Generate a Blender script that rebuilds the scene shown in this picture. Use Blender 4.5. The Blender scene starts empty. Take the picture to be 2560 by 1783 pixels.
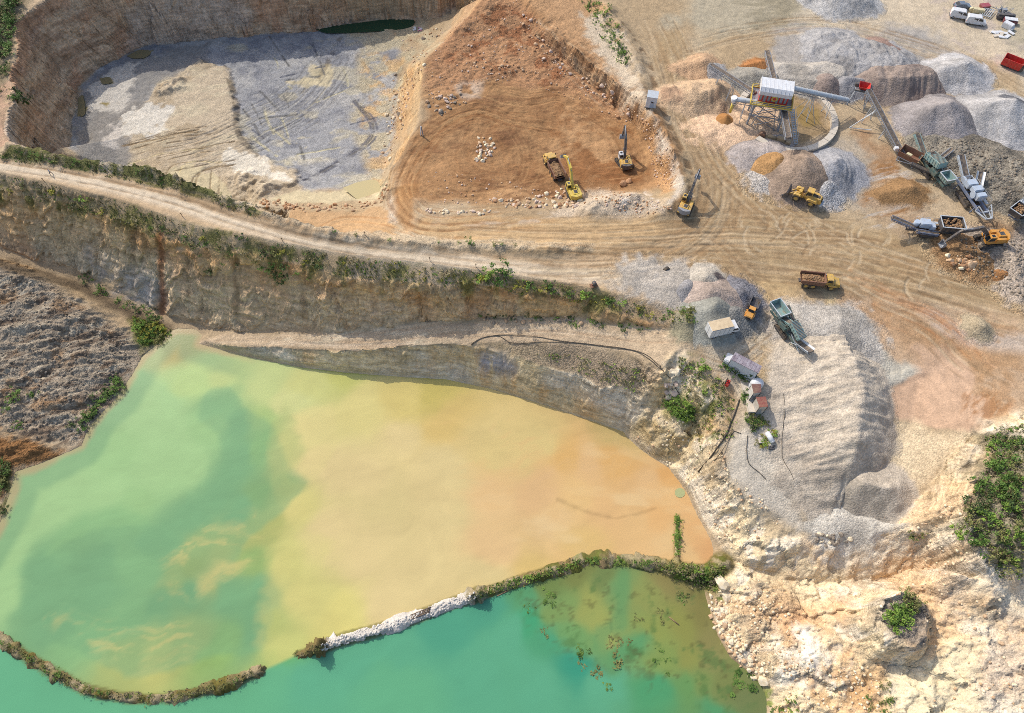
import bpy, bmesh, math, random
import numpy as np
from mathutils import Vector, Matrix
from mathutils.geometry import delaunay_2d_cdt
R = math.radians
random.seed(7)
rng = np.random.default_rng(11)
scene = bpy.context.scene
COL = scene.collection

# ------------------------------------------------------------------ camera, light, exposure
CAMZ, PITCH, FPX = 115.0, 60.0, 1707.0
cam_d = bpy.data.cameras.new('camera')
cam_d.sensor_width = 36.0
cam_d.lens = 36.0 * FPX / 2560.0
cam_d.clip_start, cam_d.clip_end = 1.0, 6000.0
cam = bpy.data.objects.new('camera', cam_d)
COL.objects.link(cam)
cam.location = (0, 0, CAMZ)
cam.rotation_euler = (R(90 - PITCH), 0, 0)
scene.camera = cam

SUN_EL, SUN_DX, SUN_DY = R(42), -0.67, 0.742            # sun stands up-left, beyond the pit
world = bpy.data.worlds.new('World'); scene.world = world
world.use_nodes = True
wn = world.node_tree
bg = wn.nodes['Background']
sky = wn.nodes.new('ShaderNodeTexSky'); sky.sky_type = 'NISHITA'; sky.sun_disc = False
sky.sun_elevation = SUN_EL
sky.sun_rotation = math.atan2(SUN_DX, SUN_DY)
sky.air_density = 1.0; sky.dust_density = 2.5; sky.ozone_density = 1.0
wn.links.new(sky.outputs[0], bg.inputs['Color'])
bg.inputs['Strength'].default_value = 0.15
sun_d = bpy.data.lights.new('sun', 'SUN'); sun_d.energy = 2.5; sun_d.angle = R(0.55)
sun_d.color = (1.0, 0.94, 0.85)
sun = bpy.data.objects.new('sun', sun_d); COL.objects.link(sun)
sdir = Vector((SUN_DX * math.cos(SUN_EL), SUN_DY * math.cos(SUN_EL), math.sin(SUN_EL)))
sun.rotation_euler = sdir.to_track_quat('Z', 'Y').to_euler()
sun.location = sdir * 400
scene.view_settings.view_transform = 'Standard'
scene.view_settings.look = 'None'
scene.view_settings.exposure = 0.42
scene.view_settings.gamma = 1.0
scene.cycles.max_bounces = 5
scene.cycles.diffuse_bounces = 3
scene.cycles.filter_width = 0.9
scene.cycles.use_denoising = False
scene.cycles.use_adaptive_sampling = False
scene.cycles.sample_clamp_indirect = 3.0

# ------------------------------------------------------------------ small helpers
ST, CT = math.sin(R(PITCH)), math.cos(R(PITCH))
LAKE = -20.0
KL = 1.32                                             # sunlit flat ground: display value = albedo * KL

def lin(c):
    c = np.asarray(c, float) / 255.0
    return np.where(c <= 0.04045, c / 12.92, ((c + 0.055) / 1.055) ** 2.4)

def alb(c, k=None):
    return np.clip(lin(c) / (k or KL), 0.01, 0.9)

def P(u, v, z):
    """world x, y of the point seen at photo pixel (u, v) if it lies at height z"""
    xc, yc = (u - 1280.0) / FPX, (v - 891.5) / FPX
    t = (CAMZ - z) / (ST + yc * CT)
    return xc * t, t * CT - yc * t * ST

def proj(x, y, z):
    Z = y * CT + (CAMZ - z) * ST
    up = y * ST - (CAMZ - z) * CT
    return 1280 + FPX * x / Z, 891.5 - FPX * up / Z

_T = [np.random.default_rng(100 + i).random((256, 256)) for i in range(8)]
def vnoise(x, y, s=0):
    T = _T[s % 8]
    xi = np.floor(x); yi = np.floor(y)
    fx = x - xi; fy = y - yi
    fx = fx * fx * fx * (fx * (fx * 6 - 15) + 10); fy = fy * fy * fy * (fy * (fy * 6 - 15) + 10)
    a = xi.astype(np.int64) + 37 * s; b = yi.astype(np.int64) + 61 * s
    a0, a1, b0, b1 = a & 255, (a + 1) & 255, b & 255, (b + 1) & 255
    return (T[a0, b0] * (1 - fx) + T[a1, b0] * fx) * (1 - fy) + (T[a0, b1] * (1 - fx) + T[a1, b1] * fx) * fy
def fbm(x, y, sc, oct=4, s=0, rough=0.5):
    """0-centred fractal noise, feature size sc metres"""
    r = np.zeros(np.broadcast(x, y).shape); a = 1.0; tot = 0.0; f = 1.0 / sc
    for i in range(oct):
        r += a * (vnoise(x * f + 17.3 * i, y * f + 5.1 * i, s + i) - 0.5); tot += a
        a *= rough; f *= 2.03
    return r / tot * 2
def sstep(a, b, x):
    t = np.clip((x - a) / (b - a), 0, 1)
    return t * t * (3 - 2 * t)

def cells(x, y, sc, seed):
    """broken rock: every cell of a jittered grid is a tilted facet; returns height -1..1 and a random value per cell"""
    gx, gy = x / sc, y / sc
    ix, iy = np.floor(gx).astype(np.int64), np.floor(gy).astype(np.int64)
    best = np.full(x.shape, 1e9); hh = np.zeros(x.shape); rv = np.zeros(x.shape)
    A, Bt, Ct, Dt, Et = (_T[(seed + k) % 8] for k in range(5))
    for dx in (-1, 0, 1):
        for dy in (-1, 0, 1):
            cx, cy = ix + dx, iy + dy; a, b = (cx + 31 * seed) & 255, (cy + 17 * seed) & 255
            px, py = cx + A[a, b], cy + Bt[a, b]
            d = (gx - px) ** 2 + (gy - py) ** 2; m = d < best
            h = (Ct[a, b] - .5) * 1.2 + (gx - px) * (Dt[a, b] - .5) * 1.6 + (gy - py) * (Et[a, b] - .5) * 1.6
            best = np.where(m, d, best); hh = np.where(m, h, hh); rv = np.where(m, Ct[b, a], rv)
    return hh, rv
def seg_d(px, py, ax, ay, bx, by):
    dx, dy = bx - ax, by - ay
    L = dx * dx + dy * dy + 1e-12
    t = np.clip(((px - ax) * dx + (py - ay) * dy) / L, 0, 1)
    return np.hypot(px - ax - t * dx, py - ay - t * dy), t
def sdf_poly(px, py, poly):
    """signed distance, negative inside"""
    d = np.full(px.shape, 1e9); ins = np.zeros(px.shape, bool)
    n = len(poly)
    for i in range(n):
        ax, ay = poly[i]; bx, by = poly[(i + 1) % n]
        d = np.minimum(d, seg_d(px, py, ax, ay, bx, by)[0])
        c = ((ay > py) != (by > py))
        if abs(by - ay) > 1e-12:
            ins ^= c & (px < (bx - ax) * (py - ay) / (by - ay) + ax)
    return np.where(ins, -d, d)
def smooth_line(pts, step=0.8):
    """Catmull-Rom through points (any dimension), resampled"""
    p = [np.array(q, float) for q in pts]
    if len(p) < 3:
        n = max(2, int(np.linalg.norm(p[1][:2] - p[0][:2]) / step) + 1)
        return [p[0] + (p[1] - p[0]) * t for t in np.linspace(0, 1, n)]
    q = [2 * p[0] - p[1]] + p + [2 * p[-1] - p[-2]]
    out = []
    for i in range(1, len(q) - 2):
        n = max(1, int(np.linalg.norm(q[i + 1][:2] - q[i][:2]) / step))
        for k in range(n):
            t = k / n
            out.append(0.5 * (2 * q[i] + (q[i + 1] - q[i - 1]) * t + (2 * q[i - 1] - 5 * q[i] + 4 * q[i + 1] - q[i + 2]) * t * t
                              + (3 * q[i] - q[i - 1] - 3 * q[i + 1] + q[i + 2]) * t ** 3))
    out.append(p[-1])
    return out
# ------------------------------------------------------------------ terrain: surveyed break lines -> triangulation -> fine grid
# each break line: list of (u, v, z[, dx, dy, dz]); the point is the photo pixel at height z, moved by dx, dy, dz metres
def W(q):
    u, v, z = q[:3]
    x, y = P(u, v, z)
    if len(q) > 3:
        x += q[3]; y += q[4]; z += q[5]
    return (x, y, z)
def off(line, dx, dy, dz=None, z=None):
    out = []
    for q in line:
        zz = (z - q[2]) if z is not None else dz
        out.append((q[0], q[1], q[2], dx, dy, zz))
    return out

road_near = [(-150, 400, .6), (-60, 417, .6), (0, 431, .6), (112, 454, .6), (300, 499, .6), (488, 563, .5), (680, 600, .5), (850, 631, .4), (1075, 657, .3),
             (1225, 678, .3), (1413, 706, .2), (1563, 740, .1), (1675, 768, 0), (1748, 795, 0)]
lip = [(-150, 440, -2), (-60, 457, -2), (0, 470, -2.2), (150, 505, -2.5), (300, 552, -2.6), (480, 612, -2.7), (700, 655, -2.6), (850, 692, -2.6), (962, 700, -2.6),
       (1030, 712, -2.6), (1082, 722, -2.5), (1150, 708, -2.2), (1225, 721, -2), (1375, 737, -2), (1487, 760, -2), (1600, 790, -1.6), (1690, 812, -1.0), (1742, 812, -.5)]
toe = [(-150, 580, -13), (-60, 608, -14), (0, 624, -14.5), (75, 646, -15.5), (188, 676, -17), (262, 716, -18), (338, 753, -19), (431, 795, -19.9), (510, 821, -20.0),
       (600, 828, -17.8), (860, 833, -13.9), (1000, 816, -11.9), (1075, 804, -10.9), (1188, 801, -9.5), (1319, 790, -7.2), (1413, 795, -6.2), (1525, 812, -4.6),
       (1638, 825, -3), (1700, 831, -1.8), (1748, 826, -.9)]
bench_edge = [(510, 853, -19.4), (563, 862, -18.2), (675, 867, -16.6), (860, 878, -14.6), (962, 871, -13.6), (1075, 864, -12.4), (1169, 859, -11), (1263, 853, -9.5),
              (1357, 860, -8.2), (1450, 864, -7.0), (1544, 875, -5.8), (1600, 889, -4.8), (1638, 908, -4), (1657, 922, -3.6)]
ledge = [(1263, 885, -11.6), (1300, 900, -11.6), (1357, 918, -11.4), (1432, 937, -11.2), (1488, 962, -11), (1544, 981, -11), (1600, 996, -11), (1632, 1008, -11.4)]
cliff_water = [(497, 859, LAKE), (563, 877, LAKE), (638, 896, LAKE), (750, 918, LAKE), (860, 931, LAKE), (1000, 942, LAKE), (1113, 948, LAKE), (1225, 971, LAKE),
               (1338, 1005, LAKE), (1450, 1042, LAKE), (1559, 1079, LAKE)]
east_shore = [(1559, 1079, LAKE), (1568, 1092, LAKE), (1600, 1122, LAKE), (1640, 1150, LAKE), (1672, 1170, LAKE), (1702, 1208, LAKE), (1722, 1239, LAKE), (1745, 1292, LAKE), (1775, 1343, LAKE),
              (1812, 1399, LAKE), (1800, 1440, LAKE), (1782, 1483, LAKE), (1779, 1536, LAKE), (1794, 1588, LAKE), (1827, 1644, LAKE), (1865, 1674, LAKE),
              (1903, 1708, LAKE), (1917, 1746, LAKE), (1916, 1790, LAKE), (1920, 1900, LAKE)]
west_shore = [(497, 859, LAKE), (505, 838, LAKE), (490, 824, LAKE), (446, 822, LAKE), (431, 826, LAKE), (383, 868, LAKE), (356, 890, LAKE), (330, 939, LAKE), (285, 1003, LAKE),
              (225, 1063, LAKE), (203, 1115, LAKE), (161, 1134, LAKE), (100, 1160, LAKE), (38, 1180, LAKE), (17, 1260, LAKE), (0, 1310, LAKE), (-60, 1400, LAKE)]
gully = [(-60, 628, -14.6), (0, 645, -15.2), (95, 672, -16.5), (190, 702, -17.8), (300, 757, -19.2), (400, 812, -19.85)]
heap_crest = [(-60, 640, -11), (0, 662, -11.6), (100, 712, -13), (200, 768, -15.5), (285, 822, -18), (330, 872, -19.2)]
heap_mid = [(-60, 850, -14), (0, 870, -14.4), (120, 880, -15.8), (230, 890, -17.6)]
heap_low = [(-60, 1060, -18), (0, 1075, -18.3), (90, 1075, -18.6), (170, 1070, -19.2)]
heap_knoll = [(-60, 1110, -17.6), (0, 1120, -18), (60, 1135, -18.6), (110, 1145, -19.3)]
promontory = [(1660, 948, -6), (1668, 985, -9), (1685, 1015, -10.5), (1706, 1050, -12), (1690, 1085, -14)]
prom_west = [(1642, 1012, -12.3), (1618, 1062, -15.5), (1640, 1110, -17)]
prom_gully = [(1728, 1068, -12.5), (1712, 1112, -16), (1690, 1155, -19.3)]
yard_rim = [(1690, 880, -2.2), (1728, 925, -3.2), (1772, 985, -4.5), (1800, 1050, -6.2), (1792, 1115, -8), (1812, 1183, -9), (1880, 1258, -10), (1962, 1294, -10.5),
            (2019, 1338, -11), (2110, 1350, -11), (2180, 1345, -10), (2230, 1318, -8), (2330, 1210, -4), (2400, 1115, -1), (2470, 1068, .4), (2560, 1040, 1), (2680, 1010, 1)]
slope_mid = [(1728, 1150, -15.5), (1764, 1225, -15.8), (1808, 1292, -15.6), (1850, 1345, -15.4)]
alcove_top = [(1885, 1396, -14.6), (1940, 1383, -13.2), (2019, 1371, -12.4), (2056, 1374, -12.4), (2094, 1387, -12.6), (2135, 1418, -13.4), (2184, 1402, -12.3), (2237, 1382, -10.8), (2310, 1360, -8)]
alcove_toe = [(1872, 1414, -17), (1940, 1434, -16.8), (1981, 1450, -16.6), (2056, 1457, -16.4), (2150, 1459, -16), (2237, 1444, -14.6), (2320, 1412, -11)]
lower_a = [(1830, 1440, -17.8), (1850, 1500, -17.3), (1870, 1560, -17), (1900, 1620, -17), (1950, 1690, -17), (2000, 1770, -16.5)]
lower_b = [(1940, 1500, -15.6), (1985, 1560, -15), (2010, 1640, -14), (2080, 1720, -14), (2150, 1800, -13.5)]
lower_c = [(2300, 1720, -10.5), (2400, 1650, -8), (2480, 1560, -5.5), (2580, 1500, -3.5)]
lower_d = [(2300, 1850, -11), (2450, 1800, -8), (2600, 1740, -5)]
pin_base = [(2118, 1580, -12.4), (2140, 1510, -12.4), (2190, 1472, -12), (2260, 1470, -11), (2315, 1515, -10), (2335, 1590, -10), (2300, 1645, -10.5), (2240, 1662, -11.3), (2160, 1650, -12.2)]
pin_top = [(2195, 1560, -6.3), (2200, 1500, -5.4), (2240, 1487, -5.2), (2290, 1505, -5.2), (2318, 1550, -5.4), (2312, 1590, -5.6), (2270, 1618, -6), (2215, 1608, -6.5)]
hill_rim = [(2300, 1300, -4.6), (2370, 1220, -1), (2440, 1120, 1.8), (2480, 1075, 2)]
hill_top = [(2410, 1345, 0), (2400, 1250, 2.2), (2470, 1160, 3), (2560, 1090, 3)]
hill_low = [(2395, 1430, -3), (2480, 1460, -2), (2600, 1440, 0)]
hill_far = [(2640, 1250, 5), (2600, 1350, 4)]
# the dry pit
pit_wall_toe = [(165, 394, -17.5), (180, 300, -17.5), (195, 225, -17.5), (262, 165, -17.5), (375, 109, -17.5), (525, 97, -17.5), (788, 76, -17.5), (930, 52, -17.5), (1040, 45, -17.5), (1100, 42, -15.5), (1140, 28, -13)]
pit_far_crest = off(pit_wall_toe[5:], 0.5, 4.6, z=1.2)
pit_left_crest = [(24, 352, .6), (34, 188, .4), (49, 41, .4), (112, -2, .4), (200, -38, .6), (330, -52, .8)]
pit_left_mid = [(95, 388, -9), (100, 300, -9)]
pit_near_crest = [(24, 366, 1.3), (165, 398, 1.4), (289, 414, 1.4), (375, 433, 1.2), (488, 469, 1.0), (563, 499, .8), (625, 516, .4)]
pit_near_toe = off(pit_near_crest[1:], .8, 7.0, z=-17)
rock_bank_low = [(655, 500, -13.4), (720, 506, -13), (800, 509, -12.6), (900, 507, -12), (946, 495, -11.4)]
rock_bank_top = [(650, 515, -11.6), (720, 523, -11), (800, 528, -10.2), (905, 526, -8.6), (958, 510, -7), (972, 478, -5.4)]
strip_near = [(690, 553, .8, 0, 5.5, -11), (760, 568, .8, 0, 5.5, -10), (840, 586, .8, 0, 4.6, -8), (905, 592, .8, 0, 3.4, -5.5)]
pit_right_crest = [(1215, -12, -.6), (1173, 41, -2.6), (1112, 105, -4.5), (1062, 150, -5), (1054, 214, -5), (1049, 300, -5), (1015, 364, -5), (981, 424, -5), (978, 468, -4.6)]
pit_right_toe = [(1120, 75, -13.5), (1050, 135, -15.8), (1012, 165, -16.8), (995, 228, -17.5), (976, 330, -17), (962, 420, -16), (952, 468, -13.4)]
bank_crest = [(1300, -30, .3), (1372, 70, -.6), (1480, 160, -.6), (1590, 258, -.4), (1652, 325, -.1), (1688, 415, 0), (1700, 474, 0), (1672, 500, -.2), (1600, 496, -.8), (1530, 500, -1),
              (1480, 512, -1.2), (1400, 523, -1.4), (1300, 530, -1.6), (1180, 534, -1.8), (1075, 532, -2.2), (1050, 520, -2.4), (1040, 500, -2.6)]
bank_toe = [(1250, -30, -2), (1335, 85, -3.6), (1440, 170, -4.5), (1552, 275, -5), (1628, 375, -5), (1652, 445, -4.6), (1590, 470, -3.6), (1480, 488, -3), (1300, 498, -2.9), (1150, 505, -2.9), (1085, 500, -3)]
terrace = [(1200, 100, -4.2), (1150, 200, -5), (1250, 260, -5), (1400, 320, -5.2), (1500, 400, -5.2), (1300, 400, -5), (1150, 380, -5), (1060, 420, -4.6)]
ramp = [(1010, 470, -4), (1000, 530, -3.4), (1030, 575, -2.6), (1080, 592, -1.8), (1150, 600, -1.0)]
flat = [(1150, 560, -1.6), (1300, 570, -1.2), (1500, 560, -.8), (1650, 560, -.3)]
road_far = [(-150, 380, .6), (0, 398, .6), (150, 416, .6), (300, 443, .6), (450, 473, .6), (563, 514, .5), (660, 536, .5), (850, 588, .4), (1000, 612, .3), (1150, 627, .3), (1375, 641, .2), (1480, 640, .1)]
pit_floor_in = [(300, 350, -17.2), (400, 250, -17), (500, 160, -17.2), (560, 250, -17), (620, 400, -16.8), (700, 440, -16), (800, 300, -17.7), (700, 150, -17.7), (900, 250, -17.7), (850, 440, -15.6), (450, 440, -17)]
yard = [(1800, 100, .2), (2100, 60, .3), (2500, 60, .8), (2000, 300, 0), (1900, 600, 0), (2200, 700, 0), (2450, 850, -.6), (2100, 950, -2), (2000, 1150, -6.4), (1900, 900, -1.6), (1860, 1100, -6), (1800, 800, -.2),
        (2300, 950, -1.2), (2250, 1150, -4.4), (2500, 650, .6), (2560, 400, 1.2), (2560, 800, .4), (2400, 300, .4), (1650, 690, 0), (1750, 550, 0), (1800, 350, .1), (1650, 100, .3)]
OUT = [(-620, -420, 2), (0, -420, 2), (620, -420, 4), (620, 150, 4), (620, 800, 4), (0, 800, 3), (-620, 800, 4), (-620, 150, 3)]
OUT += [(-150, -75, 0), (0, -80, 0), (60, -70, -2), (110, -30, -4), (-165, -20, 0), (-170, 60, 1), (-165, 130, 2), (-120, 215, 1), (-40, 215, .8), (40, 220, .6), (150, 220, .8), (180, 120, 1), (160, 40, 1)]
SHORE_OUT = [(-135, 20), (-130, -30), (-90, -50), (0, -52), (35, -40)]     # where the lake ends out of frame

pts, edges = [], []
def addline(line, closed=False):
    w = [W(q) for q in line]
    first = len(pts)
    for i, q in enumerate(w):
        for j, r in enumerate(pts):
            if abs(r[0] - q[0]) + abs(r[1] - q[1]) < 0.15:
                idx = j; break
        else:
            idx = len(pts); pts.append(q)
        w[i] = idx
    for a, b in zip(w, w[1:] + (w[:1] if closed else [])):
        if a != b: edges.append((a, b))
def addpts(line):
    for q in line: pts.append(W(q))
LINES = dict(road_near=road_near, lip=lip, toe=toe, bench_edge=bench_edge, ledge=ledge, cliff_water=cliff_water, east_shore=east_shore, west_shore=west_shore, gully=gully, heap_crest=heap_crest,
             heap_mid=heap_mid, heap_low=heap_low, heap_knoll=heap_knoll, promontory=promontory, prom_west=prom_west, prom_gully=prom_gully, yard_rim=yard_rim, slope_mid=slope_mid,
             alcove_top=alcove_top, alcove_toe=alcove_toe, lower_a=lower_a, lower_b=lower_b, lower_c=lower_c, lower_d=lower_d, hill_rim=hill_rim, hill_top=hill_top, hill_low=hill_low,
             pit_wall_toe=pit_wall_toe, pit_far_crest=pit_far_crest, pit_left_crest=pit_left_crest, pit_left_mid=pit_left_mid, pit_near_crest=pit_near_crest, pit_near_toe=pit_near_toe,
             rock_bank_low=rock_bank_low, rock_bank_top=rock_bank_top, strip_near=strip_near, pit_right_crest=pit_right_crest, pit_right_toe=pit_right_toe, bank_crest=bank_crest, bank_toe=bank_toe,
             ramp=ramp, road_far=road_far)
for nm, l in LINES.items(): addline(l)
addline(pin_base, True); addline(pin_top, True)
for l in (terrace, flat, pit_floor_in, yard, hill_far): addpts(l)
for q in OUT: pts.append(q)
for q in SHORE_OUT: pts.append((q[0], q[1], LAKE))
lakec = [W((700, 1300, LAKE)), W((1300, 1200, LAKE)), W((300, 1600, LAKE)), W((1300, 1700, LAKE)), W((600, 1000, LAKE))]
for q in lakec: pts.append((q[0], q[1], LAKE))
cv, ce, cf, ov, oe, of = delaunay_2d_cdt([Vector(p[:2]) for p in pts], edges, [], 0, 1e-4)
TZ = []
for i, v in enumerate(cv):
    if ov[i]: TZ.append(pts[ov[i][0]][2])
    else:
        ds = sorted(((v.x - p[0]) ** 2 + (v.y - p[1]) ** 2, p[2]) for p in pts)[:2]
        TZ.append((ds[0][1] + ds[1][1]) / 2)
        print('CROSSING at px %d %d' % tuple(int(a) for a in proj(v.x, v.y, TZ[-1])))

def axis(a, b, st, lo, hi):
    mid = list(np.arange(a, b + 1e-6, st)); l = []; x = a; s = st
    while x > lo: s *= 1.25; x -= s; l.append(x)
    r = []; x = mid[-1]; s = st
    while x < hi: s *= 1.25; x += s; r.append(x)
    return np.array(l[::-1] + mid + r)
GX = axis(-146, 146, 0.27, -560, 560)
GY = axis(-4, 196, 0.175, -380, 720)
NX, NY = len(GX), len(GY)
XX, YY = np.meshgrid(GX, GY)
H = np.full((NY, NX), 0.0)
for f in cf:
    a, b, c = (cv[i] for i in f); za, zb, zc = (TZ[i] for i in f)
    x0, x1 = min(a.x, b.x, c.x), max(a.x, b.x, c.x); y0, y1 = min(a.y, b.y, c.y), max(a.y, b.y, c.y)
    i0, i1 = np.searchsorted(GX, [x0 - 1e-6, x1 + 1e-6]); j0, j1 = np.searchsorted(GY, [y0 - 1e-6, y1 + 1e-6])
    if i1 <= i0 or j1 <= j0: continue
    D = (b.y - c.y) * (a.x - c.x) + (c.x - b.x) * (a.y - c.y)
    if abs(D) < 1e-9: continue
    x = XX[j0:j1, i0:i1]; y = YY[j0:j1, i0:i1]
    l0 = ((b.y - c.y) * (x - c.x) + (c.x - b.x) * (y - c.y)) / D
    l1 = ((c.y - a.y) * (x - c.x) + (a.x - c.x) * (y - c.y)) / D
    l2 = 1 - l0 - l1
    m = (l0 >= -1e-6) & (l1 >= -1e-6) & (l2 >= -1e-6)
    H[j0:j1, i0:i1][m] = (l0 * za + l1 * zb + l2 * zc)[m]

def blur(A, n=1):
    for _ in range(n):
        B = A.copy(); B[1:-1] = .25 * A[:-2] + .5 * A[1:-1] + .25 * A[2:]
        A = B.copy(); A[:, 1:-1] = .25 * B[:, :-2] + .5 * B[:, 1:-1] + .25 * B[:, 2:]
    return A
def bil(A, x, y):
    x = np.asarray(x, float); y = np.asarray(y, float)
    i = np.clip(np.searchsorted(GX, x) - 1, 0, NX - 2); j = np.clip(np.searchsorted(GY, y) - 1, 0, NY - 2)
    fx = np.clip((x - GX[i]) / (GX[i + 1] - GX[i]), 0, 1); fy = np.clip((y - GY[j]) / (GY[j + 1] - GY[j]), 0, 1)
    return (A[j, i] * (1 - fx) + A[j, i + 1] * fx) * (1 - fy) + (A[j + 1, i] * (1 - fx) + A[j + 1, i + 1] * fx) * fy
def slope_of(A):
    gy, gx = np.gradient(A, GY, GX)
    return np.hypot(gx, gy)
H = blur(H, 2)
SL0 = slope_of(H)

def win(pts_, pad):
    xs = [p[0] for p in pts_]; ys = [p[1] for p in pts_]
    i0, i1 = np.searchsorted(GX, [min(xs) - pad, max(xs) + pad]); j0, j1 = np.searchsorted(GY, [min(ys) - pad, max(ys) + pad])
    return slice(j0, j1), slice(i0, i1)
LAKE_POLY = [W(q)[:2] for q in cliff_water[1:]] + [W(q)[:2] for q in east_shore[1:]] + [q for q in SHORE_OUT[::-1]] + [W(q)[:2] for q in west_shore[::-1]]
w = win(LAKE_POLY, 12)
LSD = np.full(H.shape, 50.0); LSD[w] = sdf_poly(XX[w], YY[w], LAKE_POLY)

# rugged rock: push the sample point sideways on cliffs, add ledges and furrows where the ground is broken
steep = sstep(.7, 1.6, blur(SL0, 6)) * np.clip(np.abs(blur(H, 40) - H) / 2.0 + .25, 0, 1)
wx = fbm(XX, YY, 5.0, 4, 1) * 2.0 + fbm(XX, YY, 1.6, 2, 2) * .55
wy = fbm(XX, YY, 5.5, 4, 3) * 2.0 + fbm(XX, YY, 1.4, 2, 4) * .55
HW = bil(H, XX + wx * steep, YY + wy * steep)
away = sstep(.2, 2.5, np.abs(LSD))
H = H + (HW - H) * away
# bedding ledges
zz = H + fbm(XX, YY, 14, 2, 5) * 1.2
led = np.round(zz / 1.6) * 1.6
H = H + steep * away * .8 * (led - zz) * sstep(.2, .9, fbm(XX, YY, 9, 2, 6) + .9)
H += fbm(XX, YY, 2.2, 5, 7, .62) * .75 * steep * away
H += fbm(XX, YY, 7, 5, 2) * .22 + fbm(XX, YY, 1.1, 3, 5) * .05

def region(px, z, feather=1.5, noise=.8, nsc=4.0):
    """soft mask (0..1) of a photo outline standing at height z (number, or a list per point)"""
    poly = [P(u, v, zz) for (u, v), zz in zip(px, z if isinstance(z, (list, tuple)) else [z] * len(px))]
    s = win(poly, 6 + feather)
    d = sdf_poly(XX[s], YY[s], poly) + fbm(XX[s], YY[s], nsc, 3, 3) * noise * 2
    return s, 1 - sstep(-feather, feather, d)

# spoil heap on the left: bulldozed furrows
s, m = region([(-100, 640), (100, 690), (330, 830), (385, 850), (330, 945), (200, 1120), (0, 1190), (-100, 1200)], -16, 2)
fur = fbm(XX[s] * .35 + YY[s] * .25 + fbm(XX[s], YY[s], 9, 2, 1) * 2, YY[s] * 1.0 - XX[s] * .3, 1.6, 3, 2)
H[s] += m * (fur * .8 + fbm(XX[s], YY[s], 4, 4, 4) * .9 + np.abs(fbm(XX[s], YY[s], 1.2, 2, 6)) * .5) * sstep(0, 3, LSD[s])
# cream limestone slopes on the right: broken, blocky
lime_px = [(1560, 1085), (1640, 940), (1700, 905), (1790, 1010), (1800, 1180), (1960, 1300), (2110, 1350), (2230, 1320), (2420, 1100), (2580, 1030), (2700, 1500), (2600, 1850), (1900, 1850), (1780, 1600), (1780, 1450), (1720, 1240)]
s, m = region(lime_px, -6, 2)
LIME_S, LIME_M = s, m
r1 = fbm(XX[s], YY[s], 6, 5, 3, .6); r2 = 1 - np.abs(fbm(XX[s] + 30, YY[s], 3.5, 4, 6, .55)) * 2
blocky = np.round((r1 * 1.5) / .5) * .5
lw = m * sstep(.3, 2.5, LSD[s])
fx_ = XX[s] + fbm(XX[s], YY[s], 3, 3, 2) * 1.6; fy_ = YY[s] + fbm(XX[s], YY[s], 3, 3, 5) * 1.6
c1, v1 = cells(fx_ * .8 + fy_ * .3, fy_, 5.5, 1); c2, v2 = cells(fx_, fy_ * .8 - fx_ * .3, 2.1, 3)
LIME_V = (v1, v2)
H[s] += lw * (.95 * c1 + .36 * c2 + .4 * blocky + .45 * r1 + .5 * r2 - .3 + .22 * fbm(XX[s], YY[s], 1.0, 3, 1))
# freshly dug terrace and pit floor: choppy
s, m = region([(1000, 500), (990, 420), (1060, 290), (1062, 150), (1180, 40), (1250, -40), (1320, -20), (1480, 165), (1600, 265), (1690, 420), (1690, 480), (1560, 500), (1060, 525)], -4.5, 2)
TERR = (s, m)
H[s] += m * (fbm(XX[s], YY[s], 3.0, 4, 1) * .3 + np.abs(fbm(XX[s], YY[s], 1.0, 2, 2)) * .12)
s, m = region([(1060, 150), (1180, 30), (1290, -40), (1360, 60), (1470, 150), (1600, 270), (1600, 330), (1480, 230), (1300, 190), (1150, 230), (1060, 250)], -3.5, 2, 1.5)
H[s] += m * (fbm(XX[s], YY[s], 3.5, 4, 4, .6) * .75)
s, m = region([(165, 400), (180, 300), (200, 220), (262, 160), (375, 105), (525, 95), (800, 75), (1000, 110), (990, 250), (970, 420), (940, 490), (620, 505)], -17.5, 1.5)
PITM = (s, m)
H[s] += m * (fbm(XX[s], YY[s], 2.4, 4, 2) * .16)
# tan shelf in the pit stands above the grey floor
s, m = region([(165, 420), (240, 330), (370, 260), (500, 148), (560, 165), (585, 215), (585, 270), (600, 330), (640, 390), (740, 430), (760, 470), (640, 520), (300, 440)], -17, 1.0, 1.0, 3)
H[s] += m * .9
s, m = region([(560, 440), (600, 425), (660, 450), (700, 480), (650, 505), (580, 490)], -15.5, 2, 1); H[s] += m * (1.2 + fbm(XX[s], YY[s], 2, 3, 3) * 1.2)
s, m = region([(375, 230), (395, 205), (470, 195), (455, 230), (400, 245)], -16.6, 1, .6); H[s] += m * (.8 + fbm(XX[s], YY[s], 2, 3, 3) * 1.0)

def ridge(line, h, wd, noise=.3, nsc=2.0, power=2):
    """heap up a bank along a line of (u, v, z)"""
    w_ = smooth_line([W(q) for q in line], 1.0)
    s_ = win(w_, wd * 2.5)
    d = np.full(XX[s_].shape, 1e9)
    for a, b in zip(w_, w_[1:]): d = np.minimum(d, seg_d(XX[s_], YY[s_], a[0], a[1], b[0], b[1])[0])
    n = 1 + noise * 1.6 * fbm(XX[s_], YY[s_], nsc, 3, 4)
    H[s_] += h * n * np.exp(-(d / wd) ** power) * (1 + 0 * d)
berm_road = [(30, 372, 1.0), (165, 397, 1.0), (289, 414, 1.0), (375, 432, 1.0), (488, 468, 1.0), (563, 500, 1.0), (630, 520, 1), (690, 545, 1), (780, 572, 1), (870, 592, 1), (960, 600, 1), (1075, 607, 1), (1200, 612, 1), (1330, 620, 1), (1460, 615, 1)]
ridge(berm_road, 1.25, 1.7, .5, 3)
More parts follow.
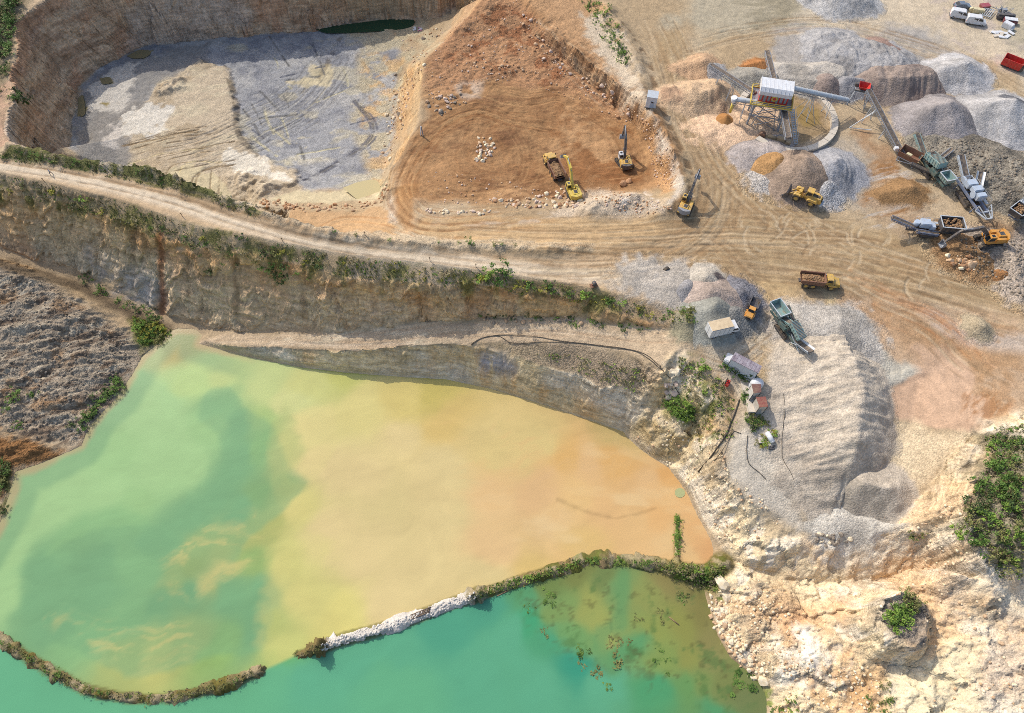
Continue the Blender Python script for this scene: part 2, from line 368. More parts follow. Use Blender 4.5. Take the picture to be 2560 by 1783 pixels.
ridge([(1515, 20, 1.5), (1580, 120, 1.5), (1605, 220, 1.5), (1625, 262, 1.5), (1652, 330, 1.5), (1690, 400, 1.5), (1706, 460, 1.5), (1690, 500, 1), (1650, 520, 1)], 1.7, 2.6, .35, 4)
ridge([(1480, 520, 0), (1540, 500, 0), (1590, 500, 0)], 1.6, 3, .4, 3)
# low causeways between the two waters
SPIT = [[(1800, 1412, LAKE), (1760, 1430, LAKE), (1700, 1425, LAKE), (1640, 1412, LAKE), (1560, 1402, LAKE), (1480, 1400, LAKE), (1430, 1412, LAKE), (1330, 1442, LAKE), (1250, 1470, LAKE), (1190, 1488, LAKE)],
        [(1190, 1488, LAKE), (1120, 1512, LAKE), (1050, 1540, LAKE), (960, 1570, LAKE), (860, 1598, LAKE), (800, 1618, LAKE)], [(800, 1618, LAKE), (770, 1627, LAKE), (748, 1635, LAKE)],
        [(648, 1681, LAKE), (600, 1700, LAKE), (530, 1722, LAKE), (450, 1742, LAKE), (370, 1748, LAKE), (300, 1742, LAKE), (220, 1725, LAKE), (150, 1690, LAKE), (80, 1650, LAKE), (20, 1612, LAKE), (-60, 1570, LAKE)]]
inside = sstep(0, 1, -LSD)
H = np.where(LSD < 0, np.minimum(H, LAKE + .02) - np.minimum(1.6, -LSD * .5) - .05, np.maximum(H, LAKE + np.minimum(.05 + LSD * .12, .5)))
for l, hh, ww, nz in ((SPIT[0], 2.35, 1.5, .2), (SPIT[1], 2.5, 1.5, .14), (SPIT[2], 2.1, 1.1, .2), (SPIT[3], 2.25, 1.25, .2)):
    ridge(l, hh, ww, nz, 2.6, 3)
ridge([(1800, 1425, LAKE), (1770, 1450, LAKE), (1710, 1440, LAKE)], 1.1, 4.0, .3, 3)
ridge([(1692, 1400, LAKE), (1692, 1340, LAKE), (1694, 1290, LAKE)], 1.75, .75, .2, 2)
# small round sump and sand bar by the outlet
def hit(u, v):
    """first terrain point on the ray through photo pixel (u, v)"""
    xc, yc = (u - 1280.0) / FPX, (v - 891.5) / FPX
    zs = np.arange(10, -26, -0.05)
    t = (CAMZ - zs) / (ST + yc * CT)
    x = xc * t; y = t * CT - yc * t * ST
    h = bil(H, x, y)
    k = np.argmax(zs <= h)
    return Vector((x[k], y[k], h[k]))
def G(x, y): return float(bil(H, x, y))
# ------------------------------------------------------------------ what the ground is made of (albedo, pebbliness), in world space
C = np.empty((NY, NX, 3)); C[:] = alb((184, 160, 126))
PEB = np.full((NY, NX), .25)
SL = slope_of(blur(H, 2))
def wpoly(px): return [tuple(hit(u, v)[:2]) for u, v in px]
def mask(px, feather=.8, noise=.7, nsc=3.0, seed=3):
    poly = wpoly(px)
    s = win(poly, 3 + feather + noise * 2)
    d = sdf_poly(XX[s], YY[s], poly)
    if noise: d = d + fbm(XX[s], YY[s], nsc, 4, seed, .6) * noise * 2
    return s, 1 - sstep(-feather, feather, d)
def paint(px, c, feather=.8, noise=.7, nsc=3.0, a=1.0, peb=None, seed=3, cond=None):
    s, m = mask(px, feather, noise, nsc, seed)
    m = m * a
    if cond is not None: m = m * cond[s]
    C[s] += (alb(c) - C[s]) * m[..., None]
    if peb is not None: PEB[s] += (peb - PEB[s]) * m
    return s, m
def mottle(px, c, sc, thr=.1, soft=.25, feather=1.5, a=1.0, seed=5, ax=1.0, ay=1.0, rot=0.0, peb=None, noise=1.0):
    """patches of another colour inside an outline, broken up by noise"""
    s, m = mask(px, feather, noise, 4, seed)
    x, y = XX[s], YY[s]; cr, sr = math.cos(rot), math.sin(rot)
    n = fbm((x * cr + y * sr) * ax, (-x * sr + y * cr) * ay, sc, 5, seed, .6)
    m = m * sstep(thr, thr + soft, n) * a
    C[s] += (alb(c) - C[s]) * m[..., None]
    if peb is not None: PEB[s] += (peb - PEB[s]) * m
def stroke_w(w_, wd, c, a=1.0, dz=0.0, broken=0.0, feather=.45, seed=1):
    if len(w_) < 2: return
    s = win(w_, wd + 1)
    x, y = XX[s], YY[s]
    if x.size == 0: return
    d = np.full(x.shape, 1e9)
    for p, q in zip(w_, w_[1:]): d = np.minimum(d, seg_d(x, y, p[0], p[1], q[0], q[1])[0])
    m = 1 - sstep(wd * (1 - feather), wd * (1 + feather), d)
    if broken: m = m * sstep(-broken, .3 * broken, fbm(x, y, 2.5, 3, seed))
    if c is not None: C[s] += (alb(c) - C[s]) * (m * a)[..., None]
    if dz: H[s] += dz * m
def stroke(px, wd, c, a=1.0, dz=0.0, broken=0.0, step=.8, feather=.45, seed=1):
    stroke_w([q[:2] for q in smooth_line([tuple(hit(u, v)[:2]) for u, v in px], step)], wd, c, a, dz, broken, feather, seed)
def tracks(px, span, n, cols, a=.35, wd=.35, dz=-.05, jit=.5, seed=0, shorten=True):
    """bundles of wheel ruts that follow a driven line"""
    r = random.Random(seed)
    base = smooth_line([tuple(hit(u, v)[:2]) for u, v in px], 1.0)
    B = np.array([q[:2] for q in base])
    T = np.gradient(B, axis=0); T /= np.linalg.norm(T, axis=1)[:, None] + 1e-9
    N = np.stack([-T[:, 1], T[:, 0]], 1)
    L = len(B)
    for k in range(n):
        o = r.uniform(-span, span); ph = r.uniform(0, 6); amp = r.uniform(0, jit)
        i0, i1 = 0, L
        if shorten:
            ln = int(L * r.uniform(.3, 1.0)); i0 = r.randint(0, max(0, L - ln)); i1 = i0 + ln
        if i1 - i0 < 3: continue
        ii = np.arange(i0, i1)
        Q = B[i0:i1] + N[i0:i1] * (o + amp * np.sin(ii / 14.0 + ph))[:, None]
        col = r.choice(cols)
        for e in ((-.95, .95) if r.random() < .6 else (0,)):
            stroke_w(list(Q + N[i0:i1] * e), wd * r.uniform(.6, 1.3), col, a * r.uniform(.4, 1), dz * r.uniform(.3, 1), .5, .6, r.randint(0, 7))

# yard, overall
BIG = [(1500, -60), (2800, -60), (2800, 900), (1700, 900), (1650, 700), (1500, 640), (1480, 520), (1700, 450)]
n = fbm(XX, YY, 22, 5, 2)
C += (alb((200, 178, 146)) - C) * (sstep(-.2, .4, n) * .8)[..., None]
C += (alb((166, 138, 104)) - C) * (sstep(.05, .5, fbm(XX, YY, 30, 5, 4)) * .55)[..., None]
paint([(1680, -60), (2100, -60), (2120, 60), (1900, 90), (1750, 95), (1690, 60)], (186, 176, 152), 4, 4, 10, .8)
mottle([(1690, -20), (2000, -20), (2000, 90), (1690, 90)], (150, 140, 116), 9, .0, .3, 4, .7, 2, .5, 1.6)
paint([(2000, -60), (2800, -60), (2800, 260), (2560, 230), (2450, 150), (2300, 110), (2000, 90)], (214, 198, 172), 4, 4, 10, .8)
mottle([(2300, -20), (2700, -20), (2700, 200), (2400, 150)], (196, 180, 166), 7, 0, .3, 3, .7)
paint([(2500, -20), (2700, -20), (2700, 110), (2520, 110)], (178, 168, 140), 3, 2, 6, .6)
paint([(1990, 60), (2350, 80), (2380, 130), (2330, 200), (2200, 230), (1940, 200), (1900, 130)], (176, 170, 162), 3, 3, 6, .9)
mottle([(2300, 130), (2560, 250), (2560, 340), (2300, 250), (2080, 240), (2060, 220), (2260, 220)], (176, 160, 128), 6, -.2, .4, 3, .7)
paint([(1900, 380), (2160, 330), (2290, 440), (2280, 520), (2180, 500), (2130, 520), (1950, 440)], (186, 172, 152), 2, 2, 5, .8)
paint([(2160, 300), (2260, 420), (2310, 520), (2240, 540), (2140, 470), (2170, 400), (2110, 330)], (176, 140, 104), 2, 2, 5, .9)
paint([(2140, 430), (2230, 410), (2300, 470), (2330, 560), (2260, 600), (2190, 540)], (184, 160, 132), 2, 1.5, 5, .7)
mottle([(2120, 420), (2250, 400), (2330, 500), (2240, 560), (2150, 520)], (160, 116, 72), 5, 0, .3, 2, .8, 3, .6, 2.0, .3)
mottle([(2120, 420), (2250, 400), (2330, 500), (2240, 600), (2150, 560)], (202, 194, 184), 4, .1, .3, 2, .7, 6, .5, 2.2, .3)
paint([(2270, 560), (2420, 560), (2570, 560), (2570, 720), (2460, 690), (2400, 660), (2330, 600)], (160, 128, 96), 2, 2, 5, .9, .7)
mottle([(2350, 600), (2460, 600), (2570, 570), (2570, 780), (2500, 720), (2430, 690)], (186, 172, 156), 4, -.1, .3, 2, .8, 2)
paint([(2480, 640), (2570, 560), (2570, 780), (2520, 700)], (176, 164, 152), 2, 1, 3, .7, .7)
# haul junction and road
paint([(1650, 120), (1690, 60), (1740, 200), (1790, 350), (1880, 460), (1990, 520), (2200, 560), (2330, 640), (2570, 740), (2570, 820), (2300, 760), (2000, 720), (1700, 680), (1560, 640), (1500, 610), (1640, 560), (1740, 520), (1750, 430), (1690, 260)],
      (184, 158, 120), 3, 2, 7, .9, .1)
mottle([(1700, 480), (1990, 520), (2330, 640), (2570, 740), (2570, 800), (2000, 720), (1640, 640), (1500, 620)], (164, 134, 98), 8, .0, .3, 3, .7, 4, .5, 1.7, -.2)
paint([(1890, 690), (1960, 690), (1990, 725), (1960, 760), (1900, 770)], (208, 178, 132), 2, 1, 4, .9, 0)
paint([(2060, 735), (2090, 745), (2130, 800), (2160, 840), (2120, 830), (2070, 780)], (206, 184, 140), 1.5, .8, 3, .9, 0)
# lower right yard: sands and clays
paint([(2080, 740), (2300, 750), (2560, 790), (2620, 1020), (2440, 1090), (2380, 1040), (2200, 960), (2120, 860)], (198, 168, 136), 3, 2, 6, .95)
mottle([(2150, 760), (2570, 800), (2570, 1020), (2300, 900)], (180, 144, 106), 8, .0, .3, 3, .8, 1, .6, 1.6, -.6)
stroke([(2150, 745), (2260, 800), (2350, 850), (2440, 920), (2500, 990)], 3.5, (188, 146, 104), .6, 0, .4, feather=.8)
stroke([(2168, 965), (2230, 950), (2290, 928)], 1.2, (196, 192, 178), .8, .25, .2, feather=.6)
stroke([(2330, 790), (2420, 840), (2570, 860)], 2.2, (206, 196, 184), .6, 0, .5, feather=.8)
paint([(2130, 800), (2160, 790), (2180, 860), (2270, 910), (2300, 940), (2240, 960), (2160, 985), (2140, 930)], (192, 186, 170), 1, .8, 3, .95)
paint([(2170, 1010), (2240, 965), (2330, 920), (2400, 890), (2440, 940), (2430, 985), (2470, 1000), (2480, 1060), (2440, 1088), (2300, 1062), (2200, 1040)], (216, 180, 148), .5, .3, 3, 1, .0)
paint([(2290, 870), (2380, 860), (2430, 930), (2410, 960), (2300, 930)], (210, 176, 146), 1.5, 1, 3, .8, .0)
mottle([(2380, 960), (2470, 980), (2560, 1030), (2470, 1090), (2400, 1040)], (170, 120, 76), 4, -.1, .3, 1.5, .7, 2, .6, 2, .8)
paint([(2170, 1045), (2300, 1070), (2430, 1095), (2330, 1210), (2230, 1310), (2100, 1345), (2230, 1150), (2190, 1090)], (232, 208, 170), 1.5, 1.2, 4, 1, .5)
paint([(1880, 800), (1960, 760), (2060, 770), (2100, 800), (2080, 860), (1960, 900)], (200, 190, 178), 2, 1.5, 4, .9, .8)
paint([(1740, 800), (1880, 790), (1960, 900), (1960, 1200), (2010, 1320), (1880, 1255), (1800, 1180), (1840, 1020), (1760, 900)], (216, 200, 174), 2, 1.5, 5, .9, .45)
mottle([(1860, 800), (1960, 900), (1980, 960), (1890, 950)], (184, 152, 104), 3, -.1, .3, 1.5, .7)
paint([(1850, 240), (1900, 225), (1990, 230), (2070, 280), (2070, 330), (2000, 360), (1900, 340)], (168, 142, 106), 1, .8, 3, .9, .2)
paint([(1990, 255), (2050, 275), (2055, 310), (2010, 320), (1985, 290)], (160, 134, 84), .6, .6, 3, .9, 0)
paint([(1840, 1080), (1960, 1050), (1990, 1240), (2010, 1330), (1880, 1250), (1800, 1180)], (218, 206, 186), 1.5, 1, 4, .9, .3)
# the dug terrace
s, m = TERR
x, y = XX[s], YY[s]
def blend(c, mm): C[s] += (alb(c) - C[s]) * np.clip(mm, 0, 1)[..., None]
blend((172, 132, 92), m)
blend((142, 102, 68), m * sstep(-.05, .45, fbm(x, y, 14, 5, 2)) * .8)
blend((198, 156, 112), m * sstep(.0, .5, fbm(x, y, 18, 5, 6)) * .75)
blend((124, 88, 62), m * sstep(.15, .5, fbm(x * .6, y * 1.5, 4, 4, 1)) * .6)
paint([(1180, -30), (1290, -30), (1370, 70), (1480, 160), (1600, 262), (1580, 300), (1400, 230), (1250, 200), (1120, 230), (1070, 220), (1070, 150)], (184, 140, 104), 2, 2, 5, .7, .6)
mottle([(1200, 0), (1320, 20), (1480, 170), (1590, 280), (1300, 200), (1100, 160)], (150, 96, 62), 4, .0, .3, 2, .7, 1, peb=.8)
mottle([(1130, 210), (1210, 200), (1200, 245), (1140, 240)], (196, 172, 148), 3, -.3, .4, 1.5, .9)
mottle([(1400, 250), (1600, 300), (1650, 450), (1450, 470), (1350, 380)], (140, 92, 54), 8, -.2, .4, 3, .75)
paint([(1300, -30), (1480, -30), (1540, 80), (1600, 250), (1570, 250), (1470, 150), (1380, 70)], (192, 152, 112), 2, 1.5, 5, .95, .5)
paint([(1450, 40), (1510, 30), (1580, 130), (1610, 230), (1620, 300), (1590, 270), (1520, 170)], (214, 196, 170), 1.5, 1.5, 3, .95, .5)
paint([(1590, 270), (1650, 330), (1690, 420), (1700, 478), (1650, 490), (1630, 380)], (200, 156, 110), 1, 1, 3, .9, .6)
paint([(1625, 280), (1650, 310), (1690, 400), (1712, 470), (1690, 510), (1660, 520), (1690, 460), (1660, 380)], (214, 200, 180), .8, .8, 3, .95, .6)
stroke([(1560, 60), (1618, 150), (1648, 250), (1682, 330), (1722, 420), (1728, 480), (1700, 530)], .9, (120, 92, 64), .7, -.2, .3)  # ditch line; the berm's shaded right flank is put into its dark colour
paint([(1370, 540), (1480, 480), (1530, 480), (1680, 500), (1690, 540), (1600, 560)], (210, 190, 164), 2, 1.5, 4, .9, .6)
mottle([(1440, 490), (1600, 470), (1690, 520), (1600, 560)], (232, 218, 200), 4, .1, .3, 1.5, .8)
paint([(1060, 540), (1400, 545), (1690, 545), (1640, 600), (1480, 625), (1300, 615), (1100, 600), (1040, 580)], (206, 174, 130), 1.5, 1, 5, .9, .15)
mottle([(1080, 545), (1650, 550), (1600, 610), (1100, 600)], (178, 134, 88), 8, .05, .3, 2, .6, 2, .4, 2.0)
mottle([(1080, 535), (1400, 540), (1400, 560), (1080, 560)], (220, 204, 182), 5, -.1, .3, 1.5, .7, 6, .5, 1.5)
paint([(985, 470), (1000, 560), (1060, 600), (1040, 570), (1025, 500), (1050, 460)], (186, 140, 92), 1, .6, 3, .8)
# strip between the pit and the road
paint([(640, 515), (800, 530), (960, 515), (985, 555), (1010, 600), (900, 590), (760, 565), (680, 545)], (202, 166, 124), 1, .8, 3, 1, .2)
paint([(965, 480), (985, 490), (992, 560), (975, 555)], (204, 190, 170), .8, .5, 2, .9, .7)
# the dry pit
s, m = PITM
x, y = XX[s], YY[s]
blend((164, 163, 162), m); PEB[s] += (.5 - PEB[s]) * m
blend((190, 186, 178), m * sstep(0, .5, fbm(x, y, 9, 5, 4)) * .7)
blend((130, 131, 137), m * sstep(.0, .4, fbm(x, y, 6, 5, 1, .65)) * .7)
blend((206, 194, 160), m * sstep(.22, .5, fbm(x * .7 + y * .4, y - x * .3, 7, 4, 6)) * .5)
tan = [(165, 420), (200, 330), (270, 260), (370, 250), (400, 190), (500, 148), (560, 165), (585, 215), (585, 270), (600, 330), (640, 390), (740, 430), (760, 470), (640, 520), (300, 440)]
paint(tan, (204, 186, 158), 1, 1.0, 3, 1, .4)
mottle(tan, (180, 160, 130), 7, 0, .3, 1.5, .7, 1)
mottle(tan, (214, 200, 168), 6, .1, .25, 1.5, .5, 4, .6, 1.5, .3)
paint([(215, 215), (330, 150), (520, 110), (500, 150), (380, 215), (370, 260), (300, 300), (280, 410), (165, 400), (185, 290)], (150, 146, 140), 1.5, 1.5, 5, .9, .4)
for pxs, c in (([(305, 300), (335, 272), (375, 262), (425, 265), (438, 280), (400, 310), (400, 335), (330, 345), (303, 340)], (230, 222, 206)),
               ([(560, 370), (600, 390), (660, 400), (700, 430), (720, 450), (640, 440), (590, 425), (545, 400)], (234, 224, 204)),
               ([(225, 220), (260, 195), (290, 170), (350, 158), (345, 175), (320, 210), (330, 240), (300, 285), (260, 280), (220, 270)], (214, 206, 192)),
               ([(265, 330), (300, 310), (290, 370), (262, 360)], (216, 206, 192))):
    paint(pxs, c, .8, 1.6, 3, .9)
for pxs in ([(650, 500), (720, 480), (860, 480), (960, 470), (950, 495), (900, 505), (720, 507)], [(420, 430), (480, 400), (540, 440), (580, 480), (520, 490)], [(780, 165), (830, 160), (830, 220), (760, 215), (715, 205), (780, 195)],
            [(860, 475), (950, 440), (965, 470), (940, 490)]):
    paint(pxs, (216, 200, 162), .8, 1.0, 3, .9, 0)
mottle([(640, 270), (860, 270), (860, 400), (700, 420)], (212, 200, 168), 4, .2, .2, 2, .5, 2)
mottle([(850, 60), (1060, 60), (1100, 110), (990, 240), (960, 420), (930, 480), (880, 300), (900, 130)], (196, 182, 150), 6, -.3, .4, 2, .85, 3, peb=.7)
mottle([(900, 130), (1060, 130), (990, 240), (975, 420), (945, 480), (900, 300)], (214, 176, 124), 5, -.1, .3, 2, .7, 6, peb=.7)
for pxs in ([(320, 140), (350, 128), (380, 128), (360, 145)], [(250, 198), (275, 195), (280, 208), (258, 212)], [(195, 250), (208, 240), (214, 285), (196, 290)], [(250, 258), (272, 255), (268, 268)]):
    paint(pxs, (150, 132, 76), .5, .5, 2, .9, 0)
for px, a in (([(560, 160), (575, 205), (590, 260), (595, 330), (640, 390)], .7), ([(850, 95), (800, 190), (760, 230)], .5)):
    stroke(px, .8, (104, 92, 76), a, -.1, .4)
r = random.Random(3)
for k in range(26):                                     # scraper marks on the pit floor
    u0, v0 = r.uniform(640, 880), r.uniform(130, 400)
    an = r.choice([.2, .3, 2.0, 2.2, 1.9, .35]) + r.uniform(-.2, .2); L = r.uniform(40, 130)
    stroke([(u0, v0), (u0 + math.cos(an) * L * .5 + r.uniform(-6, 6), v0 - math.sin(an) * L * .35), (u0 + math.cos(an) * L, v0 - math.sin(an) * L * .7)], r.uniform(.18, .4), r.choice([(96, 98, 108), (110, 108, 104), (206, 196, 160)]), .8, -.12, .5, seed=k % 7)
for du, c in ((0, (100, 100, 110)), (7, (108, 104, 100)), (16, (104, 104, 112))):
    stroke([(880 + du, 250), (920 + du, 300), (925 + du, 340), (890 + du, 375), (840 + du, 405), (760 + du, 450)], .35, c, .8, -.12, .3)
for k in range(18):
    v0 = r.uniform(350, 470); u0 = r.uniform(290, 420)
    stroke([(u0, v0), (u0 + 90, v0 - 22 + r.uniform(-6, 6)), (u0 + 190, v0 - 40 + r.uniform(-8, 8))], r.uniform(.15, .3), r.choice([(150, 128, 96), (128, 108, 82), (216, 198, 150)]), .8, -.1, .5, seed=k % 7)
# outcrop slopes of the pit, left verge
paint([(-80, -60), (50, -60), (30, 100), (10, 330), (-80, 360)], (96, 92, 70), 3, 3, 6, .9, .5)
paint([(10, 360), (32, 180), (46, 40), (112, -20), (130, 0), (60, 60), (50, 190), (40, 350)], (214, 186, 150), .8, .8, 3, .9, .4)
paint([(-60, 250), (30, 200), (22, 350), (-60, 380)], (206, 168, 138), 2, 2, 4, .9, .4)
# road bed and verges
paint(([(q[0], q[1]) for q in road_far] + [(1560, 640), (1690, 690)] + [(q[0], q[1]) for q in road_near[::-1]]), (206, 178, 142), .5, .4, 3, 1, .1)
# left spoil heap, bench, limestone
paint([(-100, 640), (100, 690), (330, 830), (385, 850), (330, 945), (200, 1120), (150, 1100), (0, 1080), (-100, 1080)], (164, 150, 130), 2, 1, 5, 1, .9)
hp = [(-100, 660), (100, 700), (330, 850), (330, 945), (200, 1120), (0, 1090), (-100, 1090)]
mottle(hp, (190, 178, 156), 2.4, .0, .3, 2, .8, 2, .5, 1.6, .5)
mottle(hp, (112, 94, 78), 2.0, .05, .25, 2, .8, 4, .5, 1.6, .5)
mottle(hp, (158, 122, 84), 5, .1, .3, 2, .6, 6)
paint([(-100, 1085), (0, 1085), (100, 1110), (165, 1125), (150, 1150), (40, 1180), (0, 1240), (-100, 1300)], (142, 104, 66), 1, 1, 3, 1, .9)
mottle([(-60, 1150), (30, 1180), (15, 1300), (-60, 1350)], (84, 92, 44), 3, -.2, .3, 1, .9)
paint([(325, 790), (380, 800), (432, 830), (420, 855), (380, 870), (350, 880), (330, 850)], (120, 120, 60), 1, .8, 3, .95, .5)
paint([(-60, 628), (100, 672), (190, 702), (300, 757), (430, 815), (430, 830), (330, 800), (200, 730), (60, 690), (-60, 660)], (112, 96, 76), 1, .5, 3, .95, .5)  # dark band along the gully paints in the cliff's shadow
paint([(497, 856), (560, 835), (860, 836), (1075, 810), (1413, 800), (1640, 828), (1760, 830), (1750, 870), (1657, 920), (1600, 890), (1450, 866), (1263, 855), (1075, 866), (860, 880), (675, 870), (560, 866)], (206, 182, 150), .8, .6, 3, 1, .4)
mottle([(700, 840), (1060, 815), (1100, 860), (860, 876), (700, 866)], (222, 206, 176), 5, 0, .3, 1, .7, 2, .5, 1.6)
paint([(1263, 858), (1450, 866), (1600, 890), (1657, 922), (1632, 1000), (1540, 976), (1430, 935), (1300, 895)], (180, 158, 130), .8, .8, 3, .95, .8)
mottle([(1330, 880), (1450, 890), (1600, 930), (1610, 980), (1430, 920)], (120, 122, 60), 4, .15, .2, 1, .7, 1)
s, m = LIME_S, LIME_M
x, y = XX[s], YY[s]
lm = m * sstep(.1, .8, LSD[s])
blend((246, 222, 180), lm); PEB[s] += (.45 - PEB[s]) * lm
blend((206, 186, 152), lm * sstep(.62, .7, LIME_V[0]) * .45); blend((250, 240, 222), lm * sstep(.66, .74, LIME_V[1]) * .5)
blend((250, 238, 214), lm * sstep(-.05, .4, fbm(x, y, 16, 5, 2, .55)) * .8)
blend((232, 192, 144), lm * sstep(.05, .4, fbm(x + 50, y, 11, 5, 5)) * .75)
blend((196, 178, 150), lm * sstep(.2, .5, fbm(x, y, 5, 5, 1)) * .7)
mottle([(1830, 1510), (1960, 1480), (2050, 1560), (2060, 1680), (1960, 1680), (1860, 1620)], (206, 172, 132), 6, -.4, .5, 2, .8, 2, peb=.8)
mottle([(1960, 1540), (2120, 1490), (2180, 1560), (2140, 1650), (2000, 1640)], (232, 176, 126), 6, -.2, .4, 2, .7, 4)
paint([(1990, 1560), (2035, 1570), (2050, 1660), (2070, 1710), (2010, 1720), (1990, 1640)], (252, 244, 226), 1, .8, 2, .9, .1)
mottle([(1930, 1610), (2000, 1620), (2000, 1720), (1940, 1720)], (250, 240, 218), 4, -.2, .3, 1, .8, 5)
paint([(2225, 1680), (2300, 1650), (2420, 1620), (2460, 1800), (2200, 1800)], (250, 232, 192), 2, 2, 5, .9, .2)
mottle([(2380, 1480), (2570, 1440), (2570, 1760), (2450, 1780), (2420, 1560)], (214, 198, 176), 6, -.1, .4, 2, .8, 2, peb=.6)
mottle([(2230, 1330), (2420, 1240), (2480, 1440), (2380, 1520), (2280, 1420)], (214, 200, 178), 5, -.1, .4, 2, .8, 4, peb=.6)
mottle([(2100, 1650), (2200, 1660), (2220, 1790), (1930, 1790), (1920, 1740)], (214, 168, 114), 6, -.2, .4, 2, .8, 2)
mottle([(1900, 1700), (2000, 1740), (2000, 1800), (1900, 1800)], (120, 140, 50), 3, .1, .2, 1, .8, 2)
mottle([(1700, 880), (1800, 960), (1830, 1080), (1740, 1150), (1720, 1050), (1690, 960)], (132, 140, 60), 3.5, .05, .25, 1.5, .8, 2)
mottle([(1700, 880), (1830, 960), (1830, 1100), (1750, 1120), (1690, 960)], (206, 160, 104), 5, -.1, .4, 1.5, .6, 6)
paint([(1655, 1010), (1690, 990), (1725, 1010), (1738, 1050), (1715, 1062), (1670, 1040)], (124, 150, 56), .8, .6, 2, .9, .6)
paint([(2205, 1500), (2300, 1500), (2320, 1560), (2300, 1610), (2240, 1610), (2210, 1560)], (150, 138, 124), 1, .8, 2, .9, .9)
paint([(2450, 1085), (2600, 1080), (2640, 1460), (2500, 1450), (2420, 1350), (2395, 1290), (2430, 1200)], (140, 130, 104), 1.5, 1.5, 4, .9, .8)
paint([(2130, 1260), (2240, 1080), (2300, 1100), (2230, 1310)], (240, 218, 180), 1.5, 1.5, 4, .6, .4)
# walls: shaded faces get the rock colours of the quarry
CLIFF = sstep(.75, 1.7, blur(SL, 3))
zone_front = (YY < bil(YY, XX, YY) + 1)
def rock(px, cols, extra=None, pad=2.0):
    s_, m_ = mask(px, pad, 1, 4)
    m_ = m_ * CLIFF[s_]
    x_, y_, z_ = XX[s_], YY[s_], H[s_]
    C[s_] += (alb(cols[0]) - C[s_]) * m_[..., None]
    C[s_] += (alb(cols[1]) - C[s_]) * (m_ * sstep(-.05, .35, fbm(x_ * .5, z_ * 1.6 + y_ * .3, 3.5, 4, 2)))[..., None] * .8
    C[s_] += (alb(cols[2]) - C[s_]) * (m_ * sstep(.05, .4, fbm(x_ * 1.0, z_ * .35, 3.0, 4, 5)))[..., None] * .7
    if len(cols) > 3: C[s_] += (alb(cols[3]) - C[s_]) * (m_ * sstep(.0, .4, fbm(x_ * .5, z_ * .8, 9, 3, 6)))[..., None] * .7
front = [(-120, 440), (300, 530), (700, 640), (1000, 690), (1400, 730), (1690, 800), (1745, 815), (1700, 835), (1400, 800), (1000, 825), (700, 840), (450, 830), (300, 765), (0, 640), (-120, 610)]
rock(front, [(236, 190, 132), (190, 142, 94), (212, 156, 100), (224, 196, 152)])
RF = mask([(300, 640), (700, 720), (1000, 770), (1300, 770), (1300, 800), (1000, 830), (700, 850), (430, 840), (0, 640), (0, 580)], 3, 1, 6)
C[RF[0]] += (alb((226, 212, 182)) - C[RF[0]]) * (RF[1] * CLIFF[RF[0]] * .5)[..., None]
rock([(480, 850), (700, 860), (1000, 865), (1260, 850), (1450, 925), (1660, 990), (1640, 1080), (1560, 1090), (1338, 1015), (1100, 960), (860, 940), (480, 865)], [(244, 218, 170), (220, 196, 150), (232, 192, 136), (232, 220, 198)])
BENCHM = mask([(480, 850), (700, 860), (1000, 865), (1260, 850), (1450, 925), (1660, 990), (1640, 1080), (1560, 1090), (1338, 1015), (1100, 960), (860, 940), (480, 865)], 2, .5)
rock([(1570, 1080), (1660, 960), (1740, 1060), (1690, 1180)], [(232, 208, 158), (190, 164, 116), (220, 186, 130)])
rock([(-60, 420), (-60, -60), (600, -60), (1160, -60), (1160, 60), (1000, 90), (500, 110), (260, 200), (200, 420)], [(220, 190, 156), (182, 148, 118), (200, 154, 120), (206, 190, 172)], pad=4)
rock([(980, 480), (1000, 200), (1060, 130), (1150, -20), (1230, -20), (1180, 60), (1070, 160), (1060, 320), (990, 460)], [(232, 194, 142), (206, 158, 106), (220, 180, 132)])
mottle([(200, 620), (400, 690), (420, 780), (280, 740)], (176, 176, 176), 6, -.1, .3, 2, .6, 3, .5, 1.5)
mottle([(1190, 880), (1270, 890), (1290, 930), (1200, 925)], (160, 164, 176), 4, -.3, .3, 1.5, .9, 3)
stroke([(401, 590), (403, 650), (404, 700), (405, 775)], 1.0, (150, 96, 60), .8, 0, .0, feather=.8)
for u, v0, v1 in ((590, 640, 780), (260, 600, 640), (470, 660, 760), (760, 690, 790), (1075, 725, 790), (330, 560, 640)):
    stroke([(u, v0), (u + 2, (v0 + v1) // 2), (u + 1, v1)], .8, (120, 92, 62), .5, 0, .6, feather=.9)
# verge vegetation tint on the crest between road and cliff, and on the berm
mottle([(-80, 440), (300, 515), (680, 612), (860, 640), (860, 690), (600, 640), (300, 560), (-80, 490)], (112, 112, 56), 3, -.25, .4, 1.2, .85, 2, peb=.6)
mottle([(860, 640), (1230, 685), (1560, 750), (1740, 800), (1720, 825), (1400, 750), (1100, 715), (860, 695)], (128, 124, 60), 3, -.15, .4, 1.2, .8, 4, peb=.6)
mottle([(24, 365), (300, 410), (560, 492), (670, 535), (640, 540), (450, 475), (150, 418), (0, 398)], (104, 106, 54), 3, -.45, .4, .6, .9, 6, peb=.6)
paint([(660, 528), (870, 580), (1100, 598), (1480, 612), (1485, 630), (1150, 625), (860, 590), (650, 545)], (196, 178, 150), .6, .6, 2, .8, .8)
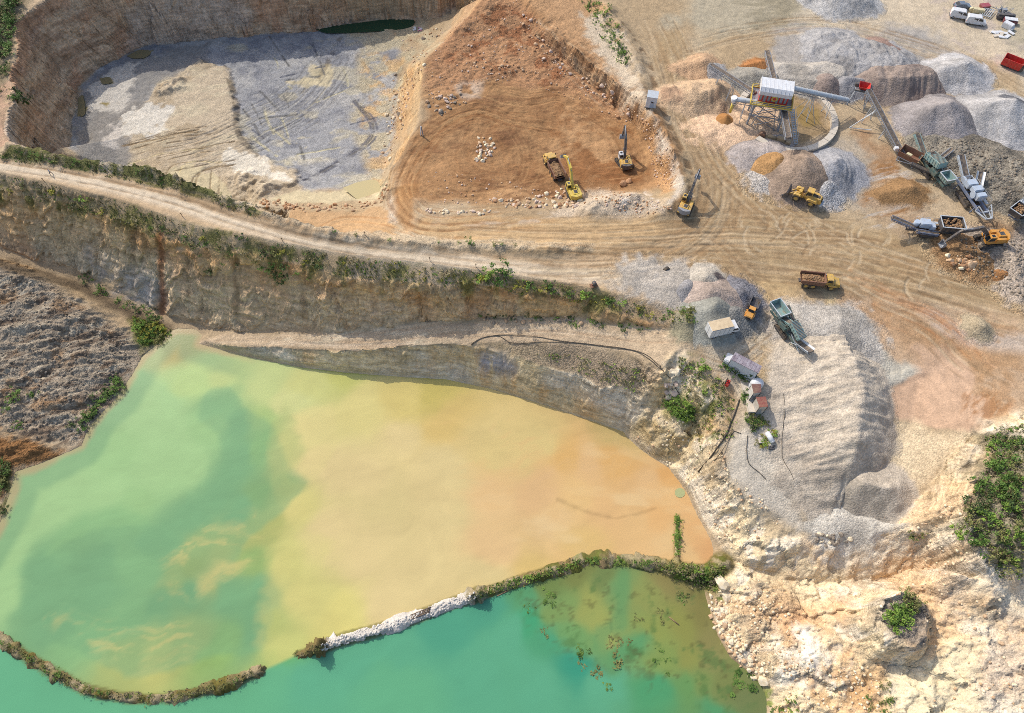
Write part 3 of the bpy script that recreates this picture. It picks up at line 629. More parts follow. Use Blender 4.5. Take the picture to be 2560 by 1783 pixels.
# causeways
for l, hh, ww in ((SPIT[0], 2.2, 2.4), (SPIT[1], 2.3, 2.3), (SPIT[2], 1.9, 1.8), (SPIT[3], 2.1, 2.1)):
    c = (222, 214, 202) if l is SPIT[1] else (128, 112, 72)
    stroke_w([W(q)[:2] for q in l], ww, c, 1.0, feather=.3)
for l in (SPIT[0], SPIT[3]):
    for sd_, c in ((2, (156, 134, 98)), (5, (98, 104, 44)), (6, (176, 160, 128))): stroke_w([W(q)[:2] for q in l], 1.7, c, .8, 0, .06, .6, sd_)
paint([(1640, 1400), (1800, 1410), (1815, 1440), (1790, 1490), (1700, 1470), (1630, 1430)], (146, 134, 84), 1, .8, 3, .9, .7)
mottle([(1430, 1395), (1800, 1410), (1800, 1490), (1640, 1440)], (110, 130, 48), 3, -.05, .25, 1, .85, 2)
stroke_w([W(q)[:2] for q in SPIT[3]], 1.2, (112, 100, 50), .7, 0, .5, .6)
BANKM = mask([(1290, -40), (1330, -40), (1400, 60), (1500, 150), (1610, 250), (1680, 320), (1720, 420), (1720, 500), (1600, 520), (1600, 480), (1650, 460), (1630, 380), (1560, 280), (1450, 180), (1340, 90)], 3, 0)
# wheel ruts
DK, LT, MD = (148, 120, 88), (208, 186, 152), (170, 140, 104)
EARTH = [DK, DK, LT, MD]
stroke([(-120, 398), (0, 412), (150, 437), (300, 470), (450, 512), (600, 560), (760, 600), (900, 622), (1075, 645), (1225, 662), (1400, 684), (1560, 700)], 1.7, (232, 214, 186), .85, -.06, 0, feather=.6)
stroke([(-120, 390), (0, 402), (150, 424), (300, 454), (450, 488), (600, 534), (760, 578), (900, 602), (1075, 625), (1225, 642), (1400, 662)], .7, (176, 144, 106), .6, -.06, .5)
tracks([(0, 406), (150, 428), (300, 458), (450, 494), (600, 545), (760, 588), (900, 612), (1075, 635), (1225, 654), (1400, 668), (1560, 660)], 2.2, 16, EARTH, .35, .22, -.05, .2, 1)
tracks([(1690, 120), (1720, 240), (1770, 360), (1800, 450), (1790, 540), (1740, 600), (1640, 650), (1480, 668), (1300, 662)], 4.5, 40, EARTH, .5, .3, -.06, .6, 2)
tracks([(1640, 40), (1690, 150), (1740, 300), (1830, 430), (1950, 540), (2100, 620), (2250, 680), (2420, 730), (2570, 770)], 5, 40, EARTH, .5, .3, -.06, .8, 3)
tracks([(1150, 580), (1400, 590), (1600, 585), (1780, 575), (1950, 580), (2150, 590), (2280, 620)], 5, 34, EARTH, .45, .28, -.05, .7, 4)
tracks([(1500, 640), (1700, 650), (1900, 660), (2100, 680), (2300, 720), (2560, 800)], 5, 30, EARTH, .45, .28, -.05, .8, 5)
tracks([(1740, 600), (1780, 620), (1850, 690), (1900, 740), (1930, 800), (1900, 880)], 4, 18, EARTH, .4, .28, -.05, .5, 6)
tracks([(2100, 700), (2200, 760), (2330, 820), (2430, 910), (2520, 960)], 4, 24, [DK, LT, (170, 112, 66), (206, 160, 120)], .5, .3, -.05, .7, 7)
tracks([(1700, 120), (1850, 80), (2050, 60), (2250, 100), (2420, 160), (2560, 240)], 4, 26, [DK, LT, MD, (180, 168, 140)], .4, .3, -.05, .8, 8)
tracks([(1580, 140), (1620, 200), (1560, 100)], 2, 4, EARTH, .4, .25, -.04, .3, 9)
tracks([(2280, 250), (2400, 310), (2480, 330), (2560, 350)], 3, 12, [DK, MD, (150, 140, 110)], .4, .3, -.04, .4, 10)
r = random.Random(12)
for cx, cy, rr, n_ in ((1890, 560, 60, 9), (2010, 560, 50, 9), (2190, 590, 70, 8), (2390, 680, 60, 10), (2330, 720, 60, 8), (2050, 640, 90, 6), (1780, 480, 50, 6), (1940, 600, 80, 7)):
    for k in range(n_):
        a0 = r.uniform(-.6, .6) + r.choice([0, math.pi]); da = r.uniform(.6, 1.3); q = rr * r.uniform(.5, 1.2)
        ox = r.uniform(-25, 25)
        stroke([(cx + ox + q * math.cos(a0 + da * t), cy + q * .7 * math.sin(a0 + da * t)) for t in (-.5, -.25, 0, .25, .5)], .25, r.choice([LT, LT, DK]), .6, -.06, .4, seed=k % 7)
TE = [(150, 104, 66), (138, 94, 58), (208, 166, 116), (120, 80, 48)]
tracks([(1300, 540), (1120, 555), (1040, 540), (1000, 490), (1010, 430), (1060, 350), (1120, 300), (1200, 275), (1280, 300), (1400, 320)], 3.5, 40, TE, .35, .25, -.05, .5, 11)
tracks([(1300, 285), (1210, 300), (1180, 350), (1160, 400), (1220, 440), (1330, 430), (1420, 400), (1500, 380)], 4, 20, TE, .25, .25, -.04, .5, 12)
tracks([(1250, 310), (1290, 380), (1270, 450), (1150, 470), (1060, 440)], 5, 14, TE, .25, .25, -.04, .6, 13)
tracks([(1180, 200), (1300, 230), (1400, 220), (1480, 260), (1580, 330), (1600, 430), (1500, 450)], 7, 26, TE, .3, .25, -.05, .8, 14)
tracks([(1340, 60), (1420, 150), (1500, 220), (1540, 240)], 3, 14, [DK, LT, (196, 150, 110)], .4, .28, -.05, .6, 15)
tracks([(540, 850), (700, 845), (860, 852), (1000, 845), (1150, 825), (1400, 822), (1600, 845), (1720, 850)], 1.6, 16, [(180, 152, 120), (226, 206, 178), (190, 160, 128)], .5, .22, -.05, .3, 16)
tracks([(1750, 860), (1820, 880), (1900, 830), (1950, 800)], 3, 10, EARTH, .4, .25, -.05, .4, 17)
tracks([(700, 538), (850, 555), (960, 560), (1040, 590)], 1.3, 10, [(182, 132, 84), (222, 180, 130)], .5, .22, -.04, .3, 18)
tracks([(400, 400), (520, 370), (640, 320), (760, 250), (850, 130)], 8, 30, [(120, 116, 112), (200, 190, 160), (110, 104, 96)], .45, .22, -.08, 1.2, 19)
# ------------------------------------------------------------------ materials
MATS = {}
def newmat(name):
    m = bpy.data.materials.new(name); m.use_nodes = True
    return m, m.node_tree.nodes, m.node_tree.links, m.node_tree.nodes['Principled BSDF']
def ground_mat(name='ground_earth', k=1.0):
    m, N, L, B = newmat(name)
    at = N.new('ShaderNodeAttribute'); at.attribute_name = 'Col'
    pe = N.new('ShaderNodeAttribute'); pe.attribute_name = 'Peb'
    tc = N.new('ShaderNodeTexCoord')
    def noise(sc, det=6, ro=.6):
        n = N.new('ShaderNodeTexNoise'); n.inputs['Scale'].default_value = sc; n.inputs['Detail'].default_value = det; n.inputs['Roughness'].default_value = ro
        L.new(tc.outputs['Object'], n.inputs['Vector']); return n.outputs['Fac']
    def mth(op, a, b):
        n = N.new('ShaderNodeMath'); n.operation = op
        for i, q in enumerate((a, b)):
            if isinstance(q, (int, float)): n.inputs[i].default_value = q
            else: L.new(q, n.inputs[i])
        return n.outputs[0]
    n1 = noise(.55, 8, .68); n2 = noise(3.2, 5, .65)
    vo = N.new('ShaderNodeTexVoronoi'); vo.inputs['Scale'].default_value = 3.6; vo.inputs['Randomness'].default_value = 1
    L.new(tc.outputs['Object'], vo.inputs['Vector'])
    vs = N.new('ShaderNodeSeparateColor'); L.new(vo.outputs['Color'], vs.inputs[0])
    f1 = mth('MULTIPLY_ADD', n1, .9); f1.node.inputs[2].default_value = .55
    f2 = mth('MULTIPLY_ADD', n2, .8); f2.node.inputs[2].default_value = .6
    pv = mth('MULTIPLY', mth('SUBTRACT', vs.outputs[0], .5), mth('MULTIPLY', pe.outputs['Fac'], .75))
    f3 = mth('ADD', pv, 1.0)
    n3 = noise(9.0, 3, .6)
    f4 = mth('MULTIPLY_ADD', n3, .5); f4.node.inputs[2].default_value = .75
    ro = N.new('ShaderNodeAttribute'); ro.attribute_name = 'Rock'
    def stretched(sx, sz, sc, det):                       # bedding runs level, drill marks run down the face
        mp = N.new('ShaderNodeMapping'); mp.inputs['Scale'].default_value = (sx, sx, sz); L.new(tc.outputs['Object'], mp.inputs['Vector'])
        n = N.new('ShaderNodeTexNoise'); n.inputs['Scale'].default_value = sc; n.inputs['Detail'].default_value = det; n.inputs['Roughness'].default_value = .65
        L.new(mp.outputs[0], n.inputs['Vector']); return n.outputs['Fac']
    s1 = stretched(.22, 1.5, 1.0, 8); s2 = stretched(1.7, .14, 1.0, 4)
    g1 = mth('MULTIPLY_ADD', mth('SUBTRACT', s1, .5), 1.9); g1.node.inputs[2].default_value = 0
    g2 = mth('MULTIPLY_ADD', mth('SUBTRACT', s2, .5), 1.0); g2.node.inputs[2].default_value = 0
    rk = mth('ADD', mth('MULTIPLY', mth('ADD', g1, g2), ro.outputs['Fac']), 1.0)
    rk = mth('MINIMUM', mth('MAXIMUM', rk, .45), 1.5)
    f = mth('MULTIPLY', mth('MULTIPLY', mth('MULTIPLY', f1, f2), mth('MULTIPLY', f3, f4)), rk)
    mx = N.new('ShaderNodeVectorMath'); mx.operation = 'SCALE'
    L.new(at.outputs['Color'], mx.inputs[0]); L.new(f, mx.inputs['Scale'])
    L.new(mx.outputs[0], B.inputs['Base Color'])
    B.inputs['Roughness'].default_value = .95
    B.inputs['Specular IOR Level'].default_value = .15
    h = mth('ADD', mth('ADD', mth('MULTIPLY', n1, .5), mth('MULTIPLY', mth('ADD', s1, mth('MULTIPLY', s2, .5)), mth('MULTIPLY', ro.outputs['Fac'], 1.6))), mth('ADD', mth('MULTIPLY', n2, .34), mth('MULTIPLY', mth('MULTIPLY', vo.outputs['Distance'], -.55), pe.outputs['Fac'])))
    bp = N.new('ShaderNodeBump'); bp.inputs['Strength'].default_value = .75; bp.inputs['Distance'].default_value = .36
    L.new(h, bp.inputs['Height']); L.new(bp.outputs[0], B.inputs['Normal'])
    return m
GROUND = ground_mat()

def set_props(o, label=None, cat=None, group=None, kind=None):
    if label: o['label'] = label
    if cat: o['category'] = cat
    if group: o['group'] = group
    if kind: o['kind'] = kind
    return o
def mesh_np(name, V, F, mats, attrs=None, smooth=True, fmat=None):
    me = bpy.data.meshes.new(name)
    V = np.asarray(V, np.float32); F = np.asarray(F, np.int32)
    k = F.shape[1]
    me.vertices.add(len(V)); me.vertices.foreach_set('co', V.ravel())
    me.loops.add(F.size); me.loops.foreach_set('vertex_index', F.ravel())
    me.polygons.add(len(F)); me.polygons.foreach_set('loop_start', np.arange(0, F.size, k, dtype=np.int32))
    me.polygons.foreach_set('loop_total', np.full(len(F), k, np.int32))
    if fmat is not None: me.polygons.foreach_set('material_index', np.asarray(fmat, np.int32))
    for m in (mats if isinstance(mats, (list, tuple)) else [mats]): me.materials.append(m)
    me.update(calc_edges=True)
    if smooth: me.polygons.foreach_set('use_smooth', np.ones(len(F), bool))
    for an, (ty, data) in (attrs or {}).items():
        if ty == 'C':
            a = me.attributes.new(an, 'FLOAT_COLOR', 'POINT')
            a.data.foreach_set('color', np.concatenate([np.asarray(data, np.float32), np.ones((len(V), 1), np.float32)], 1).ravel())
        else:
            a = me.attributes.new(an, 'FLOAT', 'POINT'); a.data.foreach_set('value', np.asarray(data, np.float32).ravel())
    o = bpy.data.objects.new(name, me); COL.objects.link(o)
    return o

# ------------------------------------------------------------------ the ground sheet, cut by what it is
ZONE = np.zeros((NY - 1, NX - 1), np.int8)
CX, CY = (XX[:-1, :-1] + XX[1:, 1:]) / 2, (YY[:-1, :-1] + YY[1:, 1:]) / 2
def zone(poly, k, cond=None):
    s_ = win(poly, 1); s_ = (slice(s_[0].start, min(s_[0].stop, NY - 1)), slice(s_[1].start, min(s_[1].stop, NX - 1)))
    m_ = sdf_poly(CX[s_], CY[s_], poly) < 0
    if cond is not None: m_ &= cond[s_]
    ZONE[s_][m_] = k
CLC = blur(SL0, 3)[:-1, :-1] > .9
NAMES = ['ground', 'road', 'pit_floor', 'terrace', 'cliff', 'bench_track', 'rocky_slope', 'spoil_heap', 'lake_bed']
wl = lambda l: [W(q)[:2] for q in l]
zone(wl(pit_wall_toe) + wl(pit_right_toe) + wl(rock_bank_low[::-1]) + wl(pit_near_toe[::-1]), 2)
zone(wl(bank_toe) + wl(ramp[::-1][2:]) + wl(pit_right_crest[::-1]), 3)
zone(wl(road_far) + wl(road_near[::-1]), 1)
zone(wl(toe[8:]) + wl(bench_edge[::-1]), 5)
zone(wl(yard_rim) + [(160, 60), (160, 0), (60, -20)] + wl(east_shore[::-1]) + wl(promontory[:1]), 6)
zone(wl(gully) + wl(west_shore[3:]) , 7)
ZONE[CLC & (ZONE != 6) & (ZONE != 3) & (np.abs(CX) < 150) & (CY < 240)] = 4
ZONE[(LSD[:-1, :-1] < .15)] = 8
idx = np.arange(NY * NX).reshape(NY, NX)
quads = np.stack([idx[:-1, :-1], idx[:-1, 1:], idx[1:, 1:], idx[1:, :-1]], -1)
gy_, gx_ = np.gradient(blur(H, 40), GY, GX); gl_ = np.hypot(gx_, gy_) + 1e-6
m_ = CLIFF * sstep(.15, .9, np.abs(LSD)) * (np.abs(XX) < 150); m_[LIME_S] *= 1 - LIME_M * .85; m_[TERR[0]] *= 1 - TERR[1]; m_[BANKM[0]] *= 1 - BANKM[1] * .8; m_[BENCHM[0]] *= 1 - BENCHM[1] * .55; m_[(YY > 115) & (XX < -20)] *= .55
s_ = XX * np.abs(gy_ / gl_) + YY * np.abs(gx_ / gl_); zz_ = H + fbm(XX, YY, 12, 3, 2) * 1.6
k1, r1_ = cells(s_ + fbm(s_, H, 3, 3, 1) * .8, zz_ * 1.7, 4.2, 2); k2, r2_ = cells(s_ * 1.15, zz_ * 2.0 + fbm(s_, H, 2, 2, 4), 2.0, 5)
dsp = m_ * (.62 * k1 + .34 * k2 + .9 * fbm(s_ * .8, zz_ * .9, 7, 4, 3))
XD, YD = XX - gx_ / gl_ * dsp, YY - gy_ / gl_ * dsp
C *= (1 + m_ * ((r1_ - .5) * .22 + (r2_ - .5) * .16))[..., None]
VALL = np.stack([XD, YD, H], -1).reshape(-1, 3); CALL = C.reshape(-1, 3); PALL = PEB.ravel(); RALL = (CLIFF * sstep(.1, .6, LSD)).ravel()
for k, nm in enumerate(NAMES):
    q = quads[ZONE == k]
    if not len(q): continue
    u, inv = np.unique(q, return_inverse=True)
    o = mesh_np(nm, VALL[u], inv.reshape(-1, 4), GROUND, {'Col': ('C', CALL[u]), 'Peb': ('F', PALL[u]), 'Rock': ('F', RALL[u])})
    set_props(o, kind='structure')
# ------------------------------------------------------------------ water
def water_mat(name, rough=.12, k=1.0):
    m, N, L, B = newmat(name)
    at = N.new('ShaderNodeAttribute'); at.attribute_name = 'Col'
    L.new(at.outputs['Color'], B.inputs['Base Color'])
    B.inputs['Roughness'].default_value = rough
    B.inputs['IOR'].default_value = 1.33
    tc = N.new('ShaderNodeTexCoord'); n = N.new('ShaderNodeTexNoise'); n.inputs['Scale'].default_value = 2.2; n.inputs['Detail'].default_value = 3
    L.new(tc.outputs['Object'], n.inputs['Vector'])
    bp = N.new('ShaderNodeBump'); bp.inputs['Strength'].default_value = .06; bp.inputs['Distance'].default_value = .15
    L.new(n.outputs['Fac'], bp.inputs['Height']); L.new(bp.outputs[0], B.inputs['Normal'])
    return m
def color_field(x, y, ctrl, z, s0=9.0, warp=3.0, wsc=14.0):
    """smooth colours between control points (photo pixel, colour), stirred by slow eddies"""
    wx_ = x + fbm(x, y, wsc, 4, 1) * warp * 2 + fbm(x, y, wsc * 2.5, 2, 6) * warp
    wy_ = y + fbm(x, y, wsc, 4, 4) * warp * 2
    num = np.zeros(x.shape + (3,)); den = np.zeros(x.shape)
    for (u, v, c) in ctrl:
        px_, py_ = P(u * 1.115, v * 1.115, z)
        w_ = 1.0 / (((wx_ - px_) ** 2 + (wy_ - py_) ** 2) / s0 ** 2 + .05) ** 2.2
        num += w_[..., None] * lin(c); den += w_
    return num / den[..., None]
LG, LG2, MG, DG = (164, 202, 136), (156, 196, 130), (142, 188, 126), (124, 172, 120)
YL, Y2, OR, O2, YG = (228, 206, 144), (226, 202, 134), (234, 198, 140), (230, 190, 134), (208, 210, 138)
OL, TQ, T2, T3, SH = (174, 182, 108), (100, 176, 134), (106, 180, 132), (86, 166, 130), (136, 150, 82)
UP = [(360, 790, YG), (420, 770, (170, 160, 90)), (330, 850, LG), (280, 930, LG), (240, 1010, LG2), (150, 1060, LG), (60, 1130, LG), (20, 1230, LG), (30, 1330, LG), (120, 1150, LG), (220, 1100, LG), (330, 1060, LG), (420, 1040, LG), (400, 900, LG),
      (450, 850, (180, 206, 130)), (520, 820, (190, 206, 130)), (480, 960, LG2), (380, 960, LG), (300, 1120, LG2), (500, 900, MG), (540, 960, DG), (560, 1010, DG), (530, 1050, DG), (490, 1100, DG), (430, 1150, DG), (380, 1190, DG), (330, 1200, DG), (300, 1180, MG), (240, 1190, MG),
      (160, 1220, MG), (110, 1270, DG), (90, 1340, DG), (120, 1410, DG), (200, 1330, DG), (170, 1440, MG), (280, 1380, MG), (350, 1350, DG), (430, 1320, DG), (520, 1340, DG), (560, 1420, DG), (500, 1440, (150, 184, 104)), (200, 1280, DG), (300, 1260, MG), (280, 1480, OL), (350, 1470, (200, 198, 116)), (420, 1440, OL),
      (430, 1260, (170, 172, 92)), (470, 1290, (196, 188, 112)), (510, 1240, (188, 186, 108)), (560, 1200, OL), (600, 1180, OL), (440, 1220, OL), (550, 1130, DG), (600, 1090, (140, 170, 100)), (650, 1070, (176, 184, 110)), (390, 1290, OL),
      (600, 1000, (150, 186, 112)), (610, 940, (170, 196, 120)), (660, 900, YG), (620, 860, (196, 208, 134)), (700, 850, (206, 206, 128)), (640, 1160, (180, 184, 108)), (600, 1260, (150, 178, 106)), (600, 1330, DG), (610, 1400, (160, 184, 104)), (560, 1380, DG), (640, 1440, (196, 204, 118)),
      (700, 960, (224, 212, 140)), (660, 1010, (216, 208, 132)), (730, 1040, YL), (680, 1140, (218, 206, 128)), (660, 1250, (210, 204, 124)), (690, 1330, (218, 208, 128)), (740, 1200, YL), (800, 1080, YL), (820, 1250, YL), (760, 1380, (224, 212, 128)), (880, 1350, YL), (960, 1300, YL),
      (800, 920, (226, 212, 136)), (900, 900, (222, 202, 122)), (900, 980, YL), (1000, 950, (226, 196, 120)), (1000, 1050, YL), (1100, 1000, Y2), (1100, 1100, OR), (1000, 1180, YL), (1100, 1220, OR), (1200, 1000, Y2), (1260, 1040, (228, 184, 114)), (1200, 1100, O2),
      (1250, 1170, OR), (1330, 1060, O2), (1300, 1120, (234, 196, 132)), (1350, 1160, (232, 190, 130)), (1400, 1050, (226, 180, 112)), (1450, 1080, O2), (1490, 1060, (228, 178, 112)), (1420, 1180, (232, 192, 132)), (1480, 1160, (230, 184, 122)), (1560, 1200, (228, 182, 124)), (1590, 1240, (226, 176, 120)), (1300, 1230, (232, 196, 126)), (1180, 1280, (232, 200, 126)), (1080, 1310, YL), (1520, 1230, OR), (1400, 980, (206, 180, 116)), (960, 880, (208, 190, 104)), (760, 820, (200, 200, 110))]
LO = [(30, 1530, T2), (100, 1580, T2), (260, 1599, T2), (480, 1580, T2), (620, 1520, T2), (640, 1460, (110, 178, 112)), (700, 1520, TQ), (800, 1480, TQ), (900, 1440, TQ), (900, 1560, T2), (1000, 1400, T3), (1050, 1500, TQ), (1080, 1360, T3), (1150, 1440, TQ), (1200, 1540, TQ),
      (1150, 1330, (96, 160, 108)), (1200, 1290, (120, 140, 76)), (1280, 1275, (128, 136, 74)), (1350, 1290, (120, 138, 80)), (1250, 1360, (130, 158, 90)), (1330, 1340, (160, 166, 90)), (1350, 1400, (164, 170, 92)), (1400, 1330, (126, 158, 96)), (1450, 1350, (150, 158, 88)), (1430, 1420, (150, 160, 84)),
      (1390, 1440, (100, 160, 104)), (1300, 1420, (120, 164, 98)), (1260, 1440, (84, 164, 118)), (1300, 1500, (64, 156, 124)), (1350, 1550, TQ), (1450, 1480, (140, 160, 86)), (1500, 1400, (150, 152, 80)), (1520, 1460, (150, 154, 82)), (1560, 1360, (140, 134, 76)), (1590, 1420, (146, 140, 84)), (1600, 1480, (148, 146, 88)), (1580, 1530, (130, 150, 84)),
      (1530, 1540, (110, 156, 92)), (1450, 1550, (84, 160, 108)), (1640, 1540, (130, 140, 80)), (1690, 1590, (120, 130, 80)), (1600, 1599, (90, 156, 104)), (1500, 1310, (150, 140, 84)), (1200, 1400, (76, 166, 116)), (1700, 1700, (110, 140, 90)), (1200, 1700, TQ), (300, 1700, T2)]
ax_, ay_ = GX[(GX > -142) & (GX < 62)][::2], GY[(GY > -60) & (GY < 112)][::2]
WX, WY = np.meshgrid(ax_, ay_)
lsd = bil(LSD, WX, WY)
div = [W(q)[:2] for q in (SPIT[0] + SPIT[1][1:] + SPIT[2][1:] + SPIT[3])]
dpoly = div + [(-200, div[-1][1]), (-200, -200), (100, -200), (100, div[0][1])]
dd = sdf_poly(WX, WY, dpoly)                                   # <0: the lower, turquoise water
cu = color_field(WX, WY, UP, LAKE, 6.0, 1.6, 10); cl = color_field(WX, WY, LO, LAKE, 6.5, 1.8, 9)
def poly_mask(px, f, nz=1.2, sc=8.0, sd=3):
    p_ = [P(u * 1.115, v * 1.115, LAKE) for u, v in px]
    d_ = sdf_poly(WX, WY, p_) + fbm(WX, WY, sc, 5, sd, .6) * nz * 2
    return (1 - sstep(-f, f, d_))[..., None]
# plumes with an edge
def plume(px, c, f=1.2, a=.6, nz=1.0, sc=8, sd=3):
    global cu
    cu = cu + (lin(c) - cu) * poly_mask(px, f, nz, sc, sd) * a
plume([(455, 890), (470, 870), (520, 868), (545, 910), (600, 940), (640, 1010), (650, 1040), (690, 1080), (640, 1150), (560, 1210), (480, 1320), (590, 1280), (610, 1400), (590, 1460), (400, 1500), (280, 1510), (140, 1450), (65, 1360), (80, 1280), (120, 1230), (240, 1180), (360, 1180), (470, 1100), (500, 1030), (490, 970), (450, 940)], DG, .8, .55, .8)
plume([(660, 930), (750, 900), (760, 1000), (700, 1080), (640, 1050), (660, 1000)], (228, 212, 140), .9, .5, .8)
plume([(620, 1210), (640, 1200), (760, 1200), (720, 1450), (640, 1470), (600, 1420), (590, 1330)], (216, 208, 128), 2.2, .45, 2.2, 5)
plume([(640, 900), (660, 960), (690, 1010), (660, 1060), (690, 1090), (640, 1130), (600, 1050), (610, 960)], (176, 188, 118), 1.2, .5, 1.2, 5)
fil = fbm((WX + WY) * .4 + fbm(WX, WY, 10, 3, 2) * 6, (WY - WX * .4) * 1.3 + fbm(WX, WY, 12, 3, 5) * 6, 3.6, 6, 3, .66)
ed = fbm(WX + fbm(WX, WY, 9, 3, 2) * 7, WY + fbm(WX, WY, 9, 3, 5) * 7, 12, 5, 1, .55)
pl = poly_mask([(380, 1330), (390, 1240), (470, 1190), (600, 1150), (650, 1180), (600, 1230), (520, 1300), (450, 1340)], 2.5, 1.5)[..., 0] + poly_mask([(110, 1380), (170, 1430), (260, 1480), (420, 1480), (470, 1440), (420, 1400), (300, 1420), (200, 1390)], 2.5, 1.5)[..., 0]
cu = cu + (lin((214, 196, 124)) - cu) * (pl * sstep(-.05, .6, fil) * .6)[..., None]
cu = cu * (1 + .07 * ed + .07 * fil)[..., None]
st1 = fbm(WX * .35 + WY * .12 + fbm(WX, WY, 16, 3, 1) * 7, WY * 1.1 - WX * .25 + fbm(WX, WY, 14, 3, 4) * 7, 3.0, 6, 2, .62)
cu = cu * (1 + .07 * st1)[..., None]
org = poly_mask([(1000, 950), (1300, 960), (1520, 1050), (1640, 1260), (1250, 1260), (1050, 1150)], 5, 2)[..., 0]
cu = cu + (lin((226, 186, 126)) - cu) * (org * sstep(.05, .45, fil + .4 * ed) * .4)[..., None]
cu = cu + (lin((242, 214, 160)) - cu) * (org * sstep(.1, .5, fbm(WX * .45 + WY * .3, WY, 5, 5, 6)) * .45)[..., None]
fanp = [P(u * 1.115, v * 1.115, LAKE) for u, v in [(1524, 1105), (1480, 1135), (1440, 1150), (1380, 1163), (1320, 1150), (1250, 1120)]]
fan_d = np.full(WX.shape, 1e9)
for a_, b_ in zip(fanp, fanp[1:]): fan_d = np.minimum(fan_d, seg_d(WX, WY, a_[0], a_[1], b_[0], b_[1])[0])
cu = cu * (1 - .2 * (1 - sstep(.0, .45, fan_d + fbm(WX, WY, 2, 3, 3) * .4)) * sstep(.0, .3, fbm(WX, WY, 5, 2, 2) + .3))[..., None]
cl = cl * (1 + .06 * ed + .04 * fil)[..., None]
# sunken weed and stones seen through the clear shallows
wm = poly_mask([(1160, 1320), (1220, 1290), (1400, 1290), (1560, 1330), (1600, 1420), (1680, 1560), (1600, 1590), (1500, 1560), (1380, 1500), (1260, 1440), (1180, 1380)], 2.5, 1.0)[..., 0]
cl = cl + (lin((84, 122, 66)) - cl) * (wm * sstep(.16, .42, fbm(WX, WY, 3.2, 5, 2, .65)) * .6)[..., None]
cl = cl + (lin((92, 88, 52)) - cl) * (wm * sstep(.24, .44, fbm(WX + 40, WY, 1.7, 4, 5, .65)) * .45)[..., None]
chn = [P(u * 1.115, v * 1.115, LAKE) for u, v in [(1400, 1290), (1395, 1345), (1385, 1400), (1350, 1420), (1345, 1450), (1375, 1500)]]
cd = np.full(WX.shape, 1e9)
for a_, b_ in zip(chn, chn[1:]): cd = np.minimum(cd, seg_d(WX, WY, a_[0], a_[1], b_[0], b_[1])[0])
cl = cl + (lin((104, 158, 100)) - cl) * ((1 - sstep(.3, 2.2, cd + fbm(WX, WY, 3, 3, 2))) * .6)[..., None]
sdv = sstep(-.4, .4, dd)[..., None]
wc = cl * (1 - sdv) + cu * sdv
# shallows along the left bank and round the causeways show the bed
dshore = -lsd
left = sstep(-55, -66, WX)
wc = wc + (lin((96, 150, 108)) - wc) * (left * (1 - sstep(1.2, 3.6, np.abs(dshore - 3) + fbm(WX, WY, 6, 3, 2))) * .45)[..., None]
wc = wc + (lin((186, 160, 116)) - wc) * (left * (1 - sstep(.3, 2.0, dshore + fbm(WX, WY, 5, 3, 3) * 1.2)) * .75)[..., None]
hb = bil(H, WX, WY) - LAKE
wc = wc + (lin((120, 116, 64)) - wc) * ((1 - sstep(.0, .55, -hb)) * (lsd < -2) * .7)[..., None]
wc = np.clip(wc / 1.42, .005, .9)
keep = (lsd[:-1, :-1] < 1.5)
ii = np.arange(WX.size).reshape(WX.shape)
q = np.stack([ii[:-1, :-1], ii[:-1, 1:], ii[1:, 1:], ii[1:, :-1]], -1)[keep]
u_, inv = np.unique(q, return_inverse=True)
V_ = np.stack([WX.ravel()[u_], WY.ravel()[u_], np.full(len(u_), LAKE)], -1)
WATER = water_mat('silty_water')
o = mesh_np('lake', V_, inv.reshape(-1, 4), WATER, {'Col': ('C', wc.reshape(-1, 3)[u_])})
set_props(o, kind='structure')
def pool(name, px, c, z=None, rough=.08):
    w_ = [hit(u, v) for u, v in px]
    z = z if z is not None else sum(p.z for p in w_) / len(w_) + .22
    sm = smooth_line([tuple(p[:2]) for p in w_] + [tuple(w_[0][:2])], .5)[:-1]
    bm = bmesh.new(); bm.faces.new([bm.verts.new((p[0], p[1], z)) for p in sm]); me = bpy.data.meshes.new(name); bm.to_mesh(me); bm.free()
    m, N, L, B = newmat(name); B.inputs['Base Color'].default_value = (*alb(c), 1); B.inputs['Roughness'].default_value = rough; B.inputs['IOR'].default_value = 1.33
    me.materials.append(m); o = bpy.data.objects.new(name, me); COL.objects.link(o); set_props(o, kind='structure')

pool('pit_pool', [(790, 76), (845, 66), (900, 60), (960, 52), (1010, 50), (1036, 54), (1030, 66), (1000, 74), (950, 80), (880, 84), (820, 86)], (44, 74, 52))
pool('puddle', [(318, 142), (350, 128), (378, 130), (365, 144), (335, 148)], (142, 130, 96))
pool('puddle', [(196, 250), (208, 240), (214, 285), (200, 290)], (142, 130, 96))
pool('puddle', [(250, 198), (275, 195), (280, 208), (258, 212)], (142, 130, 96))
pool('puddle', [(860, 478), (900, 465), (945, 462), (950, 485), (900, 500)], (206, 190, 140))
q_ = [P(1700 + 13 * math.cos(a), 1232 + 12 * math.sin(a), LAKE + .12) for a in np.linspace(0, 6.28, 25)[:-1]]
bm = bmesh.new(); bm.faces.new([bm.verts.new((x, y, LAKE + .06)) for x, y in q_]); me = bpy.data.meshes.new('sump'); bm.to_mesh(me); bm.free()
m_, N_, L_, B_ = newmat('sump_water'); B_.inputs['Base Color'].default_value = (*alb((184, 188, 134)), 1); B_.inputs['Roughness'].default_value = .1; me.materials.append(m_)
o = bpy.data.objects.new('sump_water', me); COL.objects.link(o); set_props(o, kind='structure')
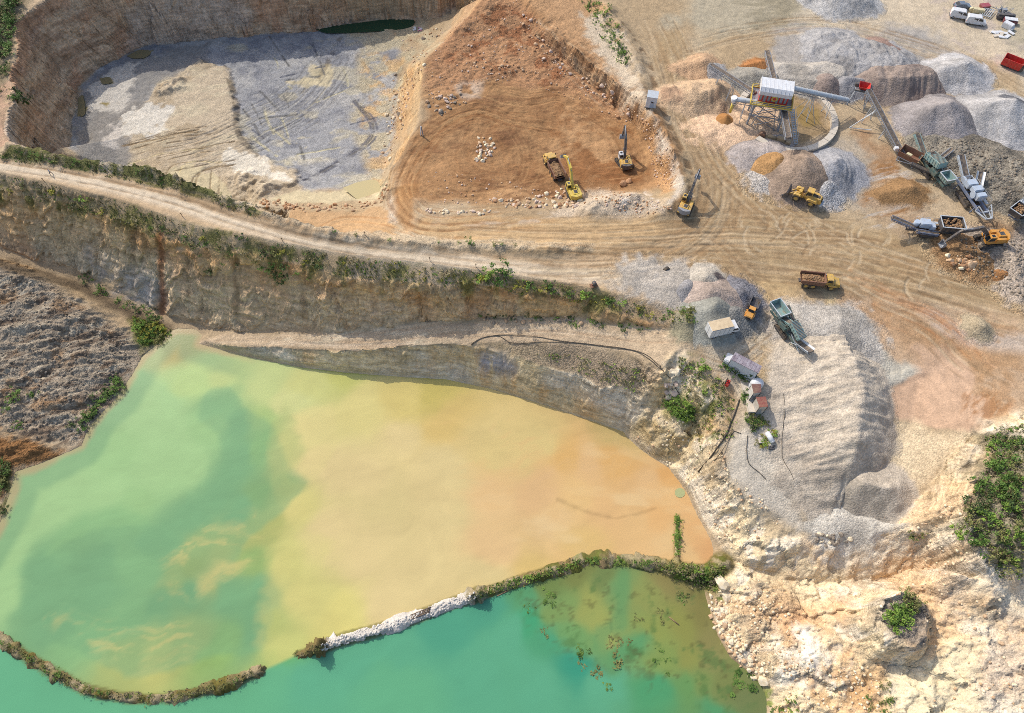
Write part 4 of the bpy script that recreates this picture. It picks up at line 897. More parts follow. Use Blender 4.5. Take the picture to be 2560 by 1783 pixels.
# ------------------------------------------------------------------ stockpiles: loose heaps standing on the ground
def pile(name, label, pts_, col, sl=.66, asym=1.0, top=0.0, peb=.5, rough=.16, nsc=2.2, cat='stockpile', col2=None, spots=(), wob=.3, step=.3, furrow=None, under=True, rill=0.0, group=None):
    """pts_: (u, v, h) feet of the heap's spine in the photo and its height there; sl: angle of repose; top: half width of a flat crest"""
    B = [(*hit(u, v)[:2], h * .84) for u, v, h in pts_]; sl *= .88
    hm = max(b[2] for b in B); pad = hm / (sl * min(1, asym)) + top + 3
    x0, x1 = min(b[0] for b in B) - pad, max(b[0] for b in B) + pad; y0, y1 = min(b[1] for b in B) - pad, max(b[1] for b in B) + pad
    X, Y = np.meshgrid(np.arange(x0, x1, step), np.arange(y0, y1, step * .85))
    sd = random.Random(label).randint(0, 6); ox = random.Random(label).uniform(0, 400)
    xw = X + fbm(X + ox, Y, 6, 3, sd) * wob * 1.6; yw = Y + fbm(X, Y + ox, 6, 3, sd + 1) * wob * 1.6
    Z = np.full(X.shape, -9.0)
    segs = list(zip(B, B[1:])) or [(B[0], B[0])]
    for a, b in segs:
        d, t = seg_d(xw, yw, a[0], a[1], b[0] + 1e-6, b[1])
        hh = a[2] + (b[2] - a[2]) * t
        q = np.sqrt(np.maximum(0, d - top) ** 2 + .03) - .17
        sd_ = (b[0] - a[0]) * (yw - a[1]) - (b[1] - a[1]) * (xw - a[0])
        Z = np.maximum(Z, hh - np.where(sd_ < 0, sl * asym, sl) * q)
    Z = np.log1p(np.exp(np.clip(Z * 1.9, -30, 30))) / 1.9 - .10
    cliff = sstep(0, 1.2, Z)
    Z = Z + fbm(X + ox, Y, nsc, 4, sd) * rough * cliff * 1.5
    if rill: Z = Z - np.abs(fbm(xw * 1.0 + ox, yw * .25, 1.6, 3, sd)) * rill * sstep(.2, 2, Z)
    if furrow:
        an, sc, am = furrow; ca, sa = math.cos(an), math.sin(an)
        Z = Z - np.abs(fbm((X * ca + Y * sa) * .22, -X * sa + Y * ca, sc, 3, sd)) * am * sstep(.3, 2, Z)
    g = bil(H, X, Y)
    if under: V_z = g + Z
    else: V_z = Z + min(b2 for b2 in [G(b[0], b[1]) for b in B])
    kv = Z > -.02
    kq = kv[:-1, :-1] | kv[:-1, 1:] | kv[1:, 1:] | kv[1:, :-1]
    I = np.arange(X.size).reshape(X.shape)
    q = np.stack([I[:-1, :-1], I[:-1, 1:], I[1:, 1:], I[1:, :-1]], -1)[kq]
    u_, inv = np.unique(q, return_inverse=True)
    Vz = np.where(Z > -.02, V_z, g - .25)
    c = np.empty(X.shape + (3,)); c[:] = alb(col) * 1.1
    c2 = alb(col2) if col2 is not None else alb(tuple(k * .86 for k in col))
    c += (c2 - c) * (sstep(-.05, .45, fbm(X + ox, Y, 5, 4, sd + 2)) * .75)[..., None]
    for (dx, dy, r, sc_) in spots:
        m_ = 1 - sstep(r * .75, r * 1.15, np.hypot(X - B[0][0] - dx, Y - B[0][1] - dy) + fbm(X, Y, 2, 3, 1) * .8)
        c += (alb(sc_) - c) * m_[..., None]
    fade = 1 - sstep(.0, .4, Z + fbm(X, Y, 1.5, 3, sd) * .3)
    gc = np.stack([bil(C[..., k], X, Y) for k in range(3)], -1)
    c += (gc - c) * fade[..., None]
    c *= (1 + .12 * fbm(X, Y + ox, 1.4, 3, sd))[..., None]
    ox_, oy_, oz_ = B[0][0], B[0][1], G(B[0][0], B[0][1])
    V_ = np.stack([X.ravel()[u_] - ox_, Y.ravel()[u_] - oy_, Vz.ravel()[u_] - oz_], -1)
    o = mesh_np(name, V_, inv.reshape(-1, 4), GROUND, {'Col': ('C', c.reshape(-1, 3)[u_]), 'Peb': ('F', np.full(len(u_), peb))})
    o.location = (ox_, oy_, oz_)
    # later objects may stand on it
    i0, i1 = np.searchsorted(GX, [x0, x1 - step]); j0, j1 = np.searchsorted(GY, [y0, y1 - step])
    fx = np.clip(((XX[j0:j1, i0:i1] - x0) / step).astype(int), 0, X.shape[1] - 1); fy = np.clip(((YY[j0:j1, i0:i1] - y0) / (step * .85)).astype(int), 0, X.shape[0] - 1)
    HP[j0:j1, i0:i1] = np.maximum(HP[j0:j1, i0:i1], np.where(Z[fy, fx] > 0, Vz[fy, fx], -99))
    set_props(o, label, cat, group)
    return o
HP = H.copy()
GR, LGR, DGR = (160, 158, 156), (188, 186, 186), (128, 126, 126)
pile('gravel_pile', 'pale grey gravel heap cut off by the top edge of the picture', [(2030, -5, 3.5), (2090, 8, 5.2), (2150, 10, 4)], (190, 186, 180), rill=.4)
pile('sand_pile', 'pinkish tan sand heap beside the far tip of the long left conveyor', [(1695, 175, 1.0), (1752, 172, 3.6)], (196, 162, 128), rough=.2, top=.5)
pile('gravel_pile', 'small pale grey gravel cone under the far tip of the left conveyor', [(1768, 180, 3.2)], (176, 170, 164))
pile('sand_pile', 'large flat topped tan sand heap left of the screening tower', [(1685, 244, 2.6), (1735, 248, 4.4), (1774, 244, 5.0)], (206, 176, 142), sl=.85, top=1.6, rough=.22, rill=.35, col2=(176, 142, 116))
pile('sand_pile', 'low broken pale sand heap between the tan heap and the concrete ring', [(1800, 262, 2.6), (1812, 270, 1.8)], (206, 178, 146), rill=.3)
pile('sand_pile', 'small steep orange sand cone under the yellow spout', [(1811, 306, 2.8)], (180, 130, 80), sl=.92, rough=.1, wob=.25, peb=.1, rill=.25)
pile('sand_pile', 'low pale pink sand apron spread around the orange cone', [(1790, 320, 1.2), (1850, 330, 1.4), (1880, 300, 1.6)], (226, 192, 158), sl=.25, top=1, rill=.3)
pile('sand_pile', 'low brown sand ridge behind the upright conveyor', [(1862, 170, .9), (1898, 168, 2.3)], (176, 122, 76), rough=.1)
pile('gravel_pile', 'olive grey gravel heap between the left and upright conveyors', [(1835, 205, 2.2), (1880, 205, 3.6), (1925, 205, 2.8)], (160, 154, 142), top=.8)
pile('gravel_pile', 'pale shelf of levelled gravel in front of the big grey stockpile', [(1960, 195, 2.6), (2020, 205, 3), (2075, 195, 3)], (182, 174, 162), top=2.5, sl=.8, rough=.2)
pile('gravel_pile', 'big flat topped blue grey gravel stockpile behind the screening tower', [(2085, 125, 2.8), (2130, 155, 3.6), (2195, 165, 3.8)], (168, 165, 162), top=4.5, sl=.6, rough=.35, rill=.5, col2=(150, 146, 142))
pile('gravel_pile', 'dark mauve brown gravel wedge in front of the grey stockpile', [(2058, 222, 4.4)], (152, 136, 126), top=1, sl=.95, rough=.15)
pile('gravel_pile', 'grey gravel lobes left of the red hopper', [(2105, 222, 4.2), (2140, 222, 3.6)], (152, 150, 150), sl=.8, rill=.4)
pile('gravel_pile', 'long brown mauve gravel stockpile with gullied front behind the red hopper', [(2190, 212, 4.8), (2240, 215, 5.4), (2288, 208, 4.8)], (156, 140, 128), top=2, sl=.85, rill=.7, col2=(128, 112, 106))
pile('gravel_pile', 'small reddish gravel mound on the crest behind the grey stockpile', [(2195, 125, 2.6), (2230, 140, 2.2)], (166, 138, 124), top=1)
pile('gravel_pile', 'pale lilac grey gravel heap below the red skip', [(2350, 195, 4.0), (2392, 192, 5.6)], (194, 190, 186), rough=.12, top=.4, rill=.25)
pile('gravel_pile', 'grey brown gravel cone left of its paler twin', [(2312, 305, 5.6), (2345, 305, 7.4)], (164, 156, 152), rough=.12, rill=.2)
pile('gravel_pile', 'light grey gravel cone with a dark grey load tipped on its right side', [(2455, 295, 6.0), (2495, 300, 7.6)], (190, 186, 182), rough=.12, rill=.2, spots=[(6.0, 2.0, 3.4, (108, 108, 112))])
pile('gravel_pile', 'pale lilac gravel fan in front of the concrete ring', [(1880, 385, 1.8), (1930, 385, 2.2)], (190, 178, 170), sl=.4, top=1, rill=.4)
pile('sand_pile', 'orange brown sand cone in front of the concrete ring', [(1935, 418, 4.2)], (178, 138, 92), rough=.1, rill=.2)
pile('gravel_pile', 'tall mauve brown gravel cone under the front conveyor', [(1998, 440, 6.6)], (170, 148, 128), rough=.15, peb=.5)
pile('gravel_pile', 'blue grey gravel cone right of the mauve brown cone', [(2072, 436, 5.6), (2085, 430, 5)], (170, 168, 168), rough=.2, rill=.6)
pile('gravel_pile', 'rough pale gravel spill at the foot of the blue grey cone', [(2060, 480, 3.4)], (176, 174, 172), peb=1, rough=.3)
pile('gravel_pile', 'low pale gravel spill beside the yellow wheel loader', [(1910, 455, 1.4), (1960, 470, 1.2)], (186, 178, 168), sl=.35, peb=1)
pile('sand_pile', 'orange brown sand ridge under the short side belt of the green screener', [(2200, 490, 1.2), (2268, 482, 3.0)], (156, 122, 84), rough=.15, rill=.3)
pile('rubble_heap', 'wide dark heap of broken stone behind the row of crushers', [(2335, 362, 1.2), (2420, 395, 2.8), (2490, 445, 3.6), (2570, 475, 3.4)], (142, 134, 120), top=4.5, sl=.55, peb=1.0, rough=.7, nsc=3, col2=(108, 102, 92), cat='rubble heap')
pile('gravel_pile', 'low pale grey gravel spread below the dirt junction', [(1600, 695, .9), (1680, 715, 1.4)], (182, 172, 158), sl=.3, top=1.5, peb=.5)
pile('gravel_pile', 'cream gravel heap with a dark side at the edge of the dirt junction', [(1765, 705, 3.0)], (190, 180, 164), peb=.5, spots=[(2.6, .5, 1.3, (110, 100, 96))])
pile('gravel_pile', 'small blue grey gravel heap nearest to the cliff road', [(1712, 730, 2.4)], (168, 164, 162), sl=.6)
pile('gravel_pile', 'mauve gravel heap behind the sage grey heap', [(1775, 748, 4.0), (1828, 756, 3.2)], (182, 164, 150), top=.6)
pile('gravel_pile', 'slate grey gravel heap beside the small orange dump truck', [(1846, 752, 3.6)], (132, 130, 134), peb=.8)
pile('gravel_pile', 'sage grey gravel heap behind the white box truck', [(1778, 786, 4.6)], (164, 162, 150), peb=.4)
pile('gravel_pile', 'round dark grey gravel heap right behind the white box truck', [(1832, 794, 3.2)], (140, 138, 132), peb=.8)
pile('earth_mound', 'weedy earth mound at the end of the cliff crest', [(1722, 812, 2.4), (1735, 800, 1.6)], (156, 148, 122), cat='mound')
pile('gravel_pile', 'long ridge of cream gravel with a furrowed left flank right of the huts', [(2078, 862, 3.6), (2112, 940, 6.6), (2122, 1030, 7.6), (2116, 1120, 7.0), (2100, 1190, 5)], (200, 186, 166), sl=.92, asym=.52, top=.2, rough=.2, peb=.45, furrow=(0.05, 1.7, .8), col2=(182, 168, 150), wob=.7)
pile('gravel_pile', 'grey gravel shoulder at the head of the long cream ridge', [(2010, 818, 1.8), (2080, 850, 3.4)], (186, 178, 166), sl=.4, top=1.2, peb=.6)
pile('gravel_pile', 'cream gravel lobe on the right flank of the long ridge', [(2172, 1110, 3.2), (2160, 1150, 2.4)], (198, 184, 164), peb=.45)
pile('gravel_pile', 'round cream gravel knoll at the lower end of the long ridge', [(2140, 1225, 4.8), (2200, 1236, 4.6)], (200, 186, 166), peb=.45, rough=.12, sl=.85)
pile('gravel_pile', 'low white gravel apron at the foot of the long cream ridge', [(2090, 1310, 1.6), (2160, 1315, 1.0)], (222, 212, 194), sl=.35, top=.8, peb=.5)
pile('earth_mound', 'round sage green earth mound on the right side of the yard', [(2442, 822, 2.4)], (176, 160, 132), cat='mound', sl=1.0, top=.6, peb=.6, rough=.14)
pile('rubble_heap', 'brown clay and rock heap under the arm of the right excavator', [(2365, 600, 1.4), (2400, 630, 2.4), (2435, 655, 1.8)], (160, 126, 90), sl=.5, top=1.5, peb=1, rough=.6, cat='rubble heap')
pile('rubble_heap', 'small rusty brown earth heap at the right edge of the yard', [(2500, 690, 1.6)], (160, 116, 76), peb=.8, cat='rubble heap')
pile('rubble_heap', 'grey brown rubble bank below the right excavator', [(2450, 620, 1.4), (2520, 660, 1.6), (2560, 720, 1.4)], (178, 162, 144), sl=.4, top=1.6, peb=1, rough=.5, cat='rubble heap')
# ------------------------------------------------------------------ building kit for machines
def paint_mat(name, c, rough=.5, dirt=.35, metal=0.0, dust=(176, 152, 120), sc=1.6):
    if name in MATS: return MATS[name]
    m, N, L, B = newmat(name); MATS[name] = m
    tc = N.new('ShaderNodeTexCoord')
    n = N.new('ShaderNodeTexNoise'); n.inputs['Scale'].default_value = sc; n.inputs['Detail'].default_value = 6; n.inputs['Roughness'].default_value = .7
    L.new(tc.outputs['Object'], n.inputs['Vector'])
    r = N.new('ShaderNodeMapRange'); r.inputs[1].default_value = .42; r.inputs[2].default_value = .72; r.inputs[3].default_value = 0; r.inputs[4].default_value = dirt * 1.8
    L.new(n.outputs['Fac'], r.inputs[0])
    mx = N.new('ShaderNodeMix'); mx.data_type = 'RGBA'
    L.new(r.outputs[0], mx.inputs[0])
    mx.inputs[6].default_value = (*alb(c, 1.25), 1); mx.inputs[7].default_value = (*alb(dust, 1.3), 1)
    L.new(mx.outputs[2], B.inputs['Base Color'])
    B.inputs['Roughness'].default_value = rough; B.inputs['Metallic'].default_value = metal
    return m
YEL = paint_mat('yellow_paint', (224, 180, 84), .55, .5)
YEL2 = paint_mat('bright_yellow_paint', (230, 202, 84), .5, .36)
ORA = paint_mat('orange_paint', (230, 162, 66), .5, .35)
STEEL = paint_mat('dark_steel', (74, 76, 82), .55, .3)
GSTEEL = paint_mat('grey_steel', (150, 156, 164), .5, .25)
LSTEEL = paint_mat('pale_steel', (196, 204, 210), .45, .2)
BLACK = paint_mat('black_rubber', (42, 42, 44), .8, .35)
GLASS = paint_mat('dark_glass', (34, 44, 52), .1, .08)
WHITE = paint_mat('white_paint', (232, 234, 236), .5, .2)
TEAL = paint_mat('green_blue_paint', (142, 178, 176), .55, .45)
TEALD = paint_mat('dark_green_paint', (76, 108, 106), .5, .3)
BLUEW = paint_mat('blue_white_paint', (188, 202, 218), .45, .2)
BLUEG = paint_mat('blue_grey_paint', (112, 128, 156), .5, .25)
RED = paint_mat('red_paint', (216, 50, 46), .5, .2)
RUST = paint_mat('rusty_steel', (134, 92, 72), .75, .3)
CONC = paint_mat('pale_concrete', (222, 210, 192), .85, .25, dust=(190, 170, 140))
BELT = paint_mat('conveyor_belt', (92, 84, 80), .8, .5)
WOODM = paint_mat('weathered_wood', (150, 122, 92), .85, .3)
ROOFM = paint_mat('mauve_roof_sheet', (136, 122, 130), .7, .55, dust=(196, 190, 196), sc=.9)
ROOFR = paint_mat('red_brown_roof_sheet', (150, 84, 74), .7, .3)
ROOFB = paint_mat('brown_roof_sheet', (122, 84, 76), .75, .35)
HOSE = paint_mat('black_hose', (38, 38, 38), .6, .2)
SKIN = paint_mat('skin_tone', (196, 150, 122), .6, 0)

class MB:
    def __init__(s): s.bm = bmesh.new()
    def box(s, c, d, rz=0, ry=0, rx=0, bev=0.0, top=None, tz=0.0):
        """box centred at c; top=(kx, ky) scales the upper face"""
        M = Matrix.Translation(c) @ Matrix.Rotation(rz, 4, 'Z') @ Matrix.Rotation(ry, 4, 'Y') @ Matrix.Rotation(rx, 4, 'X')
        v = []
        for z in (-.5, .5):
            k = (1, 1) if (top is None or z < 0) else top
            for x, y in ((-.5, -.5), (.5, -.5), (.5, .5), (-.5, .5)):
                v.append(s.bm.verts.new(M @ Vector((x * d[0] * k[0] + (tz if z > 0 else 0), y * d[1] * k[1], z * d[2]))))
        fs = [s.bm.faces.new([v[i] for i in q]) for q in ((3, 2, 1, 0), (4, 5, 6, 7), (0, 1, 5, 4), (1, 2, 6, 5), (2, 3, 7, 6), (3, 0, 4, 7))]
        if bev:
            ed = list({e for f in fs for e in f.edges})
            bmesh.ops.bevel(s.bm, geom=ed, offset=bev, segments=2, affect='EDGES')
        return s
    def bar(s, a, b, w, h=None):
        a, b = Vector(a), Vector(b); h = h or w
        d = b - a; L = d.length
        if L < 1e-6: return s
        q = d.to_track_quat('X', 'Z').to_matrix().to_4x4()
        M = Matrix.Translation((a + b) / 2) @ q
        v = [s.bm.verts.new(M @ Vector((x * L, y * w, z * h))) for z in (-.5, .5) for x, y in ((-.5, -.5), (.5, -.5), (.5, .5), (-.5, .5))]
        for f in ((3, 2, 1, 0), (4, 5, 6, 7), (0, 1, 5, 4), (1, 2, 6, 5), (2, 3, 7, 6), (3, 0, 4, 7)): s.bm.faces.new([v[i] for i in f])
        return s
    def cyl(s, a, b, r, n=16, r2=None):
        a, b = Vector(a), Vector(b); d = b - a
        q = d.to_track_quat('Z', 'Y').to_matrix()
        r2 = r if r2 is None else r2
        A = [s.bm.verts.new(a + q @ Vector((math.cos(t) * r, math.sin(t) * r, 0))) for t in np.arange(n) * 2 * math.pi / n]
        Bv = [s.bm.verts.new(b + q @ Vector((math.cos(t) * r2, math.sin(t) * r2, 0))) for t in np.arange(n) * 2 * math.pi / n]
        for i in range(n): s.bm.faces.new([A[i], A[(i + 1) % n], Bv[(i + 1) % n], Bv[i]]).smooth = True
        s.bm.faces.new(A[::-1]); s.bm.faces.new(Bv)
        return s
    def tube(s, pts_, r, n=6):
        p = [Vector(q) for q in pts_]; rings = []
        for i, q in enumerate(p):
            d = (p[min(i + 1, len(p) - 1)] - p[max(i - 1, 0)]); m = d.to_track_quat('Z', 'Y').to_matrix()
            rings.append([s.bm.verts.new(q + m @ Vector((math.cos(t) * r, math.sin(t) * r, 0))) for t in np.arange(n) * 2 * math.pi / n])
        for A, Bv in zip(rings, rings[1:]):
            for i in range(n): s.bm.faces.new([A[i], A[(i + 1) % n], Bv[(i + 1) % n], Bv[i]]).smooth = True
        s.bm.faces.new(rings[0][::-1]); s.bm.faces.new(rings[-1])
        return s
    def prism(s, prof, y0, y1, k=1.0, plane='xz'):
        """outline (x, z) pushed from y0 to y1"""
        f = (lambda a, b, y: (a, y, b)) if plane == 'xz' else ((lambda a, b, y: (y, a, b)) if plane == 'yz' else (lambda a, b, y: (a, b, y)))
        A = [s.bm.verts.new(f(a, b, y0)) for a, b in prof]; cx = sum(a for a, b in prof) / len(prof); cz = sum(b for a, b in prof) / len(prof)
        Bv = [s.bm.verts.new(f(cx + (a - cx) * k, cz + (b - cz) * k, y1)) for a, b in prof]
        n = len(prof)
        for i in range(n): s.bm.faces.new([A[i], A[(i + 1) % n], Bv[(i + 1) % n], Bv[i]])
        s.bm.faces.new(A[::-1]); s.bm.faces.new(Bv)
        return s
    def face(s, vs):
        s.bm.faces.new([s.bm.verts.new(v) for v in vs]); return s
    def lathe(s, c, prof, n=24, axis='z'):
        rings = []
        for r, h in prof:
            ring = []
            for t in np.arange(n) * 2 * math.pi / n:
                v = (r * math.cos(t), r * math.sin(t), h)
                if axis == 'y': v = (v[0], v[2], v[1])
                if axis == 'x': v = (v[2], v[0], v[1])
                ring.append(s.bm.verts.new(Vector(c) + Vector(v)))
            rings.append(ring)
        for A, Bv in zip(rings, rings[1:]):
            for i in range(n): s.bm.faces.new([A[i], A[(i + 1) % n], Bv[(i + 1) % n], Bv[i]])
        return s
    def hollow(s, c, d, top=(1, 1), wall=.1, floor=True):
        """open topped box (hopper, skip) with real wall thickness, mouth scaled by top"""
        x, y, h = d[0] / 2, d[1] / 2, d[2]
        def ring(sx, sy, z): return [s.bm.verts.new((c[0] + a * sx, c[1] + b * sy, c[2] + z)) for a, b in ((-1, -1), (1, -1), (1, 1), (-1, 1))]
        o0, o1 = ring(x, y, 0), ring(x * top[0], y * top[1], h)
        i1, i0 = ring(x * top[0] - wall, y * top[1] - wall, h), ring(x - wall, y - wall, wall)
        for A, Bv in ((o0, o1), (o1, i1), (i1, i0)):
            for i in range(4): s.bm.faces.new([A[i], A[(i + 1) % 4], Bv[(i + 1) % 4], Bv[i]])
        s.bm.faces.new(o0[::-1]); s.bm.faces.new(i0)
        return s
    def build(s, name, mats, parent=None, smooth=False, label=None):
        bmesh.ops.recalc_face_normals(s.bm, faces=s.bm.faces)
        me = bpy.data.meshes.new(name); s.bm.to_mesh(me); s.bm.free()
        for m in (mats if isinstance(mats, (list, tuple)) else [mats]): me.materials.append(m)
        if smooth: me.polygons.foreach_set('use_smooth', np.ones(len(me.polygons), bool))
        o = bpy.data.objects.new(name, me); COL.objects.link(o)
        if parent: o.parent = parent
        if label: o['label'] = label
        return o

def hitp(u, v):
    """like hit(), but heaps count as ground"""
    xc, yc = (u - 1280.0) / FPX, (v - 891.5) / FPX
    zs = np.arange(14, -26, -0.05); t = (CAMZ - zs) / (ST + yc * CT)
    x = xc * t; y = t * CT - yc * t * ST
    h = bil(HP, x, y); k = np.argmax(zs <= h)
    return Vector((x[k], y[k], h[k]))
def heading(a, b):
    p, q = hit(*a), hit(*b)
    return math.atan2(q.y - p.y, q.x - p.x)
def thing(name, label, cat, loc, rz=0, group=None, scale=1.0):
    o = bpy.data.objects.new(name, None); COL.objects.link(o)
    o.location = loc; o.rotation_euler = (0, 0, rz); o.scale = (scale,) * 3
    o.empty_display_size = .5
    return set_props(o, label, cat, group)
def kids(o): return [c for c in bpy.data.objects if c.parent == o]
def dup(root, loc, rz=0, scale=None, label=None, group=None):
    r = root.copy(); COL.objects.link(r); r.location = loc; r.rotation_euler = (0, 0, rz)
    if scale is not None: r.scale = (scale,) * 3 if isinstance(scale, (int, float)) else scale
    if label: r['label'] = label
    if group: r['group'] = group
    for ch in kids(root):
        c = ch.copy(); COL.objects.link(c); c.parent = r
        for g in kids(ch):
            d = g.copy(); COL.objects.link(d); d.parent = c
    return r
def wheel(root, c, r, w, rim=YEL, n=20):
    y = c[1]; s_ = 1 if y > 0 else -1
    t = MB(); t.lathe(c, [(r * .55, -w / 2), (r * .92, -w / 2), (r, -w * .36), (r, w * .36), (r * .92, w / 2), (r * .55, w / 2)], n, 'y')
    for k in range(n):                                       # tread lugs
        a = 2 * math.pi * k / n
        t.box((c[0] + math.cos(a) * r, y, c[2] + math.sin(a) * r), (.06 * r * 2, w * .9, .05 * r * 2), ry=-a)
    ty = t.build('wheel', BLACK, root, False)
    h = MB(); h.lathe(c, [(0.001, s_ * w * .30), (r * .2, s_ * w * .34), (r * .5, s_ * w * .2), (r * .57, s_ * w * .5)], n, 'y')
    h.lathe(c, [(0.001, -s_ * w * .30), (r * .5, -s_ * w * .2), (r * .57, -s_ * w * .5)], n, 'y')
    h.build('rim', rim, ty, True)
    return ty
def crawler(root, L, h, w, y, z0=0.0, x0=0.0, name='track'):
    t = MB(); r = h / 2; pr = []
    for k in range(9): a = -math.pi / 2 + math.pi * k / 8; pr.append((L / 2 - r + math.cos(a) * r, r + math.sin(a) * r))
    for k in range(9): a = math.pi / 2 + math.pi * k / 8; pr.append((-L / 2 + r + math.cos(a) * r, r + math.sin(a) * r))
    pr = [(x0 + a, z0 + b) for a, b in pr]
    t.prism(pr, y - w / 2, y + w / 2)
    nn = int(L / .35)
    for k in range(nn): t.box((x0 - L / 2 + r * .6 + (L - r * 1.2) * k / (nn - 1), y, z0 + h + .02), (.08, w * .98, .06))
    o = t.build(name, BLACK, root)
    f = MB(); f.box((x0, y + math.copysign(w / 2 + .02, y), z0 + r), (L - h * 1.1, .08, h * .4))
    for k in range(6): f.cyl((x0 - L / 2 + r + (L - 2 * r) * k / 5, y - w / 2 - .04, z0 + r * .8), (x0 - L / 2 + r + (L - 2 * r) * k / 5, y + w / 2 + .04, z0 + r * .8), r * (.62 if k in (0, 5) else .3), 12)
    f.build('track_roller', STEEL, o)
    return o
def excavator(label, at, house_to, track_to, knuckle, elbow, tip, body=YEL, boomm=STEEL, cw=STEEL, cabm=None, scale=1.0, sink=0.0):
    """knuckle, elbow, tip: (x, z) of the boom bend, boom end and stick end in the machine's own plane"""
    p = hitp(*at); rz = heading(at, house_to); ta = heading(at, track_to) - rz
    cabm = cabm or body
    t = thing('excavator', label, 'excavator', (p.x, p.y, p.z - sink), rz, scale=scale)
    for sy in (-1, 1):
        o = crawler(t, 4.5, .95, .6, sy * 1.2); o.rotation_euler = (0, 0, ta)
    u = MB(); u.box((0, 0, .6), (2.4, 1.9, .5), bev=.05).cyl((0, 0, .8), (0, 0, 1.12), .8, 20); o = u.build('undercarriage', STEEL, t); o.rotation_euler = (0, 0, ta)
    b = MB(); b.box((-.75, 0, 1.3), (4.0, 2.7, .3), bev=.05).box((-1.1, -.95, 1.85), (2.3, .75, .9), bev=.06).box((.75, -.95, 1.65), (.9, .75, .55), bev=.05)
    b.box((-1.2, 1.0, 1.8), (1.9, .65, .8), bev=.06); b.build('body', body, t)
    e = MB(); e.box((-1.55, 0, 1.98), (1.5, 1.35, 1.05), bev=.08); hood = e.build('engine_cover', body, t)
    g = MB(); g.box((-1.5, 0, 2.53), (.9, .8, .06)).cyl((-1.1, -.5, 2.5), (-1.1, -.5, 2.95), .07, 10)
    for k in range(5): g.box((-1.85 + k * .16, 0, 2.57), (.04, .74, .03))
    g.build('grille', STEEL, hood)
    c = MB(); pr = [(-2.25, -1.35)] + [(-2.45 - .55 * math.sin(math.pi * k / 8), -1.35 + 2.7 * k / 8) for k in range(9)] + [(-2.25, 1.35)]
    c.prism(pr, 1.18, 2.4, 1.0, 'xy'); c.build('counterweight', cw, t)
    k = MB(); k.prism([(.2, 1.45), (1.75, 1.45), (1.85, 2.0), (1.5, 3.0), (.25, 3.0)], .42, 1.38).box((.86, .9, 3.03), (1.25, .9, .1), bev=.03)
    cab = k.build('cab', cabm, t)
    w = MB(); w.prism([(.38, 2.05), (1.6, 2.05), (1.42, 2.85), (.38, 2.85)], 1.375, 1.40).prism([(.38, 2.05), (1.6, 2.05), (1.42, 2.85), (.38, 2.85)], .40, .425)
    w.face([(1.86, .5, 2.05), (1.86, 1.3, 2.05), (1.53, 1.3, 2.95), (1.53, .5, 2.95)]).box((.9, .9, 3.09), (.6, .55, .02)); w.box((.2, .9, 2.5), (.03, .75, .7))
    w.build('window', GLASS, cab)
    # front equipment
    def arm(name, pts_, ws, m, hw):
        a = MB(); up = []; lo = []
        P_ = [Vector((q[0], 0, q[1])) for q in pts_]
        for i, q in enumerate(P_):
            d = (P_[min(i + 1, len(P_) - 1)] - P_[max(i - 1, 0)]).normalized(); n = Vector((-d.z, 0, d.x))
            up.append((q + n * ws[i] / 2)); lo.append((q - n * ws[i] / 2))
        a.prism([(v.x, v.z) for v in up] + [(v.x, v.z) for v in lo[::-1]], -hw / 2, hw / 2)
        return a.build(name, m, t)
    base = (.55, 1.75)
    arm('boom', [base, ((base[0] * .45 + knuckle[0] * .55), (base[1] * .45 + knuckle[1] * .55)), knuckle, ((knuckle[0] * .4 + elbow[0] * .6), (knuckle[1] * .4 + elbow[1] * .6)), elbow], [.45, .75, .85, .62, .35], boomm, .5)
    dv = Vector((tip[0] - elbow[0], 0, tip[1] - elbow[1])).normalized()
    bk = (elbow[0] - dv.x * .7, elbow[1] - dv.z * .7)
    arm('stick', [bk, elbow, ((elbow[0] + tip[0]) / 2, (elbow[1] + tip[1]) / 2), tip], [.3, .6, .5, .3], boomm, .38)
    for sy in (-.38, .38):
        h = MB(); m_ = ((base[0] + knuckle[0]) / 2 + .2, (base[1] + knuckle[1]) / 2); h.cyl((1.35, sy, 1.45), (1.35 * .4 + m_[0] * .6, sy, 1.45 * .4 + m_[1] * .6), .11, 10).cyl((1.35, sy, 1.45), (m_[0], sy, m_[1]), .06, 8); h.build('hydraulic_cylinder', GSTEEL, t)
    h = MB(); nrm = Vector((knuckle[1] - elbow[1], 0, elbow[0] - knuckle[0])).normalized() * .55
    if nrm.z < 0: nrm = -nrm
    h.cyl((knuckle[0] * .8 + base[0] * .2 + nrm.x, 0, knuckle[1] * .8 + base[1] * .2 + nrm.z), (bk[0], 0, bk[1]), .1, 10); h.build('hydraulic_cylinder', GSTEEL, t)
    # bucket: a curved open scoop
    n2 = Vector((-dv.z, 0, dv.x));
    if n2.x > 0: n2 = -n2
    T0 = Vector((tip[0], 0, tip[1])); pr = []
    for q in range(8):
        a_ = math.pi * (-.15 + 1.05 * q / 7); pr.append(T0 + dv * (.55 + .62 * -math.cos(a_) ) + n2 * (.62 * math.sin(a_)))
    pin = [T0 + (v - T0) * .93 + n2 * .03 + dv * .02 for v in pr]
    bb = MB(); bb.prism([(v.x, v.z) for v in pr] + [(v.x, v.z) for v in pin[::-1]], -.62, .62)
    for sy in (-.62, .58): bb.prism([(v.x, v.z) for v in pr], sy, sy + .04)
    for q in range(5):
        y_ = -.5 + q * .25; e_ = pr[-1]; d_ = (pr[-1] - pr[-2]).normalized(); bb.bar((e_.x, y_, e_.z), (e_.x + d_.x * .25, y_, e_.z + d_.z * .25), .09, .06)
    bb.build('bucket', GSTEEL, t)
    r_ = MB()
